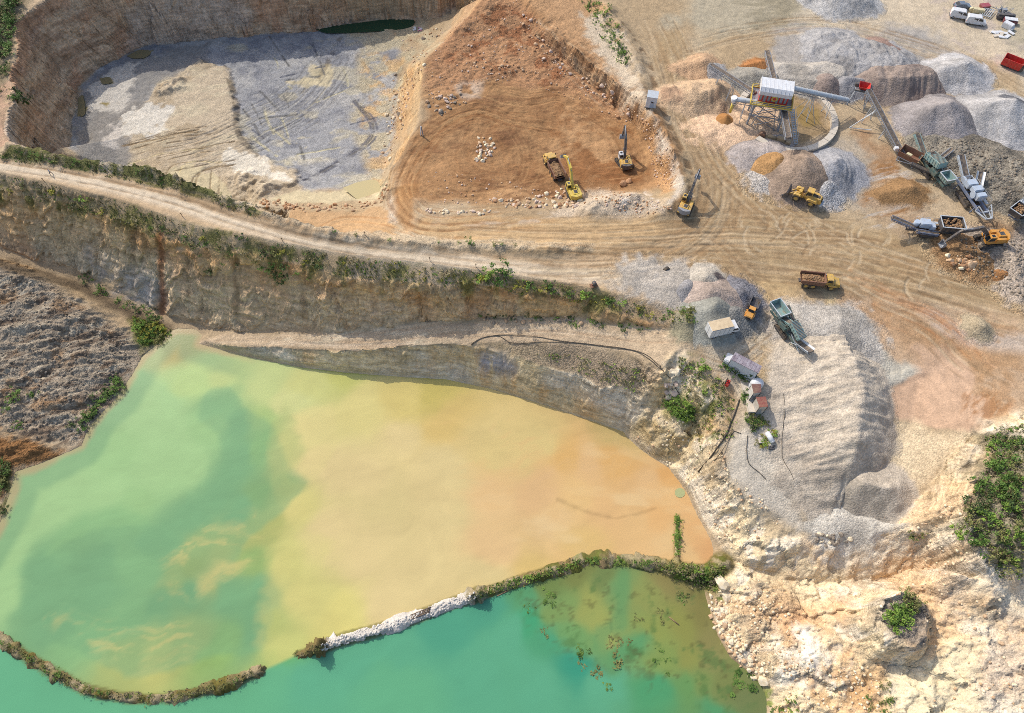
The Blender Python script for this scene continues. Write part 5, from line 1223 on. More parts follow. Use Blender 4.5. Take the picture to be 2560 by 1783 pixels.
    for (a_, b_) in (((1.15, -1.3), (.35, -1.3)), ((-.2, -1.3), (-2.2, -1.3))): r_.tube([(a_[0], a_[1], 1.95), (a_[0], a_[1], 2.5), (b_[0], b_[1], 2.5), (b_[0], b_[1], 1.95)], .025)
    r_.build('handrail', STEEL, t)
    return t
def dump_truck(label, at, front, body=YEL, bedm=RUST, loaded=True, scale=1.0, bed_len=5.2, name='dump_truck', rim=YEL, axles=2, bed_in=None):
    p = hitp(*at); rz = heading(at, front)
    t = thing(name, label, 'dump truck', p, rz, scale=scale)
    xr = (-2.4, -.8) if axles == 2 else (-1.7,)
    for x in (3.3,) + xr:
        for sy in (-1, 1): wheel(t, (x, sy * 1.12, .85), .85, .62, rim)
    c = MB(); c.box((-1.2, 0, 1.15), (5.6, 1.0, .35), bev=.04).box((3.0, 0, 1.2), (2.6, 1.3, .5), bev=.05).cyl((1.55, -.4, 1.2), (1.55, .4, 1.2), .45, 16)
    c.build('chassis', STEEL, t)
    h = MB(); h.prism([(3.15, 1.35), (5.0, 1.25), (5.05, 1.75), (4.85, 2.05), (3.15, 2.35)], -1.0, 1.0).box((4.0, 0, 1.5), (2.0, 2.6, .12), bev=.04)
    for sy in (-1, 1): h.prism([(2.3, 1.7), (2.7, 1.9), (3.9, 1.9), (4.3, 1.6), (4.3, 1.5), (2.3, 1.5)], sy * .95, sy * 1.48)
    hood = h.build('hood', body, t)
    g = MB(); g.box((5.06, 0, 1.5), (.06, 1.3, .45));
    for k in range(5): g.box((5.1, 0, 1.32 + k * .09), (.03, 1.25, .03))
    g.build('grille', BLACK, hood)
    for sy in (-.8, .8):
        l = MB(); l.cyl((5.0, sy, 1.62), (5.1, sy, 1.62), .13, 12); l.build('headlight', LSTEEL, t)
    b = MB(); b.box((5.1, 0, .95), (.25, 2.5, .4), bev=.05); b.build('bumper', STEEL, t)
    k = MB(); k.prism([(1.75, 1.55), (3.25, 1.55), (3.3, 2.3), (3.0, 3.25), (1.8, 3.25)], -.95, .95).box((2.4, 0, 3.28), (1.35, 1.95, .12), bev=.04)
    cab = k.build('cab', body, t)
    w = MB(); w.face([(3.32, -.85, 2.32), (3.32, .85, 2.32), (3.035, .85, 3.18), (3.035, -.85, 3.18)])
    w.build('windshield', GLASS, cab)
    w = MB()
    for sy in (-1, 1): w.prism([(1.95, 2.3), (3.15, 2.3), (2.9, 3.12), (1.95, 3.12)], sy * .955, sy * .975)
    w.box((1.735, 0, 2.65), (.03, 1.5, .7)); w.build('window', GLASS, cab)
    for sy in (-1, 1):
        m_ = MB(); m_.bar((3.2, sy * .95, 2.6), (3.45, sy * 1.45, 2.6), .05).box((3.45, sy * 1.47, 2.5), (.08, .25, .5), bev=.02); m_.build('mirror', BLACK, t)
    ex = MB(); ex.cyl((1.6, .75, 1.6), (1.6, .75, 3.2), .09, 10); ex.build('exhaust_pipe', GSTEEL, t)
    # tipping body with sloped tail and a canopy lip towards the cab
    L0 = 1.35 - bed_len
    d = MB()
    for sy in (-1, 1):
        d.prism([(L0, 1.95), (L0 + .9, 1.45), (1.2, 1.45), (1.5, 2.9), (L0 - .1, 2.75)], sy * 1.28, sy * 1.40)
        d.box(((L0 + 1.4) / 2, sy * 1.42, 2.82), (bed_len, .2, .16))
        for q in range(5): d.box((L0 + .9 + q * (bed_len - 1.2) / 5, sy * 1.43, 2.15), (.14, .1, 1.2))
    d.prism([(L0, 1.95), (L0 + .9, 1.45), (1.2, 1.45), (1.2, 1.57), (L0 + .9, 1.57), (L0, 2.07)], -1.3, 1.3)
    d.prism([(1.2, 1.45), (1.32, 1.45), (1.62, 2.95), (1.5, 2.95)], -1.4, 1.4)
    d.build('dump_body', bedm, t)
    if loaded:
        xs = np.linspace(L0 + .25, 1.35, 16); ys = np.linspace(-1.24, 1.24, 10)
        m = MB(); gr = [[m.bm.verts.new((x, y, 2.05 + .75 * (1 - (y / 1.4) ** 2) * (1 - ((x - L0 - bed_len / 2) / (bed_len * .62)) ** 2) + random.uniform(-.14, .14))) for y in ys] for x in xs]
        for i in range(15):
            for j in range(9): m.bm.faces.new([gr[i][j], gr[i + 1][j], gr[i + 1][j + 1], gr[i][j + 1]])
        for q in range(26):
            x, y = random.uniform(L0 + .5, 1.0), random.uniform(-.9, .9); r_ = random.uniform(.12, .3)
            mm = Matrix.Translation((x, y, 2.65 - abs(y) * .3)) @ Matrix.Rotation(random.uniform(0, 3), 4, 'Z') @ Matrix.Diagonal((r_, r_ * .8, r_ * .7, 1))
            bmesh.ops.create_icosphere(m.bm, subdivisions=1, radius=1, matrix=mm)
        lo = m.build('soil_load', SOIL, None); lo.location = t.location; lo.rotation_euler = t.rotation_euler; lo.scale = t.scale
        set_props(lo, 'brown soil and rocks heaped in the ' + loaded, 'load')
    return t
SOIL = paint_mat('brown_soil', (140, 104, 70), .95, .5, dust=(190, 160, 120), sc=3)
def conveyor(a, b, w=1.1, parent=None, truss=GSTEEL, belt=BELT, depth=.5, cover=False, name='conveyor', rollers=True):
    """inclined belt between world points a and b (low to high or any)"""
    a, b = Vector(a), Vector(b); d = (b - a).normalized(); side = d.cross(Vector((0, 0, 1))).normalized(); up = side.cross(d).normalized(); L = (b - a).length
    f = MB()
    for s_ in (-1, 1):
        o = side * s_ * w / 2
        f.bar(a + o, b + o, .14, .2); f.bar(a + o - up * depth, b + o - up * depth, .09)
        n = max(2, int(L / 1.0))
        for k in range(n):
            p0, p1 = a + d * (L * k / n) + o, a + d * (L * (k + 1) / n) + o
            f.bar(p0, p1 - up * depth, .06); f.bar(p1, p1 - up * depth, .06)
    for k in range(max(2, int(L / 2)) + 1):
        q = a + d * (L * k / max(2, int(L / 2))); f.bar(q - side * w / 2 - up * depth, q + side * w / 2 - up * depth, .07)
    fo = f.build(name, truss, parent)
    m = MB(); s2 = side * (w / 2 - .12)
    m.prism([(0, 0)] * 3, 0, 0) if False else None
    q = [a - s2 + up * .12, a + up * .02, a + s2 + up * .12, b + s2 + up * .12, b + up * .02, b - s2 + up * .12]
    for i0, i1, i2, i3 in ((0, 1, 4, 5), (1, 2, 3, 4)): m.face([q[i0], q[i1], q[i2], q[i3]]); m.face([q[i3] - up * .05, q[i2] - up * .05, q[i1] - up * .05, q[i0] - up * .05])
    m.cyl(a - s2 - up * .08, a + s2 - up * .08, .16, 10); m.cyl(b - s2 - up * .08, b + s2 - up * .08, .18, 10)
    m.build('belt', belt, fo)
    if cover:
        c = MB(); n = 8; ring0, ring1 = [], []
        for k in range(n + 1):
            an = math.pi * k / n; o = side * math.cos(an) * (w / 2 + .05) + up * (math.sin(an) * .55 + .1)
            ring0.append(c.bm.verts.new(a + d * .5 + o)); ring1.append(c.bm.verts.new(b - d * .3 + o))
        for k in range(n): c.bm.faces.new([ring0[k], ring0[k + 1], ring1[k + 1], ring1[k]])
        for k in range(1, int(L / 1.5)):
            for j in range(n):
                an0, an1 = math.pi * j / n, math.pi * (j + 1) / n; q0 = a + d * 1.5 * k
                c.bar(q0 + side * math.cos(an0) * (w / 2 + .08) + up * (math.sin(an0) * .58 + .1), q0 + side * math.cos(an1) * (w / 2 + .08) + up * (math.sin(an1) * .58 + .1), .07, .05)
        c.build('cover', LSTEEL, fo)
    return fo
# ------------------------------------------------------------------ excavators, trucks, loader
def adopt(root):
    for c in kids(root): c.matrix_parent_inverse = Matrix.Translation(-root.location)
excavator('yellow excavator with black boom parked alone on the dirt junction beside the berm', (1713, 523), (1738, 462), (1733, 470), (3.2, 5.1), (6.3, 5.9), (7.6, 3.2), boomm=STEEL, cw=GSTEEL)
excavator('orange yellow excavator with black boom folded high in the dug terrace', (1560, 412), (1550, 372), (1536, 380), (2.4, 5.9), (4.6, 7.4), (5.5, 4.2), body=YEL, boomm=STEEL, cw=STEEL, cabm=WHITE)
excavator('bright yellow excavator on broken rock reaching over a dump truck', (1432, 486), (1408, 440), (1445, 520), (2.9, 5.4), (5.6, 6.2), (8.0, 4.6), body=YEL2, boomm=YEL2, cw=YEL2, sink=.1)
excavator('orange backed excavator digging in brown rubble beside the dark crusher', (2466, 607), (2366, 615), (2420, 612), (3.6, 4.6), (7.4, 3.8), (8.8, 1.1), body=ORA, boomm=STEEL, cw=ORA, scale=1.12)
dump_truck('yellow dump truck being loaded with rock in the dug terrace', (1386, 432), (1368, 404), YEL, RUST, loaded='dump truck in the dug terrace', scale=.98)
dump_truck('yellow dump truck full of brown soil driving across the dirt junction', (2036, 712), (2075, 716), YEL, RUST, loaded='dump truck crossing the dirt junction', scale=.9)
dump_truck('small orange dump truck with empty black body beside the grey heaps', (1880, 772), (1872, 790), ORA, STEEL, loaded=None, scale=.66, bed_len=4.2, axles=1, rim=STEEL)
def wheel_loader(label, at, to, scale=1.0):
    p = hitp(*at); t = thing('wheel_loader', label, 'wheel loader', p, heading(at, to), scale=scale)
    for x in (1.55, -1.75):
        for sy in (-1, 1): wheel(t, (x, sy * 1.12, .85), .85, .65, YEL)
    r = MB(); r.prism([(-.3, 1.0), (-3.5, 1.0), (-3.6, 1.5), (-3.2, 2.25), (-.3, 2.3)], -.75, .75)
    for sy in (-1, 1): r.prism([(-2.9, 1.4), (-2.6, 1.95), (-.95, 1.95), (-.6, 1.5), (-.6, 1.4)], sy * .75, sy * 1.45)
    rear = r.build('engine_cover', YEL, t)
    g = MB(); g.box((-2.2, 0, 2.3), (1.5, .7, .05)); 
    for k in range(7): g.box((-2.8 + k * .2, 0, 2.34), (.05, .65, .04))
    g.box((-3.58, 0, 1.75), (.06, 1.1, .5)); g.build('grille', BLACK, rear)
    c = MB(); c.box((-3.75, 0, .95), (.6, 1.9, .65), bev=.12); c.build('counterweight', LSTEEL, t)
    f = MB(); f.box((1.2, 0, 1.1), (1.9, .95, .6), bev=.06).prism([(.6, 1.3), (1.7, 1.3), (1.5, 2.2), (1.0, 2.2)], -.4, .4).cyl((-.1, 0, .7), (-.1, 0, 1.5), .3, 14)
    for sy in (-1, 1): f.prism([(.75, 1.65), (1.0, 1.95), (2.1, 1.95), (2.4, 1.65), (2.4, 1.6), (.75, 1.6)], sy * .8, sy * 1.4)
    f.build('front_frame', YEL, t)
    k = MB(); k.prism([(-1.35, 1.55), (.15, 1.55), (.25, 2.2), (-.05, 3.2), (-1.3, 3.2)], -.72, .72).box((-.65, 0, 3.26), (1.5, 1.6, .14), bev=.05)
    cab = k.build('cab', YEL, t)
    w = MB(); w.face([(.265, -.62, 2.22), (.265, .62, 2.22), (-.015, .62, 3.1), (-.015, -.62, 3.1)]).box((-1.345, 0, 2.65), (.03, 1.1, .7))
    for sy in (-1, 1): w.prism([(-1.15, 2.05), (.1, 2.05), (-.15, 3.08), (-1.15, 3.08)], sy * .725, sy * .745)
    w.build('window', GLASS, cab)
    for sy in (-.5, .5):
        a = MB(); a.prism([(1.15, 2.0), (2.3, 1.75), (3.3, .75), (3.2, .45), (2.2, 1.35), (1.1, 1.75)], sy - .09, sy + .09); a.build('lift_arm', YEL, t)
        h = MB(); h.cyl((1.0, sy * .7, 1.2), (2.5, sy * .8, 1.35), .08, 10); h.build('hydraulic_cylinder', GSTEEL, t)
    b = MB(); pr = [(3.3 + .75 + .75 * math.cos(a), .85 + .75 * math.sin(a)) for a in np.linspace(math.pi * .6, math.pi * 1.45, 8)] + [(4.55, .1)]
    pin = [(x * .985 + .06, z * .93 + .06) for x, z in pr]
    b.prism(pr + pin[::-1], -1.5, 1.5)
    for sy in (-1.5, 1.45): b.prism(pr, sy, sy + .05)
    for q in range(7): b.bar((4.5, -1.4 + q * .466, .11), (4.8, -1.4 + q * .466, .07), .1, .06)
    b.build('bucket', STEEL, t)
    return t
wheel_loader('yellow wheel loader with lowered bucket facing the gravel heaps', (2008, 500), (1968, 484), 1.02)

# ------------------------------------------------------------------ crushers and screeners on crawlers
def plant(label, at, to, main, dark, cat='mobile crusher', name='mobile_crusher', hopper=None, convs=(), box=None, engine=None, scale=1.0, L=9, hopload=None, extra=None, rz=None):
    p = hitp(*at); t = thing(name, label, cat, (p.x, p.y, p.z - .05), heading(at, to) if rz is None else rz, scale=scale)
    for sy in (-1, 1): crawler(t, 3.8, .9, .5, sy * 1.15)
    c = MB()
    for sy in (-.7, .7): c.bar((-L / 2, sy, 1.25), (L / 2, sy, 1.25), .22, .4)
    for x in np.linspace(-L / 2 + .2, L / 2 - .2, 6): c.bar((x, -.7, 1.2), (x, .7, 1.2), .16)
    for sy in (-1.1, 1.1):
        for x in (-L * .32, L * .32): c.bar((x, sy * .7, 1.2), (x, sy, 0.02), .12)
    c.build('chassis', dark, t)
    if hopper:
        x, z, d, top, m = hopper
        h = MB(); h.hollow((x, 0, z), d, top, .09)
        for s_ in (-1, 1):
            for q in np.linspace(-.4, .4, 4): h.bar((x + q * d[0], s_ * d[1] / 2, z), (x + q * d[0] * top[0], s_ * (d[1] / 2 * top[1] + .04), z + d[2]), .08)
        ho = h.build('hopper', m, t)
        r = MB(); X, Y, Z = d[0] / 2 * top[0], d[1] / 2 * top[1], z + d[2] + .04
        for a, b in (((-X, -Y), (X, -Y)), ((X, -Y), (X, Y)), ((X, Y), (-X, Y)), ((-X, Y), (-X, -Y))): r.bar((x + a[0], a[1], Z), (x + b[0], b[1], Z), .16, .1)
        r.build('rim', LSTEEL, ho)
        if hopload:
            m_ = MB()
            for q in range(40): bmesh.ops.create_icosphere(m_.bm, subdivisions=1, radius=1, matrix=Matrix.Translation((x + random.uniform(-.42, .42) * d[0], random.uniform(-.4, .4) * d[1], z + d[2] * .75 + random.uniform(0, .3))) @ Matrix.Diagonal((random.uniform(.15, .4), random.uniform(.15, .35), random.uniform(.12, .3), 1)))
            lo = m_.build('stone_load', SOIL, None); lo.location = t.location; lo.rotation_euler = t.rotation_euler; lo.scale = t.scale
            set_props(lo, hopload, 'load')
    for (a, b, w, m, pan) in convs:
        fo = conveyor(a, b, w, t, m, BELT, .35, name='conveyor')
        if pan:
            s_ = MB(); d = (Vector(b) - Vector(a)).normalized(); sd = d.cross(Vector((0, 0, 1))).normalized(); u_ = sd.cross(d)
            for k in (-1, 1):
                o = sd * (w / 2) * k; o2 = sd * (w / 2 + .3) * k + u_ * .3
                A, B_ = Vector(a), Vector(b)
                s_.face([A + o, B_ + o, B_ + o2, A + o2]); s_.face([A + o2 + u_ * .03, B_ + o2 + u_ * .03, B_ + o + u_ * .03, A + o + u_ * .03])
            s_.build('side_panel', pan, fo)
    if box:
        x, z, d, ry, m = box
        b = MB(); b.box((x, 0, z), d, ry=ry, bev=.05)
        M = Matrix.Translation((x, 0, z)) @ Matrix.Rotation(ry, 4, 'Y')
        for k in np.linspace(-.42, .42, 6):
            for s_ in (-1, 1):
                q0, q1 = M @ Vector((k * d[0], s_ * (d[1] / 2 + .04), -d[2] / 2)), M @ Vector((k * d[0], s_ * (d[1] / 2 + .04), d[2] / 2)); b.bar(q0, q1, .09)
        bo = b.build('screen_box', m, t)
        g = MB(); n = 14
        for k in range(n):
            q0, q1 = M @ Vector(((k / (n - 1) - .5) * d[0] * .92, -d[1] * .42, d[2] / 2 + .03)), M @ Vector(((k / (n - 1) - .5) * d[0] * .92, d[1] * .42, d[2] / 2 + .03)); g.bar(q0, q1, .1, .05)
        g.build('screen_deck', BELT, bo)
        sp = MB()
        for k in (-.35, .35):
            for s_ in (-1, 1): q = M @ Vector((k * d[0], s_ * d[1] * .45, -d[2] / 2)); sp.bar((q.x, q.y, 1.3), q, .12)
        sp.build('support_leg', dark, t)
    if engine:
        c_, d, m = engine
        e = MB(); e.box(c_, d, bev=.08); eo = e.build('engine_housing', m, t)
        g = MB()
        for k in range(6): g.box((c_[0] - d[0] * .35 + k * d[0] * .14, c_[1], c_[2] + d[2] / 2 + .02), (.06, d[1] * .7, .04))
        g.cyl((c_[0] + d[0] * .3, c_[1], c_[2] + d[2] / 2), (c_[0] + d[0] * .3, c_[1], c_[2] + d[2] / 2 + .5), .09, 10)
        g.build('grille', BLACK, eo)
    w = MB()                                                       # catwalk with rail
    for sy in (1.35,):
        w.box((0, sy, 1.5), (L * .6, .5, .06))
        w.tube([(-L * .3, sy + .25, 1.5), (-L * .3, sy + .25, 2.45), (L * .3, sy + .25, 2.45), (L * .3, sy + .25, 1.5)], .03)
        for k in np.linspace(-.3, .3, 6): w.bar((k * L, sy + .25, 1.5), (k * L, sy + .25, 2.45), .04)
    w.build('catwalk', LSTEEL, t)
    if extra: extra(t)
    return t
def tail_frame(t):
    f = MB()
    for sy in (-1.0, 1.0): f.bar((2.2, sy, 2.6), (5.4, sy * .8, .9), .12); f.bar((3.0, sy, .9), (4.4, sy, 2.0), .1)
    f.build('support_frame', LSTEEL, t)
plant('green mobile screener with pale hopper at the head of the cream gravel ridge', (1962, 828), (2000, 884), TEAL, TEALD, 'mobile screener', 'mobile_screener',
      hopper=(-3.6, 2.3, (3.4, 2.0, 1.3), (1.12, 1.2), TEAL), convs=[((-2.6, 0, 1.9), (1.6, 0, 4.0), 1.2, TEAL, None), ((3.2, 0, 1.3), (7.0, 0, 3.0), 1.3, LSTEEL, WHITE), ((1.0, 1.3, 1.8), (-3.6, 1.9, 3.0), .7, TEALD, None)],
      box=(2.2, 3.6, (3.8, 1.8, 1.0), R(14), TEAL), engine=((-.4, -.9, 2.0), (2.2, .9, 1.0), TEALD), L=9.5, extra=tail_frame)
plant('long green mobile screener between the inclined conveyor and the white crusher', (2322, 432), (2352, 470), TEAL, TEALD, 'mobile screener', 'mobile_screener',
      hopper=(4.0, 2.0, (2.2, 1.8, 1.1), (1.12, 1.2), TEAL), convs=[((2.6, 0, 1.8), (-2.0, 0, 3.6), 1.2, TEAL, None), ((-2.6, 0, 1.6), (-7.6, .2, 3.4), 1.1, TEAL, None), ((-1.0, 1.2, 1.7), (-2.4, 5.2, 2.8), .8, GSTEEL, None), ((1.0, -1.2, 1.5), (-1.2, -4.6, 2.6), .7, STEEL, None)],
      box=(-.4, 3.1, (4.2, 2.0, 1.2), R(-10), TEAL), engine=((1.6, -.9, 2.0), (1.8, 1.0, 1.1), TEALD), L=10, scale=1.15)
def jaw_frame(t):
    f = MB()
    for sy in (-1.1, 1.1): f.bar((3.4, sy, 1.2), (5.6, sy * .45, 1.4), .18); f.bar((3.4, sy, 2.3), (5.6, sy * .45, 1.6), .12); f.bar((3.4, sy, 1.2), (3.4, sy, 2.3), .12)
    f.bar((5.6, -.5, 1.5), (5.6, .5, 1.5), .2); f.bar((4.4, -.8, 1.9), (4.4, .8, 1.9), .12); f.build('nose_frame', LSTEEL, t)
    m = MB(); m.box((1.6, 0, 2.5), (1.0, 1.6, 1.1), bev=.1).box((.2, 0, 2.7), (1.2, 1.7, .9), bev=.1).box((-1.4, 0, 2.4), (1.3, 1.7, 1.1), bev=.1).cyl((.9, -1.0, 2.4), (.9, -.85, 2.4), .6, 18); m.build('crusher_body', BLUEW, t)
plant('pale blue white mobile crusher ahead of the long green screener', (2418, 500), (2450, 546), BLUEW, BLUEG, hopper=None,
      convs=[((-1.6, 0, 1.7), (-6.8, .2, 3.8), 1.1, LSTEEL, None), ((-.6, 1.2, 1.4), (-3.4, 2.6, 2.8), .8, LSTEEL, WHITE)], engine=((-2.6, .2, 2.1), (1.2, 1.6, 1.0), BLUEW), L=8.5, extra=jaw_frame, scale=1.3)
def cone_unit(t):
    m = MB(); m.box((-1.6, .1, 2.4), (1.9, 1.6, 1.2), bev=.12).box((-.2, -.3, 2.1), (1.0, 1.2, .9), bev=.08).cyl((-3.0, .2, 1.5), (-3.0, .2, 2.7), .55, 16); m.build('engine_housing', BLUEW, t)
plant('dark blue grey mobile crusher with long left belt beside the digging excavator', (2318, 582), (2352, 584), BLUEG, STEEL, hopper=(3.1, 2.0, (3.8, 2.4, 1.4), (1.1, 1.2), STEEL),
      convs=[((-2.2, -.3, 1.3), (-8.2, -.2, 3.6), 1.0, BLUEG, None), ((1.0, -1.5, 1.6), (-3.2, -1.7, 2.2), .7, BLUEG, None)], L=9.5, extra=cone_unit, hopload='rubble lying in the hopper of the dark blue grey crusher', scale=1.12)
plant('blue white mobile crusher with dark stone filled hopper cut by the right edge', (2550, 530), (2575, 510), BLUEW, BLUEG, hopper=(-3.4, 2.0, (3.0, 2.4, 1.4), (1.15, 1.2), STEEL),
      convs=[((1.6, 0, 1.6), (6.0, 0, 3.4), 1.1, BLUEW, None)], box=(.4, 3.0, (3.2, 1.8, 1.1), R(-8), BLUEW), engine=((1.8, .9, 2.0), (1.8, .9, 1.0), BLUEW), L=9, hopload='brown stones in the hopper of the crusher at the right edge')

# ------------------------------------------------------------------ screening tower with its belts
tx, ty = P(1928, 248, 7.0); TB = Vector((tx, ty, G(tx, ty)))
tow = thing('screening_tower', 'screening tower with white roof, red sheeted walls and yellow gallery', 'screening tower', TB)
ang = R(-14); ca, sa = math.cos(ang), math.sin(ang)
def tl(x, y, z): return (TB.x + x * ca - y * sa, TB.y + x * sa + y * ca, z)
leg_m = MB
for x in (-3.4, 3.4):
    for y in (-2.2, 2.2):
        l = MB(); l.bar(tl(x * 1.12, y * 1.15, TB.z - .2), tl(x, y, 6.9), .34); l.build('leg', GSTEEL, tow)
b = MB()
for z0, z1 in ((.3, 3.6), (3.6, 6.8)):
    for (x0, y0), (x1, y1) in (((-3.5, -2.3), (3.5, -2.3)), ((3.5, -2.3), (3.5, 2.3)), ((3.5, 2.3), (-3.5, 2.3)), ((-3.5, 2.3), (-3.5, -2.3))):
        b.bar(tl(x0, y0, z0), tl(x1, y1, z1), .13); b.bar(tl(x1, y1, z0), tl(x0, y0, z1), .13); b.bar(tl(x0, y0, z1), tl(x1, y1, z1), .18)
for x in (-1.2, 1.2): b.bar(tl(x, -2.2, 6.8), tl(x * 2.4, -2.6, .2), .16); b.bar(tl(x, 2.2, 6.8), tl(x * 2.4, 2.6, .2), .16)
b.build('bracing', GSTEEL, tow)
ch = MB()
for x in (-1.8, 1.6): 
    q = [tl(x + a, c_, 6.9) for a, c_ in ((-1.2, -1.2), (1.2, -1.2), (1.2, 1.2), (-1.2, 1.2))]; q2 = [tl(x + a * .3, c_ * .3, 4.6) for a, c_ in ((-1.2, -1.2), (1.2, -1.2), (1.2, 1.2), (-1.2, 1.2))]
    for i in range(4): ch.face([q[i], q[(i + 1) % 4], q2[(i + 1) % 4], q2[i]])
ch.build('chute', GSTEEL, tow)
pl = MB(); pl.box(tl(0, 0, 7.05), (9.4, 6.2, .2), rz=ang); plo = pl.build('gallery', GSTEEL, tow)
rl = MB()
cs = [(-4.7, -3.1), (4.7, -3.1), (4.7, 3.1), (-4.7, 3.1)]
for i in range(4):
    a_, b_ = cs[i], cs[(i + 1) % 4]
    for z in (7.25, 7.7, 8.15): rl.bar(tl(*a_, z), tl(*b_, z), .1 if z > 7.3 else .14, .1 if z > 7.3 else .26)
    n = 7
    for k in range(n): q = (a_[0] + (b_[0] - a_[0]) * k / n, a_[1] + (b_[1] - a_[1]) * k / n); rl.bar(tl(*q, 7.1), tl(*q, 8.15), .09)
rl.build('railing', YEL2, plo)
w = MB(); w.box(tl(.2, .2, 8.5), (6.4, 4.0, 2.7), rz=ang); wo = w.build('wall', RED, tow)
for k in range(7):
    pn = MB()
    x = -2.7 + k * .92; pn.box(tl(x, -1.84, 8.45), (.5 + .12 * (k % 2), .06, 1.5 + .5 * (k % 3 == 1)), rz=ang); pn.build('wall_panel', GSTEEL, wo)
for k in range(3): pn = MB(); pn.box(tl(-3.03, -1.1 + k * 1.3, 8.5), (.06, .4, 1.6), rz=ang); pn.build('wall_panel', GSTEEL, wo)
em = MB(); em.cyl(tl(.35, -1.9, 8.6), tl(.35, -1.96, 8.6), .7, 20); em.build('round_sign', YEL2, wo)
em = MB(); em.cyl(tl(.35, -1.97, 8.6), tl(.35, -2.0, 8.6), .36, 16); em.build('sign_centre', RED, wo)
rf = MB()
prf = [(-2.5, 9.6), (2.5, 9.6), (2.5, 10.5), (1.75, 11.2), (-1.75, 11.2), (-2.5, 10.5)]
A = [rf.bm.verts.new(tl(-3.4, y, z)) for y, z in prf]; B2 = [rf.bm.verts.new(tl(3.8, y, z)) for y, z in prf]
for i in range(6): rf.bm.faces.new([A[i], A[(i + 1) % 6], B2[(i + 1) % 6], B2[i]])
rf.bm.faces.new(A); rf.bm.faces.new(B2)
for k in range(9):
    x = -3.4 + k * .9
    for (y0, z0), (y1, z1) in zip(prf[1:], prf[2:]): rf.bar(tl(x, y0 * 1.01, z0), tl(x, y1 * 1.01, z1 + .02), .08, .05)
rf.build('roof', WHITE, tow)
st = MB(); s0, s1 = tl(4.9, -2.6, 7.1), tl(8.2, -5.6, .4)
for o in (-.4, .4): st.bar((s0[0] + o, s0[1], s0[2]), (s1[0] + o, s1[1], s1[2]), .1, .25); st.bar((s0[0] + o, s0[1], s0[2] + 1), (s1[0] + o, s1[1], s1[2] + 1), .06)
for k in range(14): t_ = k / 13; q = Vector(s0).lerp(Vector(s1), t_); st.box(q, (.9, .3, .05))
st.build('stair', LSTEEL, tow)
adopt(tow)
def belt(label, p0, z0, p1, z1, w=1.2, cover=False, truss=GSTEEL, legs=(), legm=LSTEEL, extra=None):
    a = Vector((*P(*p0, z0), z0)); c = Vector((*P(*p1, z1), z1)); base = a if z0 < z1 else c
    t = thing('conveyor_belt', label, 'conveyor', (base.x, base.y, G(base.x, base.y)))
    conveyor(a, c, w, t, truss, BELT, .7, cover, name='truss')
    for f in legs:
        q = a.lerp(c, f); d = (c - a).normalized(); sd = d.cross(Vector((0, 0, 1))).normalized()
        gz = float(bil(HP, q.x, q.y))
        l = MB()
        for s_ in (-1, 1): l.bar(q + sd * s_ * w * .5 - Vector((0, 0, .6)), Vector((q.x, q.y, gz - .1)) + sd * s_ * (w * .5 + (q.z - gz) * .13), .12)
        l.bar(q + sd * w * .5 - Vector((0, 0, .6)), Vector((q.x, q.y, gz + .2)) - sd * (w * .5 + (q.z - gz) * .1), .07)
        l.bar(q - sd * w * .5 - Vector((0, 0, .6)), Vector((q.x, q.y, gz + .2)) + sd * (w * .5 + (q.z - gz) * .1), .07)
        l.build('support_leg', legm, t)
    if extra: extra(t, a, c)
    adopt(t)
    return t
def spout(t, a, c):
    m = MB(); m.cyl(c + Vector((-.2, 0, .6)), c + Vector((.2, 0, -1.2)), .75, 16, .5); h = m.build('head_hood', WHITE, t)
    m = MB(); e = Vector((*P(1825, 281, 3.0), 3.0)); m.cyl(c + Vector((0, 0, -1.0)), e, .38, 14, .3); m.build('spout', YEL2, t)
def props(t, a, c):                                           # raking struts and a stayed mast
    m = MB(); q = a.lerp(c, .62); gz = G(q.x, q.y)
    for dx in (-2.5, 2.5): m.bar(q - Vector((0, 0, .7)), (q.x + dx, q.y + 2.0, gz), .1); m.bar(q - Vector((0, 0, .7)), (q.x + dx, q.y - 2.0, gz), .1)
    m.build('strut', LSTEEL, t)
belt('long thin conveyor from the screening tower to the tan heaps on the left', (1888, 232), 7.4, (1778, 161), 7.4, 1.2, legs=(.45, .75), extra=None)
belt('conveyor standing out behind the screening tower over the low brown ridge', (1938, 206), 8.0, (1918, 127), 8.6, 1.2, extra=None, legs=(.55,))
belt('grey covered conveyor joining the screening tower to the red hopper', (2122, 252), 3.4, (1978, 221), 9.6, 1.2, True, legs=(.3, .6), extra=props)
belt('short white hooded conveyor with yellow spout left of the screening tower', (1896, 257), 6.8, (1836, 249), 6.4, 1.1, True, extra=spout, legs=(.5,))
belt('conveyor reaching forward from the screening tower over the concrete ring', (1958, 266), 6.2, (1972, 344), 6.4, 1.3, legs=())
def gear(t, a, c):
    m = MB(); q = a.lerp(c, .12); m.box(q + Vector((-1.0, .2, .2)), (.9, .9, .8), bev=.08); m.build('drive_motor', WHITE, t)
    m = MB(); q = a.lerp(c, .72); gz = G(q.x, q.y)
    m.bar(q, (q.x - 5.2, q.y - 1.2, gz + .3), .12); m.bar((q.x - 5.2, q.y - 1.2, gz + .3), (q.x - .5, q.y - 2.6, gz + .8), .14); m.bar(q + Vector((0, 0, -.5)), (q.x - 5.2, q.y - 1.2, gz + .3), .08)
    m.build('raker', LSTEEL, t)
belt('long inclined conveyor climbing from the rusty feed box to the red hopper', (2262, 396), 1.2, (2172, 224), 6.6, 1.25, legs=(.45, .8), extra=gear)

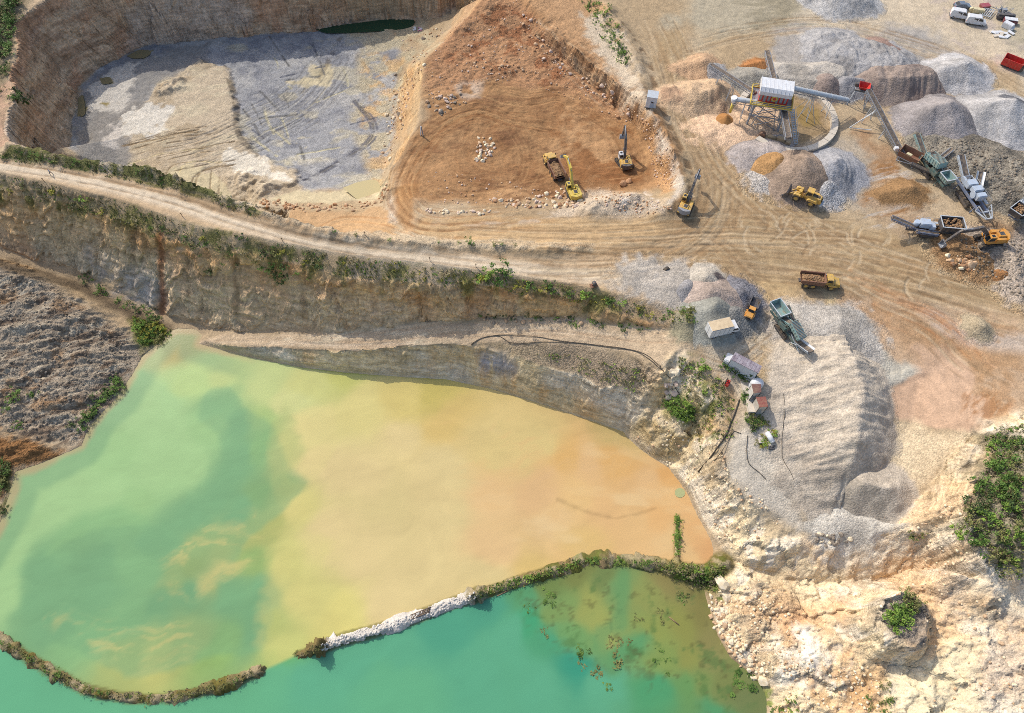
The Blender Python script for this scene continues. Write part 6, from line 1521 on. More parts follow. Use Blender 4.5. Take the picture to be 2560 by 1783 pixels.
# concrete ring wall under the tower
rc = [P(u, v, .4) for u, v in ((1970, 288),)][0]
def ring_pts():
    out = []
    for k in range(120):
        a = 2 * math.pi * k / 120
        u, v = 1968 + 112 * math.cos(a) + 2 * math.sin(a), 290 + 74 * math.sin(a)
        out.append((a, u, v))
    return out
rg = thing('ring_wall', 'round pale concrete retaining wall round the foot of the screening tower', 'retaining wall', (rc[0], rc[1], G(*rc)))
RAD = 11.6
n = 52; seg_open = lambda a: (math.pi * .80 < a < math.pi * 1.17) or (math.pi * 1.32 < a < math.pi * 1.62)
cpx = P(1966, 290, .8)
for k in range(n):
    a0, a1 = 2 * math.pi * k / n, 2 * math.pi * (k + .965) / n
    if seg_open((2 * math.pi - a0) % (2 * math.pi)) : continue
    m = MB(); vs = []
    h = 1.15 + random.uniform(-.06, .06)
    for r_ in (RAD - .75, RAD + .75):
        for a in (a0, a1):
            x, y = cpx[0] + r_ * math.cos(a) * .98, cpx[1] + r_ * math.sin(a) * 1.0
            vs.append((x, y, -.4)); vs.append((x, y, G(x, y) + h))
    I = [(0, 1, 3, 2), (4, 6, 7, 5), (0, 4, 5, 1), (2, 3, 7, 6), (1, 5, 7, 3)]
    V_ = [m.bm.verts.new(v) for v in vs]
    for f in I: m.bm.faces.new([V_[i] for i in f])
    m.build('wall_block', CONC, rg)
adopt(rg)
# red hopper on its frame, rusty feed box
q = P(2140, 256, 0.2); hp_ = thing('feed_hopper', 'red feed hopper on a grey steel frame between two conveyors', 'hopper', (q[0], q[1], G(*q)), R(-20))
m = MB()
for x in (-1.7, 1.7):
    for y in (-1.3, 1.3): m.bar((x * 1.2, y * 1.2, 0), (x, y, 4.0), .2)
for x0, y0, x1, y1 in ((-1.7, -1.3, 1.7, -1.3), (1.7, -1.3, 1.7, 1.3), (1.7, 1.3, -1.7, 1.3), (-1.7, 1.3, -1.7, -1.3)): m.bar((x0, y0, 3.9), (x1, y1, 3.9), .2); m.bar((x0, y0, .4), (x1, y1, 3.8), .1)
m.build('frame', LSTEEL, hp_)
m = MB(); m.hollow((0, 0, 3.2), (1.0, 1.0, 1.9), (2.6, 2.4), .08); m.build('hopper', RED, hp_)
m = MB(); m.box((-1.6, .6, 4.5), (1.0, 1.2, .8), bev=.08).box((1.7, .5, 4.4), (.8, 1.4, .6), bev=.08).cyl((-1.9, -1.2, 4.2), (1.9, -1.2, 4.2), .25, 12); m.build('drive_unit', STEEL, hp_)
q = P(2262, 396, 1.0); fb = thing('feed_box', 'rusty open feed box at the foot of the long inclined conveyor', 'hopper', (q[0] + .6, q[1] - .2, G(*q)), R(-42))
m = MB(); m.hollow((0, 0, 1.3), (4.4, 2.6, 1.5), (1.1, 1.2), .1); m.build('hopper', RUST, fb)
m = MB()
for x in (-1.9, 1.9):
    for y in (-1.1, 1.1): m.bar((x, y, 0), (x, y, 1.5), .18)
m.bar((-1.9, -1.4, .3), (1.9, -1.4, 1.2), .12); m.bar((-2.1, -1.3, 1.3), (2.1, -1.3, 1.3), .14); m.build('frame', LSTEEL, fb)
m = MB(); m.box((-.2, -.6, 2.2), (1.2, .8, .9), bev=.05); m.build('control_box', paint_mat('cream_paint', (226, 214, 170)), fb)
q = hit(1935, 356); sc = thing('pump_unit', 'dusty pump unit with drum lying across the front of the concrete ring', 'pump', (q.x, q.y, q.z + .5), R(-24))
m = MB(); m.cyl((-3.2, -.5, .6), (-3.2, .5, .6), .75, 18); m.build('drum', RUST, sc)
m = MB(); m.box((0, 0, .35), (6.4, .9, .4), bev=.05).box((1.2, 0, .9), (1.8, 1.0, .8), bev=.06).cyl((-1.8, 0, .8), (.2, 0, .8), .35, 14).box((3.0, 0, .6), (1.2, 1.2, .7), bev=.06); m.build('body', paint_mat('dusty_steel', (170, 150, 118), .8, .5), sc)

# ------------------------------------------------------------------ huts, box truck, vans, car
def box_truck():
    p = hitp(1800, 832); t = thing('box_truck', 'white box truck with cream roof parked above the huts', 'box truck', p, heading((1782, 834), (1846, 818)))
    for x in (-1.9, 2.0):
        for sy in (-1, 1): wheel(t, (x, sy * .95, .45), .45, .28, GSTEEL, 16)
    m = MB(); m.box((0, 0, .65), (6.0, 1.0, .25)); m.build('chassis', STEEL, t)
    m = MB(); m.box((-.75, 0, 2.1), (4.6, 2.35, 2.5), bev=.04); cb = m.build('cargo_box', WHITE, t)
    m = MB(); m.box((-.75, 0, 3.38), (4.5, 2.25, .05)); m.build('roof', paint_mat('cream_roof', (226, 202, 164), .7, .4), cb)
    m = MB()
    for sy in (-1, 1):
        for k in range(4): m.box((-2.2 + k * 1.0, sy * 1.185, 2.05), (.05, .03, 2.2))
        m.box((-.75, sy * 1.19, .92), (4.6, .04, .1)); m.box((-.75, sy * 1.19, 3.28), (4.6, .04, .1))
    m.box((-3.06, 0, 2.1), (.03, .06, 2.3)); m.build('trim', GSTEEL, cb)
    k = MB(); k.prism([(1.65, .7), (3.35, .7), (3.4, 1.35), (2.85, 2.15), (1.65, 2.15)], -1.0, 1.0); c = k.build('cab', WHITE, t)
    w = MB(); w.face([(3.39, -.88, 1.42), (3.39, .88, 1.42), (2.9, .88, 2.1), (2.9, -.88, 2.1)])
    for sy in (-1, 1): w.prism([(1.9, 1.4), (3.1, 1.4), (2.75, 2.02), (1.9, 2.02)], sy * 1.005, sy * 1.02)
    w.build('window', GLASS, c)
    for sy in (-.75, .75):
        l = MB(); l.box((3.38, sy, .95), (.06, .35, .2)); l.build('headlight', LSTEEL, t)
box_truck()
def hut(name, label, corners, z1, roofm, wallm, cat='hut', over=.12, skew=0.0, ribs=0, door=True):
    """corners: four photo pixels of the roof outline at height z1 above the ground"""
    g0 = hit(*corners[0]); base = hit(sum(c[0] for c in corners) / 4, sum(c[1] for c in corners) / 4)
    zt = base.z + z1
    w_ = [Vector((*P(u, v, zt), zt)) for u, v in corners]; c0 = sum(w_, Vector()) / 4
    gz = G(c0.x, c0.y)
    t = thing(name, label, cat, (c0.x, c0.y, gz))
    m = MB(); i_ = [c0 + (q - c0) * .96 for q in w_]
    A = [m.bm.verts.new((q.x, q.y, gz - .3)) for q in i_]; Bv = [m.bm.verts.new((q.x, q.y, zt - .05)) for q in i_]
    for k in range(4): m.bm.faces.new([A[k], A[(k + 1) % 4], Bv[(k + 1) % 4], Bv[k]])
    m.bm.faces.new(Bv)
    for k in range(4):                                         # corner posts and sheet joints stand proud
        a_, b_ = i_[k], i_[(k + 1) % 4]
        nj = max(1, int((b_ - a_).length / 1.2))
        for j in range(nj + 1):
            q = a_.lerp(b_, j / nj); m.bar((q.x, q.y, gz - .2), (q.x, q.y, zt - .08), .07)
    wo = m.build('wall', wallm, t)
    r = MB(); A = [r.bm.verts.new((q.x, q.y, zt - .02)) for q in w_]; Bv = [r.bm.verts.new((q.x, q.y, zt + .09)) for q in w_]
    for k in range(4): r.bm.faces.new([A[k], A[(k + 1) % 4], Bv[(k + 1) % 4], Bv[k]])
    r.bm.faces.new(Bv); r.bm.faces.new(A[::-1])
    for k in range(ribs): f = (k + .5) / ribs; r.bar(w_[0].lerp(w_[1], f) + Vector((0, 0, .1)), w_[3].lerp(w_[2], f) + Vector((0, 0, .1)), .07, .05)
    r.build('roof', roofm, t)
    if door:
        a_, b_ = i_[3], i_[2]; q = a_.lerp(b_, .3); d = (b_ - a_).normalized(); n_ = d.cross(Vector((0, 0, 1)))
        if n_.dot(q - c0) < 0: n_ = -n_
        dm = MB(); dm.box((q.x + n_.x * .05, q.y + n_.y * .05, gz + 1.0), (.85, .06, 1.95), rz=math.atan2(d.y, d.x)); do = dm.build('door', GSTEEL, t)
    adopt(t)
    return t, w_, gz, zt
hut('long_hut', 'long pale metal hut with blotched mauve grey roof below the box truck', [(1838, 881), (1905, 916), (1896, 934), (1826, 899)], 2.9, ROOFM, paint_mat('pale_cladding', (214, 220, 230), .5, .15), ribs=9)
q = hit(1817, 907); m = MB(); m.box((0, 0, 1.0), (1.5, 2.0, 2.0), bev=.12).box((0, 0, 2.03), (1.1, 1.6, .1)); o = m.build('water_tank', WHITE, None); o.location = q; o.rotation_euler = (0, 0, R(-30)); set_props(o, 'white square water tank against the left end of the long hut', 'tank')
hut('cabin', 'small dark brown roofed cabin beside the white dome tank', [(1879, 961), (1902, 961), (1903, 981), (1884, 984)], 2.7, ROOFB, paint_mat('dull_white_wall', (228, 224, 216), .7, .3))
hut('cabin', 'red brown roofed cabin lowest in the row of huts', [(1890, 993), (1914, 992), (1920, 1017), (1899, 1019)], 2.7, ROOFR, paint_mat('dirty_white_wall', (206, 200, 190), .75, .4), ribs=6)
q = hit(1886, 968); m = MB(); m.lathe((0, 0, 0), [(1.35, 0), (1.35, 1.7), (1.2, 2.1), (.7, 2.35), (.001, 2.42)], 20); o = m.build('dome_tank', WHITE, None, True); o.location = q; o.scale = (.95, .8, 1); set_props(o, 'white dome topped tank between the long hut and the brown cabin', 'tank')
for k, (pxs, lb) in enumerate((([(1850, 955), (1872, 957), (1874, 988), (1856, 990)], 'pale concrete slab left of the brown roofed cabin'), ([(1862, 994), (1890, 994), (1888, 1036), (1868, 1036)], 'cracked pale concrete slab left of the red brown cabin'), ([(1893, 1088), (1905, 1087), (1908, 1110), (1895, 1111)], 'narrow grey concrete slab beside the small white gas tank'))):
    w_ = [hit(*c) for c in pxs]; zt = max(p_.z for p_ in w_) + .18; c0 = sum(w_, Vector()) / 4
    m = MB(); m.prism([(p_.x - c0.x, p_.y - c0.y) for p_ in w_], -.8, .0, 1.0, 'xy'); o = m.build('concrete_slab', CONC, None); o.location = (c0.x, c0.y, zt); set_props(o, lb, 'slab')
q = hit(1921, 1098); t = thing('gas_tank', 'small white gas tank on dark feet below the cabins', 'tank', q, R(-70))
m = MB(); m.cyl((-1.0, 0, .85), (1.0, 0, .85), .5, 18).cyl((-1.15, 0, .85), (-1.0, 0, .85), .3, 18, .5).cyl((1.0, 0, .85), (1.15, 0, .85), .5, 18, .3); m.build('tank', WHITE, t, True)
m = MB(); m.box((-.6, 0, .2), (.15, .8, .5)).box((.6, 0, .2), (.15, .8, .5)); m.build('feet', STEEL, t)
q = hit(1929, 1122); m = MB(); m.box((0, 0, .25), (1.2, .7, .5), bev=.05).cyl((-.6, -.2, .3), (.9, -.2, .35), .12, 10).box((.3, .2, .6), (.4, .3, .3)); o = m.build('scrap_part', STEEL, None); o.location = q; set_props(o, 'dark scrap machine part on pale gravel below the gas tank', 'scrap')
q = hit(1817, 962); t = thing('water_pump', 'red water pump with upright black wheel left of the slabs', 'pump', q, R(60))
m = MB(); m.box((0, 0, .55), (1.3, .7, .8), bev=.08).box((.2, 0, 1.05), (.5, .5, .3), bev=.05); m.build('body', RED, t)
m = MB(); m.lathe((.1, .45, 1.0), [(.45, -.1), (.6, -.1), (.6, .1), (.45, .1)], 20, 'y'); m.cyl((.1, .42, 1.0), (.1, .5, 1.0), .22, 14); m.build('wheel', BLACK, t)
q = hit(1627, 262); t = thing('site_cabin', 'white upright site cabin on the end of the berm', 'cabin', q, R(-12))
m = MB(); m.box((0, 0, 1.5), (2.5, 2.5, 3.0), bev=.05); w = m.build('wall', WHITE, t)
m = MB(); m.box((0, 0, 3.05), (2.65, 2.65, .1)); m.build('roof', LSTEEL, t)
m = MB(); m.box((.2, -1.27, 1.0), (.9, .05, 1.9)); m.build('door', BLUEW, w)
m = MB(); m.box((.2, -1.31, 1.7), (.5, .04, .4)); m.build('window', GLASS, w)
m = MB(); m.box((0, 0, -.1), (2.3, 2.3, .3)); m.build('base', STEEL, t)
def van(label, at, to, kind='van', bodym=WHITE, scale=1.0):
    p = hit(*at); rz = heading(at, to)
    t = thing('parked_car' if kind == 'car' else 'parked_van', label, kind, p, rz, scale=scale)
    W_ = .92
    if kind == 'van':
        prof = [(-2.5, .45), (2.45, .45), (2.5, .95), (1.75, 1.25), (1.05, 2.05), (.7, 2.2), (-2.3, 2.2), (-2.5, 1.9)]
    else:
        prof = [(-2.1, .4), (2.1, .4), (2.15, .8), (1.1, 1.0), (.45, 1.5), (-1.0, 1.55), (-1.9, 1.05), (-2.15, .95)]
    m = MB(); m.prism(prof, -W_, 0, 1.0); m.prism(prof, 0, W_, 1.0)
    bmesh.ops.remove_doubles(m.bm, verts=m.bm.verts, dist=.001)
    for v in m.bm.verts:
        if v.co.z > 1.0: v.co.y *= .88
    bo = m.build('body', bodym, t)
    w = MB()
    if kind == 'van':
        w.face([(1.72, -.72, 1.31), (1.72, .72, 1.31), (1.12, .7, 2.0), (1.12, -.7, 2.0)])
        w.build('windshield', GLASS, t); w = MB()
        for sy in (-1, 1):
            w.prism([(.35, 1.35), (1.45, 1.35), (1.0, 1.95), (.35, 1.95)], sy * .80, sy * .845); w.prism([(-.9, 1.4), (.1, 1.4), (.1, 1.95), (-.9, 1.95)], sy * .80, sy * .845)
        w.box((-2.46, .36, 1.65), (.06, .55, .5)); w.box((-2.46, -.36, 1.65), (.06, .55, .5))
    else:
        w.face([(1.07, -.76, 1.03), (1.07, .76, 1.03), (.5, .72, 1.46), (.5, -.72, 1.46)])
        w.build('windshield', GLASS, t); w = MB(); w.face([(-1.85, -.74, 1.1), (-1.85, .74, 1.1), (-1.08, .7, 1.54), (-1.08, -.7, 1.54)])
        for sy in (-1, 1): w.prism([(-1.4, 1.08), (.85, 1.08), (.4, 1.43), (-1.0, 1.47)], sy * .80, sy * .83)
    w.build('window', GLASS, t)
    for x in ((1.55, -1.55) if kind == 'van' else (1.35, -1.3)):
        for sy in (-1, 1): wheel(t, (x, sy * .82, .34), .34, .22, GSTEEL, 14)
    for sy in (-.65, .65):
        l = MB(); l.box(((2.46 if kind == 'van' else 2.12), sy, .8), (.1, .34, .18)); l.build('headlight', LSTEEL, t)
        l = MB(); l.box(((-2.5 if kind == 'van' else -2.12), sy, .95), (.06, .16, .3)); l.build('tail_light', RED, t)
    m = MB(); m.box(((2.5 if kind == 'van' else 2.14), 0, .5), (.12, 1.6, .2)); m.box((-2.52 if kind == 'van' else -2.14, 0, .5), (.12, 1.6, .2)); m.build('bumper', STEEL, t)
    return t
van('white van with dark side window nose to tail behind the second van', (2396, 45), (2420, 50), scale=1.02)
van('white van with grey side door nearest to the heap of steel frames', (2435, 60), (2462, 63), scale=1.02)
van('grey car half hidden behind the white vans', (2402, 20), (2426, 20), 'car', paint_mat('grey_car_paint', (112, 126, 142), .3, .1))
# red skip
q = hit(2524, 168); t = thing('skip_body', 'bright red ribbed dump body standing alone at the right edge', 'skip', q, R(-38))
m = MB(); m.hollow((0, 0, .5), (4.6, 2.2, 1.9), (1.05, 1.15), .1)
for s_ in (-1, 1):
    for k in range(7): m.bar((-2.1 + k * .7, s_ * 1.13, .5), (-2.15 + k * .72, s_ * 1.30, 2.4), .1)
m.build('body', RED, t)
m = MB(); m.box((2.6, 0, 1.0), (.9, 1.6, 1.4), bev=.1).box((2.7, .5, 1.9), (.5, .5, .5)); m.build('hydraulic_unit', STEEL, t)
m = MB(); m.box((0, 0, .25), (4.4, 1.2, .5)); m.build('base_frame', STEEL, t)
# scrap yard in the far corner
def scrap(name, label, at, rz, f, cat='scrap'):
    q = hit(*at); m = MB(); mat = f(m); o = m.build(name, mat, None); o.location = q; o.rotation_euler = (0, 0, rz); set_props(o, label, cat); return o
def f_frames(m):
    for k in range(6): m.bar((-3 + k * .5, -1.8, .3 + .05 * k), (-2.4 + k * .5, 1.8, .5 + .05 * k), .16); 
    m.bar((-3, -1.7, .45), (0, -1.7, .6), .12); m.bar((-2.5, 1.6, .6), (.2, 1.6, .75), .12); return LSTEEL
scrap('scrap_steel', 'stack of long pale steel frames right of the white vans', (2478, 40), R(-30), f_frames)
def f_junk(m):
    r_ = random.Random(4)
    for k in range(26): a = Vector((r_.uniform(-2, 2), r_.uniform(-1.6, 1.6), r_.uniform(.1, .9))); m.bar(a, a + Vector((r_.uniform(-1.5, 1.5), r_.uniform(-1, 1), r_.uniform(-.1, .5))), .12)
    m.box((.4, .2, .5), (1.2, .9, .8)).cyl((-1, .6, .4), (0, .8, .5), .3, 12); return GSTEEL
scrap('scrap_heap', 'tangled heap of grey scrap steel behind the steel frames', (2505, 32), 0, f_junk)
def f_tank(m): m.box((0, 0, .7), (4.6, 1.2, 1.2), bev=.2); m.box((0, 0, 1.35), (4.2, .9, .2)); return STEEL
scrap('scrap_bin', 'dark steel bin full of scrap in the far corner', (2510, 48), R(-8), f_tank)
def f_wm(m): m.box((0, 0, .6), (3.4, 1.5, 1.1), bev=.1); return paint_mat('maroon_paint', (120, 40, 70))
o = scrap('container', 'maroon sided container with white lid in the far corner', (2522, 58), R(-14), f_wm, 'container')
m = MB(); m.box((0, 0, 1.22), (3.2, 1.4, .12)); m.build('lid', WHITE, o)
def f_cb(m): m.box((0, 0, .7), (2.6, 1.6, 1.4), bev=.12).box((1.3, 0, .4), (.8, 1.5, .8), bev=.08); return WHITE
scrap('truck_cab', 'discarded white truck cab shell below the maroon container', (2516, 70), R(-50), f_cb)
pr_ = [(2478, 80, 20), (2486, 84, -35), (2495, 82, 10), (2502, 88, 60), (2510, 84, -20), (2518, 92, 40), (2490, 91, 5), (2526, 84, -60), (2506, 94, -10)]
for k, (u, v, a_) in enumerate(pr_):
    def f_p(m): m.box((0, 0, .15 + .04 * (k % 4)), (1.6 + .25 * (k % 3), .9, .14), ry=R(4 * (k % 3 - 1))); return WHITE if k % 3 else CONC
    o = scrap('broken_panel', 'broken white panel lying in the litter below the scrap frames', (u, v), R(a_), f_p, 'panel'); o['group'] = 'broken white panels in the far corner'
def f_rt(m): m.prism([(-1.3, .9), (1.3, .9), (.9, 0.0), (-.9, 0.0)], -.8, .8); return paint_mat('dull_red_paint', (168, 70, 84))
scrap('steel_hopper', 'small dull red steel hopper lying beyond the vans', (2459, 20), R(10), f_rt)
def f_bl(m): m.box((0, 0, .6), (3.0, 1.3, 1.1), bev=.1); m.cyl((-1.6, -.3, .6), (-1.6, .5, .6), .6, 14); return paint_mat('cream_paint', (226, 214, 170))
scrap('old_trailer', 'cream old trailer with a drum between the vans and the frames', (2442, 32), R(-15), f_bl, 'trailer')
# ------------------------------------------------------------------ rocks
def rock_mesh(seed, c, sub=2):
    r = random.Random(seed); bm = bmesh.new(); bmesh.ops.create_icosphere(bm, subdivisions=sub, radius=1)
    cuts = [(Vector((r.uniform(-1, 1), r.uniform(-1, 1), r.uniform(-.6, 1))).normalized(), r.uniform(.55, .85)) for _ in range(9)]
    for v in bm.verts:
        for n_, d_ in cuts:
            e = v.co.dot(n_) - d_
            if e > 0: v.co -= n_ * e
        v.co *= 1 + r.uniform(-.05, .05)
    me = bpy.data.meshes.new('rock'); bm.to_mesh(me); bm.free(); me.materials.append(c); return me
ROCK = {k: paint_mat('rock_' + k, c, .95, .5, dust=d, sc=2.5) for k, c, d in (('tan', (206, 168, 128), (226, 200, 168)), ('cream', (240, 218, 178), (250, 240, 220)), ('grey', (150, 136, 118), (180, 166, 150)), ('brown', (176, 128, 88), (210, 170, 130)), ('pink', (216, 188, 166), (236, 216, 198)))}
ROCK['chalk'] = paint_mat('rock_chalk', (226, 220, 210), .95, .5, dust=(180, 172, 158), sc=2.5)
RM = {k: [rock_mesh(i * 7 + ord(k[0]), m) for i in range(4)] for k, m in ROCK.items()}
RQ = []
def rock(label, u, v, r, kind, group=None, sink=.3, name='rock', rr=random, force=False):
    p = hitp(u, v)
    if group and not force: RQ.append((r, (label, u, v, r, kind, group))); return
    o = bpy.data.objects.new(name, rr.choice(RM[kind])); COL.objects.link(o)
    o.location = (p.x, p.y, p.z + r * (.5 - sink)); o.rotation_euler = (rr.uniform(-.4, .4), rr.uniform(-.4, .4), rr.uniform(0, 6.28))
    o.scale = (r * rr.uniform(.8, 1.25), r * rr.uniform(.75, 1.1), r * rr.uniform(.6, .85))
    return set_props(o, label, 'rock', group)
rr = random.Random(21)
def along(line, n, spread, r0, r1, kind, label, group, kinds=None):
    L_ = [np.array(q, float) for q in line]; seg = [np.linalg.norm(b - a) for a, b in zip(L_, L_[1:])]; tot = sum(seg)
    for k in range(n):
        t = rr.random() * tot; i = 0
        while t > seg[i] and i < len(seg) - 1: t -= seg[i]; i += 1
        q = L_[i] + (L_[i + 1] - L_[i]) * (t / seg[i])
        s = spread if isinstance(spread, tuple) else (spread, spread)
        rock(label, q[0] + rr.gauss(0, s[0]), q[1] + rr.gauss(0, s[1]), r0 + (r1 - r0) * rr.random() ** 2, rr.choice(kinds) if kinds else kind, group, rr=rr)
def blob(poly, n, r0, r1, kinds, label, group):
    xs = [p[0] for p in poly]; ys = [p[1] for p in poly]; c = 0
    P_ = np.array(poly, float)
    while c < n:
        u, v = rr.uniform(min(xs), max(xs)), rr.uniform(min(ys), max(ys))
        if sdf_poly(np.array([u]), np.array([v]), poly)[0] < 0:
            rock(label, u, v, r0 + (r1 - r0) * rr.random() ** 2, rr.choice(kinds), group, rr=rr); c += 1
G1 = 'rocks along the near edge of the dry pit'
along([(645, 507), (720, 515), (800, 521), (900, 519), (955, 502), (968, 470)], 110, (4, 4), .3, .75, 'tan', 'tan rock in the low row along the near edge of the dry pit', G1, ['tan', 'brown', 'tan'])
G2 = 'broken rocks under the loading excavator'
blob([(1330, 495), (1390, 470), (1440, 480), (1470, 505), (1440, 520), (1350, 522), (1240, 520), (1230, 500)], 130, .25, .7, ['tan', 'pink', 'brown', 'cream'], 'broken rock in the spill under and left of the loading excavator', G2)
along([(1060, 527), (1130, 533), (1230, 528)], 34, (5, 3), .3, .65, 'cream', 'pale rock in the row along the near edge of the dug terrace', 'rocks along the near edge of the dug terrace', ['cream', 'pink'])
blob([(1195, 345), (1225, 340), (1238, 370), (1220, 405), (1185, 405)], 46, .3, .7, ['cream', 'tan', 'pink'], 'pale rock of the small heap in the middle of the dug terrace', 'rocks heaped in the middle of the dug terrace')
along([(1290, 30), (1340, 80), (1360, 130), (1440, 190), (1500, 230), (1570, 280), (1590, 310)], 70, (12, 9), .25, .8, 'brown', 'brown rock scattered along the bank above the dug terrace', 'rocks along the bank above the dug terrace', ['brown', 'tan', 'pink'])
blob([(1065, 230), (1150, 235), (1165, 260), (1110, 290), (1070, 280)], 40, .25, .7, ['pink', 'tan', 'grey'], 'pinkish rock on the left edge of the dug terrace', 'rocks on the left edge of the dug terrace')
blob([(1110, 160), (1260, 150), (1330, 180), (1220, 190)], 24, .25, .6, ['tan', 'brown'], 'tan rock at the upper end of the dug terrace', 'rocks at the upper end of the dug terrace')
along([(1105, 85), (1050, 140), (1010, 200), (985, 300), (975, 400)], 60, (14, 12), .25, .75, 'tan', 'tan rock at the foot of the sandy pit side', 'rocks at the foot of the sandy pit side', ['tan', 'cream', 'grey'])
blob([(2350, 640), (2430, 640), (2450, 670), (2430, 685), (2380, 665)], 40, .25, .75, ['tan', 'brown', 'cream'], 'tan rock spilled below the right excavator', 'rocks spilled below the right excavator')
along([(1785, 1500), (1800, 1560), (1830, 1610), (1870, 1650), (1900, 1690)], 120, (16, 14), .25, .7, 'cream', 'cream boulder on the right shore of the turquoise water', 'boulders along the right shore of the turquoise water', ['cream', 'tan', 'cream'])
blob([(2030, 1325), (2100, 1335), (2130, 1350), (2060, 1368), (2030, 1350)], 40, .25, .6, ['cream', 'grey'], 'cream stone in the gully below the gravel ridge', 'stones in the gully below the gravel ridge')
blob([(1660, 945), (1690, 950), (1690, 990), (1665, 1000)], 22, .4, .8, ['pink', 'cream'], 'pinkish block on the crest of the rock promontory', 'pink blocks on the promontory')
along([(1270, 795), (1350, 798), (1430, 800), (1180, 802)], 26, (20, 4), .25, .6, 'grey', 'grey rock fallen at the foot of the cliff above the bench track', 'rocks at the foot of the road cliff', ['grey', 'tan'])
rock('largest cream boulder beside the right end of the planted causeway', 1805, 1462, 1.6, 'cream', None)
rock('lone cream boulder standing in the turquoise shallows', 1736, 1566, 1.0, 'cream', None, 0.1)
rock('smaller cream boulder below the largest one beside the causeway', 1815, 1490, 1.1, 'cream', None)
rock('cream boulder at the lowest tip of the right shore', 1910, 1705, 1.2, 'cream')
rock('greyish boulder on the left slope of the dug terrace', 1102, 282, .9, 'grey')
rock('squarish brown boulder behind the orange yellow excavator', 1556, 462, 1.1, 'brown', None, .25)
rock('second brown boulder right of the squarish one behind the excavator', 1572, 455, .9, 'brown', None, .25)
rock('large pale block on the rubble below the right excavator', 2425, 664, 1.2, 'tan')
RQ.sort(key=lambda q: -q[0])
for q in RQ[:285]: rock(*q[1], rr=rr, force=True)
def merge_rest(name, label, cat, items, mats):
    V_, F_, M_, off_ = [], [], [], 0
    for me, mw, mi in items:
        co = np.array([v.co[:] for v in me.vertices]); A = np.array(mw); co = co @ A[:3, :3].T + A[:3, 3]
        f = np.array([p_.vertices[:] for p_ in me.polygons]); V_.append(co); F_.append(f + off_); M_.append(np.full(len(f), mi)); off_ += len(co)
    o = mesh_np(name, np.concatenate(V_), np.concatenate(F_), mats, smooth=False, fmat=np.concatenate(M_)); set_props(o, label, cat, kind='stuff'); return o
RK = list(ROCK); it = []
for q in RQ[285:]:
    lb, u, v, r_, kd, g_ = q[1]; p_ = hitp(u, v)
    it.append((rr.choice(RM[kd]), Matrix.Translation((p_.x, p_.y, p_.z + r_ * .2)) @ Matrix.Rotation(rr.uniform(0, 6.28), 4, 'Z') @ Matrix.Diagonal((r_ * rr.uniform(.8, 1.25), r_ * rr.uniform(.75, 1.1), r_ * rr.uniform(.6, .85), 1)), RK.index(kd)))
merge_rest('rubble', 'smaller broken stones between the rocks of the rows and spills', 'stones', it, [ROCK[k] for k in RK])
# pebbles nobody could count: one scatter
def scatter(name, label, cat, polys, n, r0, r1, kinds, seed):
    r = random.Random(seed); bm = bmesh.new(); src = [RM[k][i] for k in kinds for i in range(2)]
    V_, F_, M_ = [], [], []
    base = []
    for i, me in enumerate(src):
        co = np.array([v.co[:] for v in me.vertices]); f = np.array([p_.vertices[:] for p_ in me.polygons]); base.append((co, f, i // 2))
    off_ = 0
    for poly, cnt in polys:
        xs = [p[0] for p in poly]; ys = [p[1] for p in poly]; c = 0
        us = [(r.uniform(min(xs), max(xs)), r.uniform(min(ys), max(ys))) for _ in range(cnt * 4)]
        A = np.array(us); ok = A[sdf_poly(A[:, 0], A[:, 1], poly) < 0][:cnt]
        for u, v in ok:
            p_ = hitp(u, v); co, f, mi = r.choice(base); s_ = r0 + (r1 - r0) * r.random() ** 2.5; a = r.uniform(0, 6.28)
            Rm = np.array([[math.cos(a), -math.sin(a), 0], [math.sin(a), math.cos(a), 0], [0, 0, .7]])
            V_.append(co @ Rm.T * s_ + np.array(p_) + [0, 0, s_ * .2]); F_.append(f + off_); M_.append(np.full(len(f), mi)); off_ += len(co)
    bm.free()
    o = mesh_np(name, np.concatenate(V_), np.concatenate(F_), [ROCK[k] for k in kinds], smooth=False, fmat=np.concatenate(M_))
    set_props(o, label, cat, kind='stuff'); return o
scatter('rubble', 'loose small stones spread over the quarry', 'stones', [
    ([(1000, 100), (1290, 0), (1600, 290), (1600, 330), (1300, 200), (1060, 250)], 700), ([(1060, 420), (1300, 460), (1560, 470), (1500, 500), (1080, 515)], 160), ([(1440, 490), (1560, 480), (1690, 520), (1600, 545)], 200),
    ([(1590, 270), (1650, 330), (1690, 420), (1690, 470), (1640, 470), (1620, 370)], 260), ([(985, 240), (1060, 140), (1010, 300), (960, 440)], 260)], 0, .08, .34, ['tan', 'brown', 'pink'], 1)
scatter('rubble', 'pale scree on the limestone slopes above the shore', 'stones', [
    ([(1790, 1480), (1900, 1450), (2000, 1560), (2040, 1680), (1930, 1700), (1840, 1620)], 420), ([(1580, 1090), (1700, 1000), (1790, 1110), (1960, 1310), (1830, 1400), (1720, 1210)], 420), ([(2080, 1460), (2300, 1440), (2500, 1500), (2560, 1780), (2300, 1780), (2340, 1600)], 200),
    ([(2240, 1330), (2420, 1230), (2420, 1400), (2330, 1460)], 160), ([(1960, 1650), (2200, 1670), (2200, 1783), (1960, 1783)], 260)], 0, .08, .38, ['cream', 'tan', 'cream'], 2)
ROCK['dark'] = paint_mat('rock_dark', (122, 110, 94), .95, .5, dust=(160, 146, 128), sc=2.5); RM['dark'] = [rock_mesh(300 + i, ROCK['dark']) for i in range(4)]
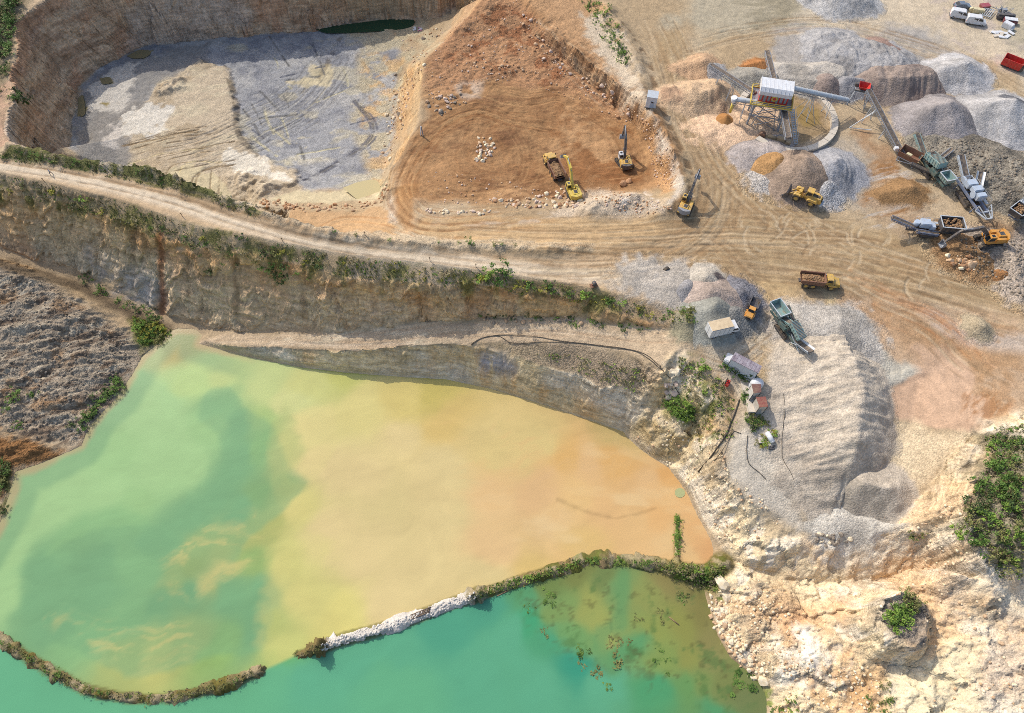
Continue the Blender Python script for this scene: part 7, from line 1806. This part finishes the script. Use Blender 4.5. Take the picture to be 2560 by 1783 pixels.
scatter('rubble', 'white stones on the rough stone causeway', 'stones', [([(1195, 1478), (1190, 1500), (1050, 1552), (860, 1612), (798, 1628), (800, 1605), (960, 1558), (1120, 1500)], 700)], 0, .1, .34, ['chalk'], 5)
scatter('rubble', 'dark stones covering the spoil heap and the rubble banks', 'stones', [
    ([(0, 680), (100, 700), (320, 850), (330, 940), (200, 1110), (0, 1080)], 900), ([(2300, 360), (2420, 350), (2560, 400), (2560, 520), (2470, 470), (2380, 450)], 700), ([(2400, 600), (2560, 570), (2560, 760), (2450, 690)], 350)], 0, .1, .36, ['grey', 'dark', 'dark'], 3)
# tiny white rubbish at the far pool
for k in range(9):
    q = hit(1042 + rr.uniform(-12, 16), 73 + rr.uniform(-4, 5)); m = MB(); m.box((0, 0, .15), (rr.uniform(.6, 1.2), rr.uniform(.4, .9), .3), rz=rr.uniform(0, 3), bev=.04)
    o = m.build('rubbish_bag', WHITE if k % 3 else paint_mat('pink_plastic', (222, 150, 176)), None); o.location = q; set_props(o, 'pale rubbish bag dumped beside the dark pool in the pit', 'rubbish bag', 'rubbish bags beside the dark pool')

# ------------------------------------------------------------------ hoses, posts, stakes
def hose(label, px, r=.16, z=.12, name='hose'):
    w_ = [hitp(u, v) for u, v in px]; s_ = smooth_line([tuple(q) for q in w_], .8)
    s_ = [(q[0], q[1], max(q[2], float(bil(HP, q[0], q[1]))) + z) for q in s_]
    m = MB(); m.tube(s_, r, 6); o = m.build(name, HOSE, None); return set_props(o, label, 'hose')
hose('black hose looping along the upper side of the bench track', [(1178, 862), (1205, 846), (1260, 838), (1340, 843), (1400, 853), (1480, 862), (1560, 872), (1610, 885), (1640, 908), (1660, 932)], .065)
hose('black hose dipping along the lower edge of the bench track', [(1178, 864), (1210, 844), (1250, 842), (1270, 856), (1300, 860), (1350, 856), (1430, 858), (1500, 866), (1580, 877), (1620, 897), (1648, 922), (1680, 960), (1700, 990)], .065)
hose('thick black pipe running down the slope left of the slabs', [(1848, 1000), (1838, 1030), (1826, 1060), (1816, 1085), (1800, 1110), (1775, 1145), (1745, 1180)], .14)
hose('thin dark hose beside the thick pipe left of the slabs', [(1852, 1085), (1835, 1078), (1822, 1100), (1800, 1135), (1780, 1160)], .06)
hose('dark cable lying along the left foot of the cream gravel ridge', [(1958, 985), (1962, 1025), (1958, 1060), (1954, 1100), (1955, 1145), (1975, 1180), (1985, 1205)], .05)
hose('dark cable winding over the pale gravel below the cabins', [(1868, 1090), (1866, 1130), (1872, 1160), (1895, 1180), (1915, 1200)], .06)
for k, (u, v) in enumerate(((111, 454), (707, 604), (1075, 652), (456, 541), (913, 588), (1190, 668))):
    q = hit(u, v); m = MB(); m.bar((0, 0, -.3), (0, 0, 1.1), .1).box((0, 0, 1.0), (.3, .06, .25)); o = m.build('marker_post', WOODM, None); o.location = q; set_props(o, 'short wooden marker post on the verge of the cliff road', 'post', 'marker posts along the cliff road')
q = hit(1054, 338); t = thing('stake', 'pair of pale leaning stakes on the lip of the dug terrace', 'stake', q)
m = MB(); m.bar((-.3, 0, -.2), (.1, .2, 2.6), .22); m.build('pole', WHITE, t); m = MB(); m.bar((.4, -.2, -.2), (.15, .2, 2.5), .2); m.build('pole', GSTEEL, t)
q = hit(1484, 716); t = thing('winch', 'small dark winch with a drum on the verge above the bench track', 'winch', q, R(20))
m = MB(); m.box((0, 0, .35), (1.5, 1.0, .2)).bar((-.5, 0, .3), (.1, 0, 1.3), .16).bar((.6, 0, .3), (.1, 0, 1.3), .16); m.build('frame', RUST, t); m = MB(); m.cyl((.1, -.45, .9), (.1, .45, .9), .4, 14); m.build('drum', STEEL, t)
q = hit(1664, 679); m = MB(); m.lathe((0, 0, .55), [(.35, -.3), (.75, -.3), (.8, 0), (.75, .3), (.35, .3), (.35, -.3)], 20, 'y'); o = m.build('tyre', BLACK, None); o.location = q; o.rotation_euler = (0, 0, R(30)); set_props(o, 'old black tyre standing on the grey gravel by the junction', 'tyre')
q = hit(1050, 1534); t = thing('pipe_bundle', 'bundle of dark brown pipes sunk into the white stone causeway', 'pipes', (q.x, q.y, q.z - .05), R(21), None, .8)
for k in range(4):
    m = MB(); m.cyl((-2.2, -.5 + k * .3, .12), (2.2 + .2 * k, -.5 + k * .3, .18), .16, 10); m.build('pipe', paint_mat('dull_brown_pipe', (96, 82, 74), .8, .4), t)
for k, (u, v, a_) in enumerate(((1684, 1552, -40), (1256, 1484, 25))):
    p_ = P(u, v, LAKE); m = MB(); m.cyl((-1.1, 0, .02), (1.1, 0, .1), .1, 8); o = m.build('driftwood', WOODM, None); o.location = (p_[0], p_[1], LAKE); o.rotation_euler = (0, 0, R(a_)); set_props(o, ('pale', 'dark')[k] + ' floating branch ' + ('near the right shore of the turquoise water', 'just below the white stone causeway')[k], 'branch')

# ------------------------------------------------------------------ the walker on the cliff road
def walker():
    q = hit(130, 437)
    me = bpy.data.meshes.new('person'); bm = bmesh.new()
    J = {}; E = []
    def j(n, co, r): J[n] = (Vector(co), r)
    j('pelvis', (0, 0, .95), .15); j('waist', (.01, 0, 1.1), .135); j('chest', (.03, 0, 1.32), .16); j('neck', (.05, 0, 1.5), .06); j('jaw', (.075, 0, 1.56), .075); j('head', (.07, 0, 1.66), .105); j('crown', (.06, 0, 1.74), .075); j('nose', (.175, 0, 1.645), .018)
    for s_, n in ((1, 'l'), (-1, 'r')):
        f = s_
        j('sh' + n, (.03, .19 * s_, 1.44), .065); j('el' + n, (-.10 * f + .02, .25 * s_, 1.17), .045); j('wr' + n, (.06 - .2 * f, .24 * s_, .93), .03); j('pa' + n, (.09 - .22 * f, .24 * s_, .86), .036)
        j('hip' + n, (0, .1 * s_, .9), .1); j('kn' + n, (.16 * f + .05, .1 * s_, .5), .065); j('an' + n, (.26 * f - .04, .1 * s_, .09), .045); j('toe' + n, (.26 * f + .14, .11 * s_, .05), .04)
        for k in range(4): j('f%d%s' % (k, n), (.115 - .22 * f + .012 * (k - 1.5) * 2, .24 * s_ + .022 * (k - 1.5), .77 - .01 * abs(k - 1.5)), .009)
        j('th' + n, (.14 - .22 * f, .215 * s_, .83), .01)
    E = [('pelvis', 'waist'), ('waist', 'chest'), ('chest', 'neck'), ('neck', 'jaw'), ('jaw', 'head'), ('head', 'crown'), ('head', 'nose')]
    for n in 'lr':
        E += [('chest', 'sh' + n), ('sh' + n, 'el' + n), ('el' + n, 'wr' + n), ('wr' + n, 'pa' + n), ('pelvis', 'hip' + n), ('hip' + n, 'kn' + n), ('kn' + n, 'an' + n), ('an' + n, 'toe' + n), ('pa' + n, 'th' + n)] + [('pa' + n, 'f%d%s' % (k, n)) for k in range(4)]
    ks = list(J); V = [bm.verts.new(J[k][0]) for k in ks]
    for a, b in E: bm.edges.new((V[ks.index(a)], V[ks.index(b)]))
    bm.to_mesh(me); bm.free()
    o = bpy.data.objects.new('person', me); COL.objects.link(o)
    sk = o.modifiers.new('skin', 'SKIN'); o.modifiers.new('sub', 'SUBSURF').levels = 1
    for i, k in enumerate(ks):
        me.skin_vertices[0].data[i].radius = (J[k][1],) * 2; me.skin_vertices[0].data[i].use_root = (k == 'pelvis')
    bpy.context.view_layer.update()
    dg = bpy.context.evaluated_depsgraph_get(); m2 = bpy.data.meshes.new_from_object(o.evaluated_get(dg)); o.modifiers.clear(); o.data = m2
    m2.materials.clear()
    for m in (SKIN, paint_mat('pale_shirt', (214, 216, 222), .9, 0), paint_mat('dark_trousers', (52, 58, 78), .9, 0), paint_mat('brown_hair', (70, 52, 38), .9, 0)): m2.materials.append(m)
    for p_ in m2.polygons:
        z = p_.center.z; y = abs(p_.center.y)
        p_.material_index = 3 if (z > 1.68 or (z > 1.6 and p_.center.x < .02)) else 0 if (z > 1.5 or (y > .2 and z < 1.1)) else (1 if z > .98 else 2); p_.use_smooth = True
    o.location = q; o.rotation_euler = (0, 0, R(200)); o.scale = (1.05,) * 3
    set_props(o, 'person in pale shirt and dark trousers walking along the cliff road', 'person')
walker()
# ------------------------------------------------------------------ plants
def leaf_mat(name, c1, c2):
    m, N, L, B = newmat(name)
    at = N.new('ShaderNodeAttribute'); at.attribute_name = 'Shade'
    oi = N.new('ShaderNodeObjectInfo')
    mx = N.new('ShaderNodeMix'); mx.data_type = 'RGBA'
    ad = N.new('ShaderNodeMath'); ad.operation = 'MULTIPLY_ADD'; ad.inputs[1].default_value = .5; L.new(oi.outputs['Random'], ad.inputs[0])
    sb = N.new('ShaderNodeMath'); sb.operation = 'SUBTRACT'; sb.inputs[1].default_value = .25; L.new(at.outputs['Fac'], sb.inputs[0]); L.new(sb.outputs[0], ad.inputs[2])
    ad.use_clamp = True
    L.new(ad.outputs[0], mx.inputs[0]); mx.inputs[6].default_value = (*c1, 1); mx.inputs[7].default_value = (*c2, 1)
    L.new(mx.outputs[2], B.inputs['Base Color']); B.inputs['Roughness'].default_value = .7; B.inputs['Specular IOR Level'].default_value = .2
    return m
LEAF = {'olive': leaf_mat('olive_leaves', (.085, .10, .03), (.26, .25, .085)), 'green': leaf_mat('green_leaves', (.05, .10, .02), (.17, .28, .055)), 'bright': leaf_mat('bright_leaves', (.10, .19, .03), (.30, .42, .075)),
        'dark': leaf_mat('dark_leaves', (.03, .055, .018), (.11, .16, .045)), 'yellow': leaf_mat('yellow_leaves', (.14, .15, .02), (.42, .38, .06)), 'dry': leaf_mat('dry_leaves', (.15, .125, .06), (.38, .32, .18))}
BARK = paint_mat('bark', (104, 84, 64), .95, .2)
def bush_mesh(seed, n=260, tall=1.0, leaf=.16):
    """foliage: many small leaf faces in clumps through the crown; a few stems"""
    r = random.Random(seed); V, F, S = [], [], []
    clumps = [(r.gauss(0, .42), r.gauss(0, .42), abs(r.gauss(.42, .22)) * tall + .12, r.uniform(.16, .36), r.random()) for _ in range(r.randint(8, 13))]
    for k in range(n):
        cx, cy, cz, cr, sh = r.choice(clumps)
        d = Vector((r.gauss(0, 1), r.gauss(0, 1), r.gauss(0, .8))).normalized() * cr * r.uniform(.35, 1.05)
        p = Vector((cx, cy, max(.02, cz))) + d; p.z = max(.03, p.z)
        a = Vector((r.gauss(0, 1), r.gauss(0, 1), r.gauss(0, .6))).normalized(); b = a.cross(Vector((r.gauss(0, .5), r.gauss(0, .5), 1))).normalized()
        s_ = leaf * r.uniform(.55, 1.25); i = len(V)
        V += [p - a * s_ * .5, p + b * s_ * .36, p + a * s_ * .62, p - b * s_ * .36]; F.append((i, i + 1, i + 2, i + 3)); q = min(1, max(0, sh * .6 + r.random() * .4)); S += [q] * 4
    return np.array([v[:] for v in V]), np.array(F), np.array(S)
def bush_data(seed, mat, tall=1.0, n=260, leaf=.16):
    V, F, S = bush_mesh(seed, n, tall, leaf)
    o = mesh_np('foliage', V, F, [LEAF[mat]], {'Shade': ('F', S)}, smooth=False)
    me = o.data; bpy.data.objects.remove(o)
    m = MB(); r = random.Random(seed)
    for k in range(5):
        a = r.uniform(0, 6.28); m.tube([(0, 0, -.1), (math.cos(a) * .2, math.sin(a) * .2, .3 * tall), (math.cos(a) * .42, math.sin(a) * .42, .62 * tall)], .025, 5)
    so = m.build('stem', BARK); sm = so.data; bpy.data.objects.remove(so)
    return me, sm
BUSH = {}
for i_, k_ in enumerate(LEAF):
    for j_ in range(3): BUSH[k_, j_] = bush_data(50 + i_ * 10 + j_, k_, (1.0, 1.3, .8)[j_])
br = random.Random(5)
PQ = []
def plant_at(u, v, r, kind, label, group, name='shrub', cat='shrub', squash=None, force=False):
    if group and name == 'shrub' and not force: PQ.append((r, (u, v, r, kind, label, group))); return
    p = hitp(u, v); me, sm = BUSH[kind, br.randint(0, 2)]
    o = bpy.data.objects.new(name, None); COL.objects.link(o); o.location = p; o.rotation_euler = (0, 0, br.uniform(0, 6.28)); s_ = r * br.uniform(.85, 1.2)
    o.scale = (s_, s_ * br.uniform(.8, 1.2), s_ * (squash or br.uniform(.8, 1.15))); o.empty_display_size = .3
    set_props(o, label, cat, group)
    f = bpy.data.objects.new('foliage', me); COL.objects.link(f); f.parent = o
    if r > .9 and name == 'shrub': g = bpy.data.objects.new('stem', sm); COL.objects.link(g); g.parent = o
    return o
def plants_along(line, n, spread, r0, r1, kinds, label, group):
    L_ = [np.array(q, float) for q in line]; seg = [np.linalg.norm(b - a) for a, b in zip(L_, L_[1:])]; tot = sum(seg)
    for k in range(n):
        t = (k + br.random()) / n * tot; i = 0
        while t > seg[i] and i < len(seg) - 1: t -= seg[i]; i += 1
        q = L_[i] + (L_[i + 1] - L_[i]) * (t / seg[i])
        plant_at(q[0] + br.gauss(0, spread[0]), q[1] + br.gauss(0, spread[1]), r0 + (r1 - r0) * br.random(), br.choice(kinds), label, group)
def plants_in(poly, n, r0, r1, kinds, label, group):
    xs = [p[0] for p in poly]; ys = [p[1] for p in poly]; c = 0
    while c < n:
        u, v = br.uniform(min(xs), max(xs)), br.uniform(min(ys), max(ys))
        if sdf_poly(np.array([u]), np.array([v]), poly)[0] < 0: plant_at(u, v, r0 + (r1 - r0) * br.random(), br.choice(kinds), label, group); c += 1
plants_along([(0, 398), (60, 388), (165, 402), (289, 417), (375, 434), (488, 472), (563, 503), (640, 524)], 34, (4, 4), .5, 1.1, ['olive', 'green', 'olive', 'olive', 'dry'], 'low shrub on the planted berm between the dry pit and the road', 'shrubs on the berm beside the dry pit')
plants_along([(0, 462), (150, 492), (300, 535), (480, 595), (600, 625), (700, 645)], 34, (10, 12), .5, 1.3, ['olive', 'olive', 'green', 'olive', 'dry', 'dry', 'yellow'], 'shrub on the left half of the cliff crest below the road', 'shrubs on the left half of the cliff crest')
plants_along([(700, 645), (860, 672), (1000, 690), (1130, 695), (1240, 705)], 20, (9, 9), .5, 1.2, ['olive', 'dry', 'dry', 'yellow', 'green'], 'shrub on the middle of the cliff crest below the road', 'shrubs on the middle of the cliff crest')
plants_along([(1240, 700), (1330, 715), (1420, 735), (1520, 758), (1600, 785), (1690, 800)], 20, (9, 8), .6, 1.3, ['green', 'olive', 'yellow', 'bright'], 'shrub towards the right end of the cliff crest', 'shrubs on the right end of the cliff crest')
for u, v, r, kd, lb in ((1258, 690, 2.3, 'green', 'tallest bright green bush on the cliff crest'), (1220, 696, 2.0, 'bright', 'bright yellow green bush just left of the tallest bush on the crest'), (1325, 716, 1.7, 'green', 'blue green bush alone on the bare stretch of crest'), (1372, 722, 1.7, 'green', 'dark green bush third from the tallest along the crest'),
                        (1412, 728, 1.9, 'olive', 'grey green bush hanging over the cliff edge'), (1458, 742, 1.8, 'bright', 'light green bush right of the grey green one on the cliff edge'), (1210, 700, 1.5, 'yellow', 'yellow flowering bush on the cliff crest'), (212, 507, 1.7, 'bright', 'pale green bush left on the cliff crest'), (130, 482, 1.4, 'yellow', 'yellow green bush near the left end of the cliff crest')):
    plant_at(u, v, r, kd, lb, None)
plants_in([(380, 560), (600, 640), (800, 690), (780, 730), (500, 660), (330, 570)], 26, .6, 1.3, ['dark', 'green', 'olive'], 'shrub clinging to the upper cliff face', 'shrubs on the upper cliff face')
for u, v in ((527, 686), (712, 700), (664, 640), (602, 600), (800, 668)): plant_at(u, v, 1.2, 'dark', 'dark bush rooted in a cleft of the cliff', 'bushes in clefts of the cliff')
plants_along([(1190, 795), (1290, 790), (1420, 800), (1540, 815), (1620, 818)], 26, (12, 4), .5, 1.0, ['dark', 'green'], 'low weed at the foot of the cliff beside the bench track', 'weeds at the foot of the road cliff')
plants_in([(330, 790), (380, 795), (430, 832), (415, 858), (375, 862), (350, 850)], 42, .7, 1.4, ['olive', 'yellow', 'green', 'bright'], 'yellow green shrub in the patch between cliff, spoil heap and water', 'shrubs in the patch at the head of the lake')
plant_at(365, 855, 1.7, 'green', 'dark green bush lowest in the patch at the head of the lake', None)
plants_along([(200, 690), (300, 750), (350, 780), (400, 800)], 24, (12, 5), .6, 1.2, ['dark', 'green'], 'dark weed in the shaded gully under the cliff', 'weeds in the gully under the cliff')
plants_along([(300, 945), (270, 985), (245, 1020), (215, 1050), (200, 1065)], 28, (10, 7), .8, 1.5, ['green', 'dark', 'green'], 'green shrub on the water side of the spoil heap', 'shrubs on the water side of the spoil heap')
for u, v, lb in ((85, 993, 'small green bush alone high on the bare spoil heap'), (35, 1000, 'green bush nearest the left edge on the spoil heap'), (22, 1025, 'pale green bush below the left edge bush on the spoil heap'), (52, 1066, 'lowest green bush on the left of the spoil heap'), (40, 985, 'small bush above the left edge bush on the spoil heap')): plant_at(u, v, 1.3, 'green', lb, None)
plants_in([(0, 1150), (30, 1170), (25, 1260), (0, 1300)], 18, .8, 1.4, ['dark', 'olive', 'green'], 'dark shrub in the lower left corner of the bank', 'shrubs in the lower left bank')
plants_in([(0, 0), (50, 0), (30, 100), (15, 190), (0, 230)], 34, 1.2, 2.4, ['dark', 'green', 'olive'], 'dark bush behind the left rim of the pit', 'bushes behind the left rim of the pit')
plants_in([(38, 228), (80, 250), (84, 275), (40, 262)], 18, .8, 1.4, ['green', 'dark'], 'green shrub on the left wall of the pit', 'shrubs on the left wall of the pit')
plants_along([(1470, 0), (1500, 25), (1520, 60), (1545, 120), (1555, 150)], 46, (12, 8), .5, 1.2, ['bright', 'green', 'green'], 'bright green weed on the pale bank above the dug terrace', 'weeds on the bank above the dug terrace')
plants_along([(870, 585), (1000, 600), (1170, 612), (1300, 612)], 14, (20, 3), .4, .8, ['green', 'olive'], 'small weed on the low dirt bank beside the road', 'weeds on the low dirt bank')
plant_at(1172, 610, 1.1, 'green', 'green bush alone on the low dirt bank beside the road', None)
plants_along([(1800, 1432), (1720, 1425), (1640, 1412), (1560, 1402), (1480, 1400), (1400, 1420), (1330, 1442), (1250, 1470), (1195, 1487)], 120, (8, 4), .3, .75, ['olive', 'green', 'bright', 'dry', 'dark'], 'low shrub growing on the planted causeway between the waters', 'shrubs on the planted causeway')
plants_in([(1650, 1415), (1800, 1420), (1810, 1450), (1780, 1480), (1700, 1460)], 70, .5, 1.0, ['bright', 'olive', 'dry', 'green'], 'low shrub on the wide right end of the planted causeway', 'shrubs on the right end of the causeway')
plants_along([(1692, 1390), (1692, 1350), (1694, 1310), (1694, 1285)], 22, (3, 6), .5, .95, ['bright', 'green'], 'bright green shrub of the narrow line standing in the orange water', 'shrubs in the narrow line in the orange water')
plants_along([(0, 1602), (80, 1650), (150, 1690), (220, 1725), (300, 1740), (370, 1745), (450, 1738), (530, 1718), (600, 1698), (640, 1684)], 80, (6, 5), .35, .75, ['olive', 'dry', 'green', 'olive'], 'low shrub on the lower left causeway', 'shrubs on the lower left causeway')
plants_in([(735, 1630), (790, 1610), (800, 1622), (740, 1648)], 12, .3, .6, ['olive', 'dry'], 'low shrub at the broken end of the white causeway', 'shrubs at the broken end of the causeway')
plants_in([(1650, 1010), (1690, 995), (1728, 1010), (1736, 1045), (1712, 1055), (1675, 1040)], 46, .7, 1.3, ['bright', 'bright', 'green'], 'bright green shrub on the rock promontory', 'shrubs on the rock promontory')
plant_at(1725, 1042, 1.6, 'dark', 'dark bush right of the bright shrubs on the promontory', None)
plants_in([(1700, 900), (1780, 930), (1830, 1000), (1830, 1080), (1770, 1060), (1720, 980)], 34, .35, .8, ['bright', 'olive', 'dry', 'dry'], 'low weed on the slope left of the cabins', 'weeds on the slope left of the cabins')
plant_at(1756, 922, 1.7, 'bright', 'bright bush on the slope left of the long hut', None)
plants_along([(1815, 915), (1840, 925), (1860, 940), (1878, 950)], 18, (5, 4), 1.0, 1.7, ['dark', 'green'], 'dark green bush against the long hut', 'bushes against the long hut')
plants_in([(1850, 985), (1868, 985), (1868, 1005), (1856, 1005)], 6, .7, 1.1, ['green'], 'green weed between the two slabs', 'weeds between the slabs')
plants_in([(1860, 1045), (1900, 1045), (1930, 1060), (1920, 1075), (1880, 1080)], 14, .7, 1.3, ['green', 'dark', 'olive'], 'green shrub below the red brown cabin', 'shrubs below the red brown cabin')
plants_in([(1880, 1090), (1945, 1080), (1940, 1100), (1900, 1125)], 12, .5, 1.0, ['bright', 'yellow', 'olive'], 'light green weed round the white gas tank', 'weeds round the gas tank')
plants_in([(1700, 780), (1735, 770), (1745, 790), (1725, 815)], 14, .6, 1.1, ['green', 'olive'], 'shrub on the earth mound at the end of the cliff crest', 'shrubs on the end mound')
hillp = [(2465, 1090), (2540, 1060), (2580, 1070), (2580, 1440), (2510, 1450), (2480, 1430), (2460, 1380), (2390, 1345), (2380, 1310), (2420, 1290), (2415, 1255), (2460, 1190)]
plants_in(hillp, 70, .9, 2.1, ['green', 'green', 'dark', 'bright', 'olive'], 'green bush of the thicket on the right hill', 'bushes of the thicket on the right hill')
plants_in([(2240, 1510), (2262, 1515), (2268, 1560), (2240, 1570), (2210, 1555)], 16, 1.0, 1.7, ['bright', 'green'], 'bright bush on top of the rock pinnacle', 'bushes on top of the rock pinnacle')
plants_in([(2255, 1480), (2295, 1495), (2300, 1525), (2270, 1520)], 9, .7, 1.2, ['olive', 'green'], 'olive bush behind the rock pinnacle', 'bushes behind the rock pinnacle')
plants_in([(2160, 1740), (2230, 1700), (2230, 1783), (2150, 1783)], 12, .5, .9, ['olive', 'green'], 'weed in the gully at the bottom edge', 'weeds in the gully at the bottom edge')
plants_in([(1920, 1730), (1990, 1745), (2000, 1783), (1920, 1783)], 12, .4, .8, ['bright', 'green'], 'light green weed on the lowest shore', 'weeds on the lowest shore')
plants_in([(2270, 1330), (2310, 1330), (2310, 1350), (2280, 1350)], 4, .7, 1.1, ['olive', 'green'], 'small shrub on the bare slope left of the thicket', 'shrubs on the bare slope')
plant_at(1735, 1058, 1.2, 'dry', 'withered grey shrub beside the promontory', None)
for k, (u, v, r) in enumerate(((1322, 1522, 1.4), (1540, 1622, 2.4), (1450, 1638, 1.5), (1650, 1540, 1.6), (1655, 1655, 2.2), (1500, 1690, 1.6), (1848, 1700, 2.6), (1705, 1510, 1.7), (1375, 1495, 2.0), (1455, 1668, 1.0), (1518, 1716, 1.0), (1360, 1582, 1.1), (1700, 1500, 1.4), (1590, 1550, .9))):
    o = plant_at(u, v, r, ('green', 'olive')[k % 2], 'water weed tuft breaking the surface of the turquoise water', 'water weed in the turquoise water', name='water_weed', cat='water weed')
    o.location.z = LAKE - .1 * r; o.scale.z = .22 * r
PQ.sort(key=lambda q: -q[0])
for q in PQ[:255]: plant_at(*q[1], force=True)
LK = list(LEAF); it = []
for q in PQ[255:]:
    if q[0] < .62 and br.random() < .45: continue
    u, v, r_, kd, lb, g_ = q[1]; p = hitp(u, v); s_ = r_ * br.uniform(.85, 1.2)
    it.append((BUSH[kd, br.randint(0, 2)][0], Matrix.Translation(p) @ Matrix.Rotation(br.uniform(0, 6.28), 4, 'Z') @ Matrix.Diagonal((s_, s_ * br.uniform(.8, 1.2), s_ * br.uniform(.7, 1), 1)), LK.index(kd)))
o = merge_rest('undergrowth', 'smaller scrub between the shrubs on crests, banks and causeways', 'scrub', it, [LEAF[k] for k in LK])
a_ = o.data.attributes.new('Shade', 'FLOAT', 'POINT'); a_.data.foreach_set('value', np.random.default_rng(3).random(len(o.data.vertices)).astype(np.float32))
# grass and low herbs: one carpet of small blades
def carpet(name, label, polys, seed, size=(.14, .4)):
    r = random.Random(seed); V, F, S, M_ = [], [], [], []
    for poly, cnt, mi in polys:
        xs = [p[0] for p in poly]; ys = [p[1] for p in poly]
        A = np.array([(r.uniform(min(xs), max(xs)), r.uniform(min(ys), max(ys))) for _ in range(cnt * 3)])
        A = A[sdf_poly(A[:, 0], A[:, 1], poly) < 0]
        A = A[fbm(A[:, 0], A[:, 1], 26, 3, 2) > -.18][:cnt]
        for u, v in A:
            p = hitp(u, v); sh = r.random(); k = r.choice(mi)
            for q in range(5):
                a = r.uniform(0, 6.28); s_ = r.uniform(*size); d = Vector((math.cos(a), math.sin(a), 0)); b = Vector((-d.y, d.x, 0)) * s_ * .3
                c0 = p + Vector((r.gauss(0, .16), r.gauss(0, .16), 0)); i = len(V)
                V += [c0 - b, c0 + b, c0 + d * s_ * .7 + b * .6 + Vector((0, 0, s_)), c0 + d * s_ * .7 - b * .6 + Vector((0, 0, s_ * .9))]; F.append((i, i + 1, i + 2, i + 3)); S += [sh] * 4; M_.append(k)
    o = mesh_np(name, np.array([v[:] for v in V]), np.array(F), [LEAF[k] for k in ('olive', 'green', 'bright', 'dry', 'yellow')], {'Shade': ('F', np.array(S))}, smooth=False, fmat=np.array(M_))
    set_props(o, label, 'grass', kind='stuff')
carpet('grass', 'rough grass and herbs on banks, crests and causeways', [
    ([(0, 435), (300, 505), (490, 568), (680, 608), (860, 638), (860, 690), (700, 660), (480, 618), (300, 560), (0, 478)], 1700, (0, 3, 3, 3, 1)),
    ([(860, 640), (1230, 685), (1560, 750), (1730, 800), (1690, 815), (1490, 765), (1225, 725), (1080, 715), (860, 692)], 1100, (0, 3, 1, 4)),
    ([(0, 392), (40, 372), (165, 396), (375, 430), (563, 498), (660, 530), (640, 545), (450, 478), (150, 418), (0, 402)], 800, (0, 1, 3)),
    ([(1690, 890), (1790, 930), (1840, 1010), (1830, 1100), (1750, 1120), (1710, 980)], 420, (2, 0, 3)),
    ([(1640, 1405), (1810, 1415), (1800, 1480), (1700, 1465)], 420, (2, 0, 3)), ([(1200, 1475), (1440, 1400), (1650, 1398), (1650, 1425), (1450, 1425), (1200, 1495)], 420, (0, 1, 2)),
    ([(330, 790), (430, 825), (410, 860), (350, 860)], 260, (0, 4, 2)), ([(0, 1600), (150, 1682), (300, 1732), (450, 1730), (640, 1676), (640, 1688), (450, 1752), (300, 1752), (150, 1705), (0, 1622)], 420, (0, 3)),
    (hillp, 700, (0, 1, 3)), ([(1330, 880), (1450, 890), (1620, 930), (1600, 985), (1430, 930)], 200, (0, 3, 2)), ([(1460, 0), (1520, 40), (1570, 160), (1540, 160), (1480, 60)], 160, (2, 1))], 9)
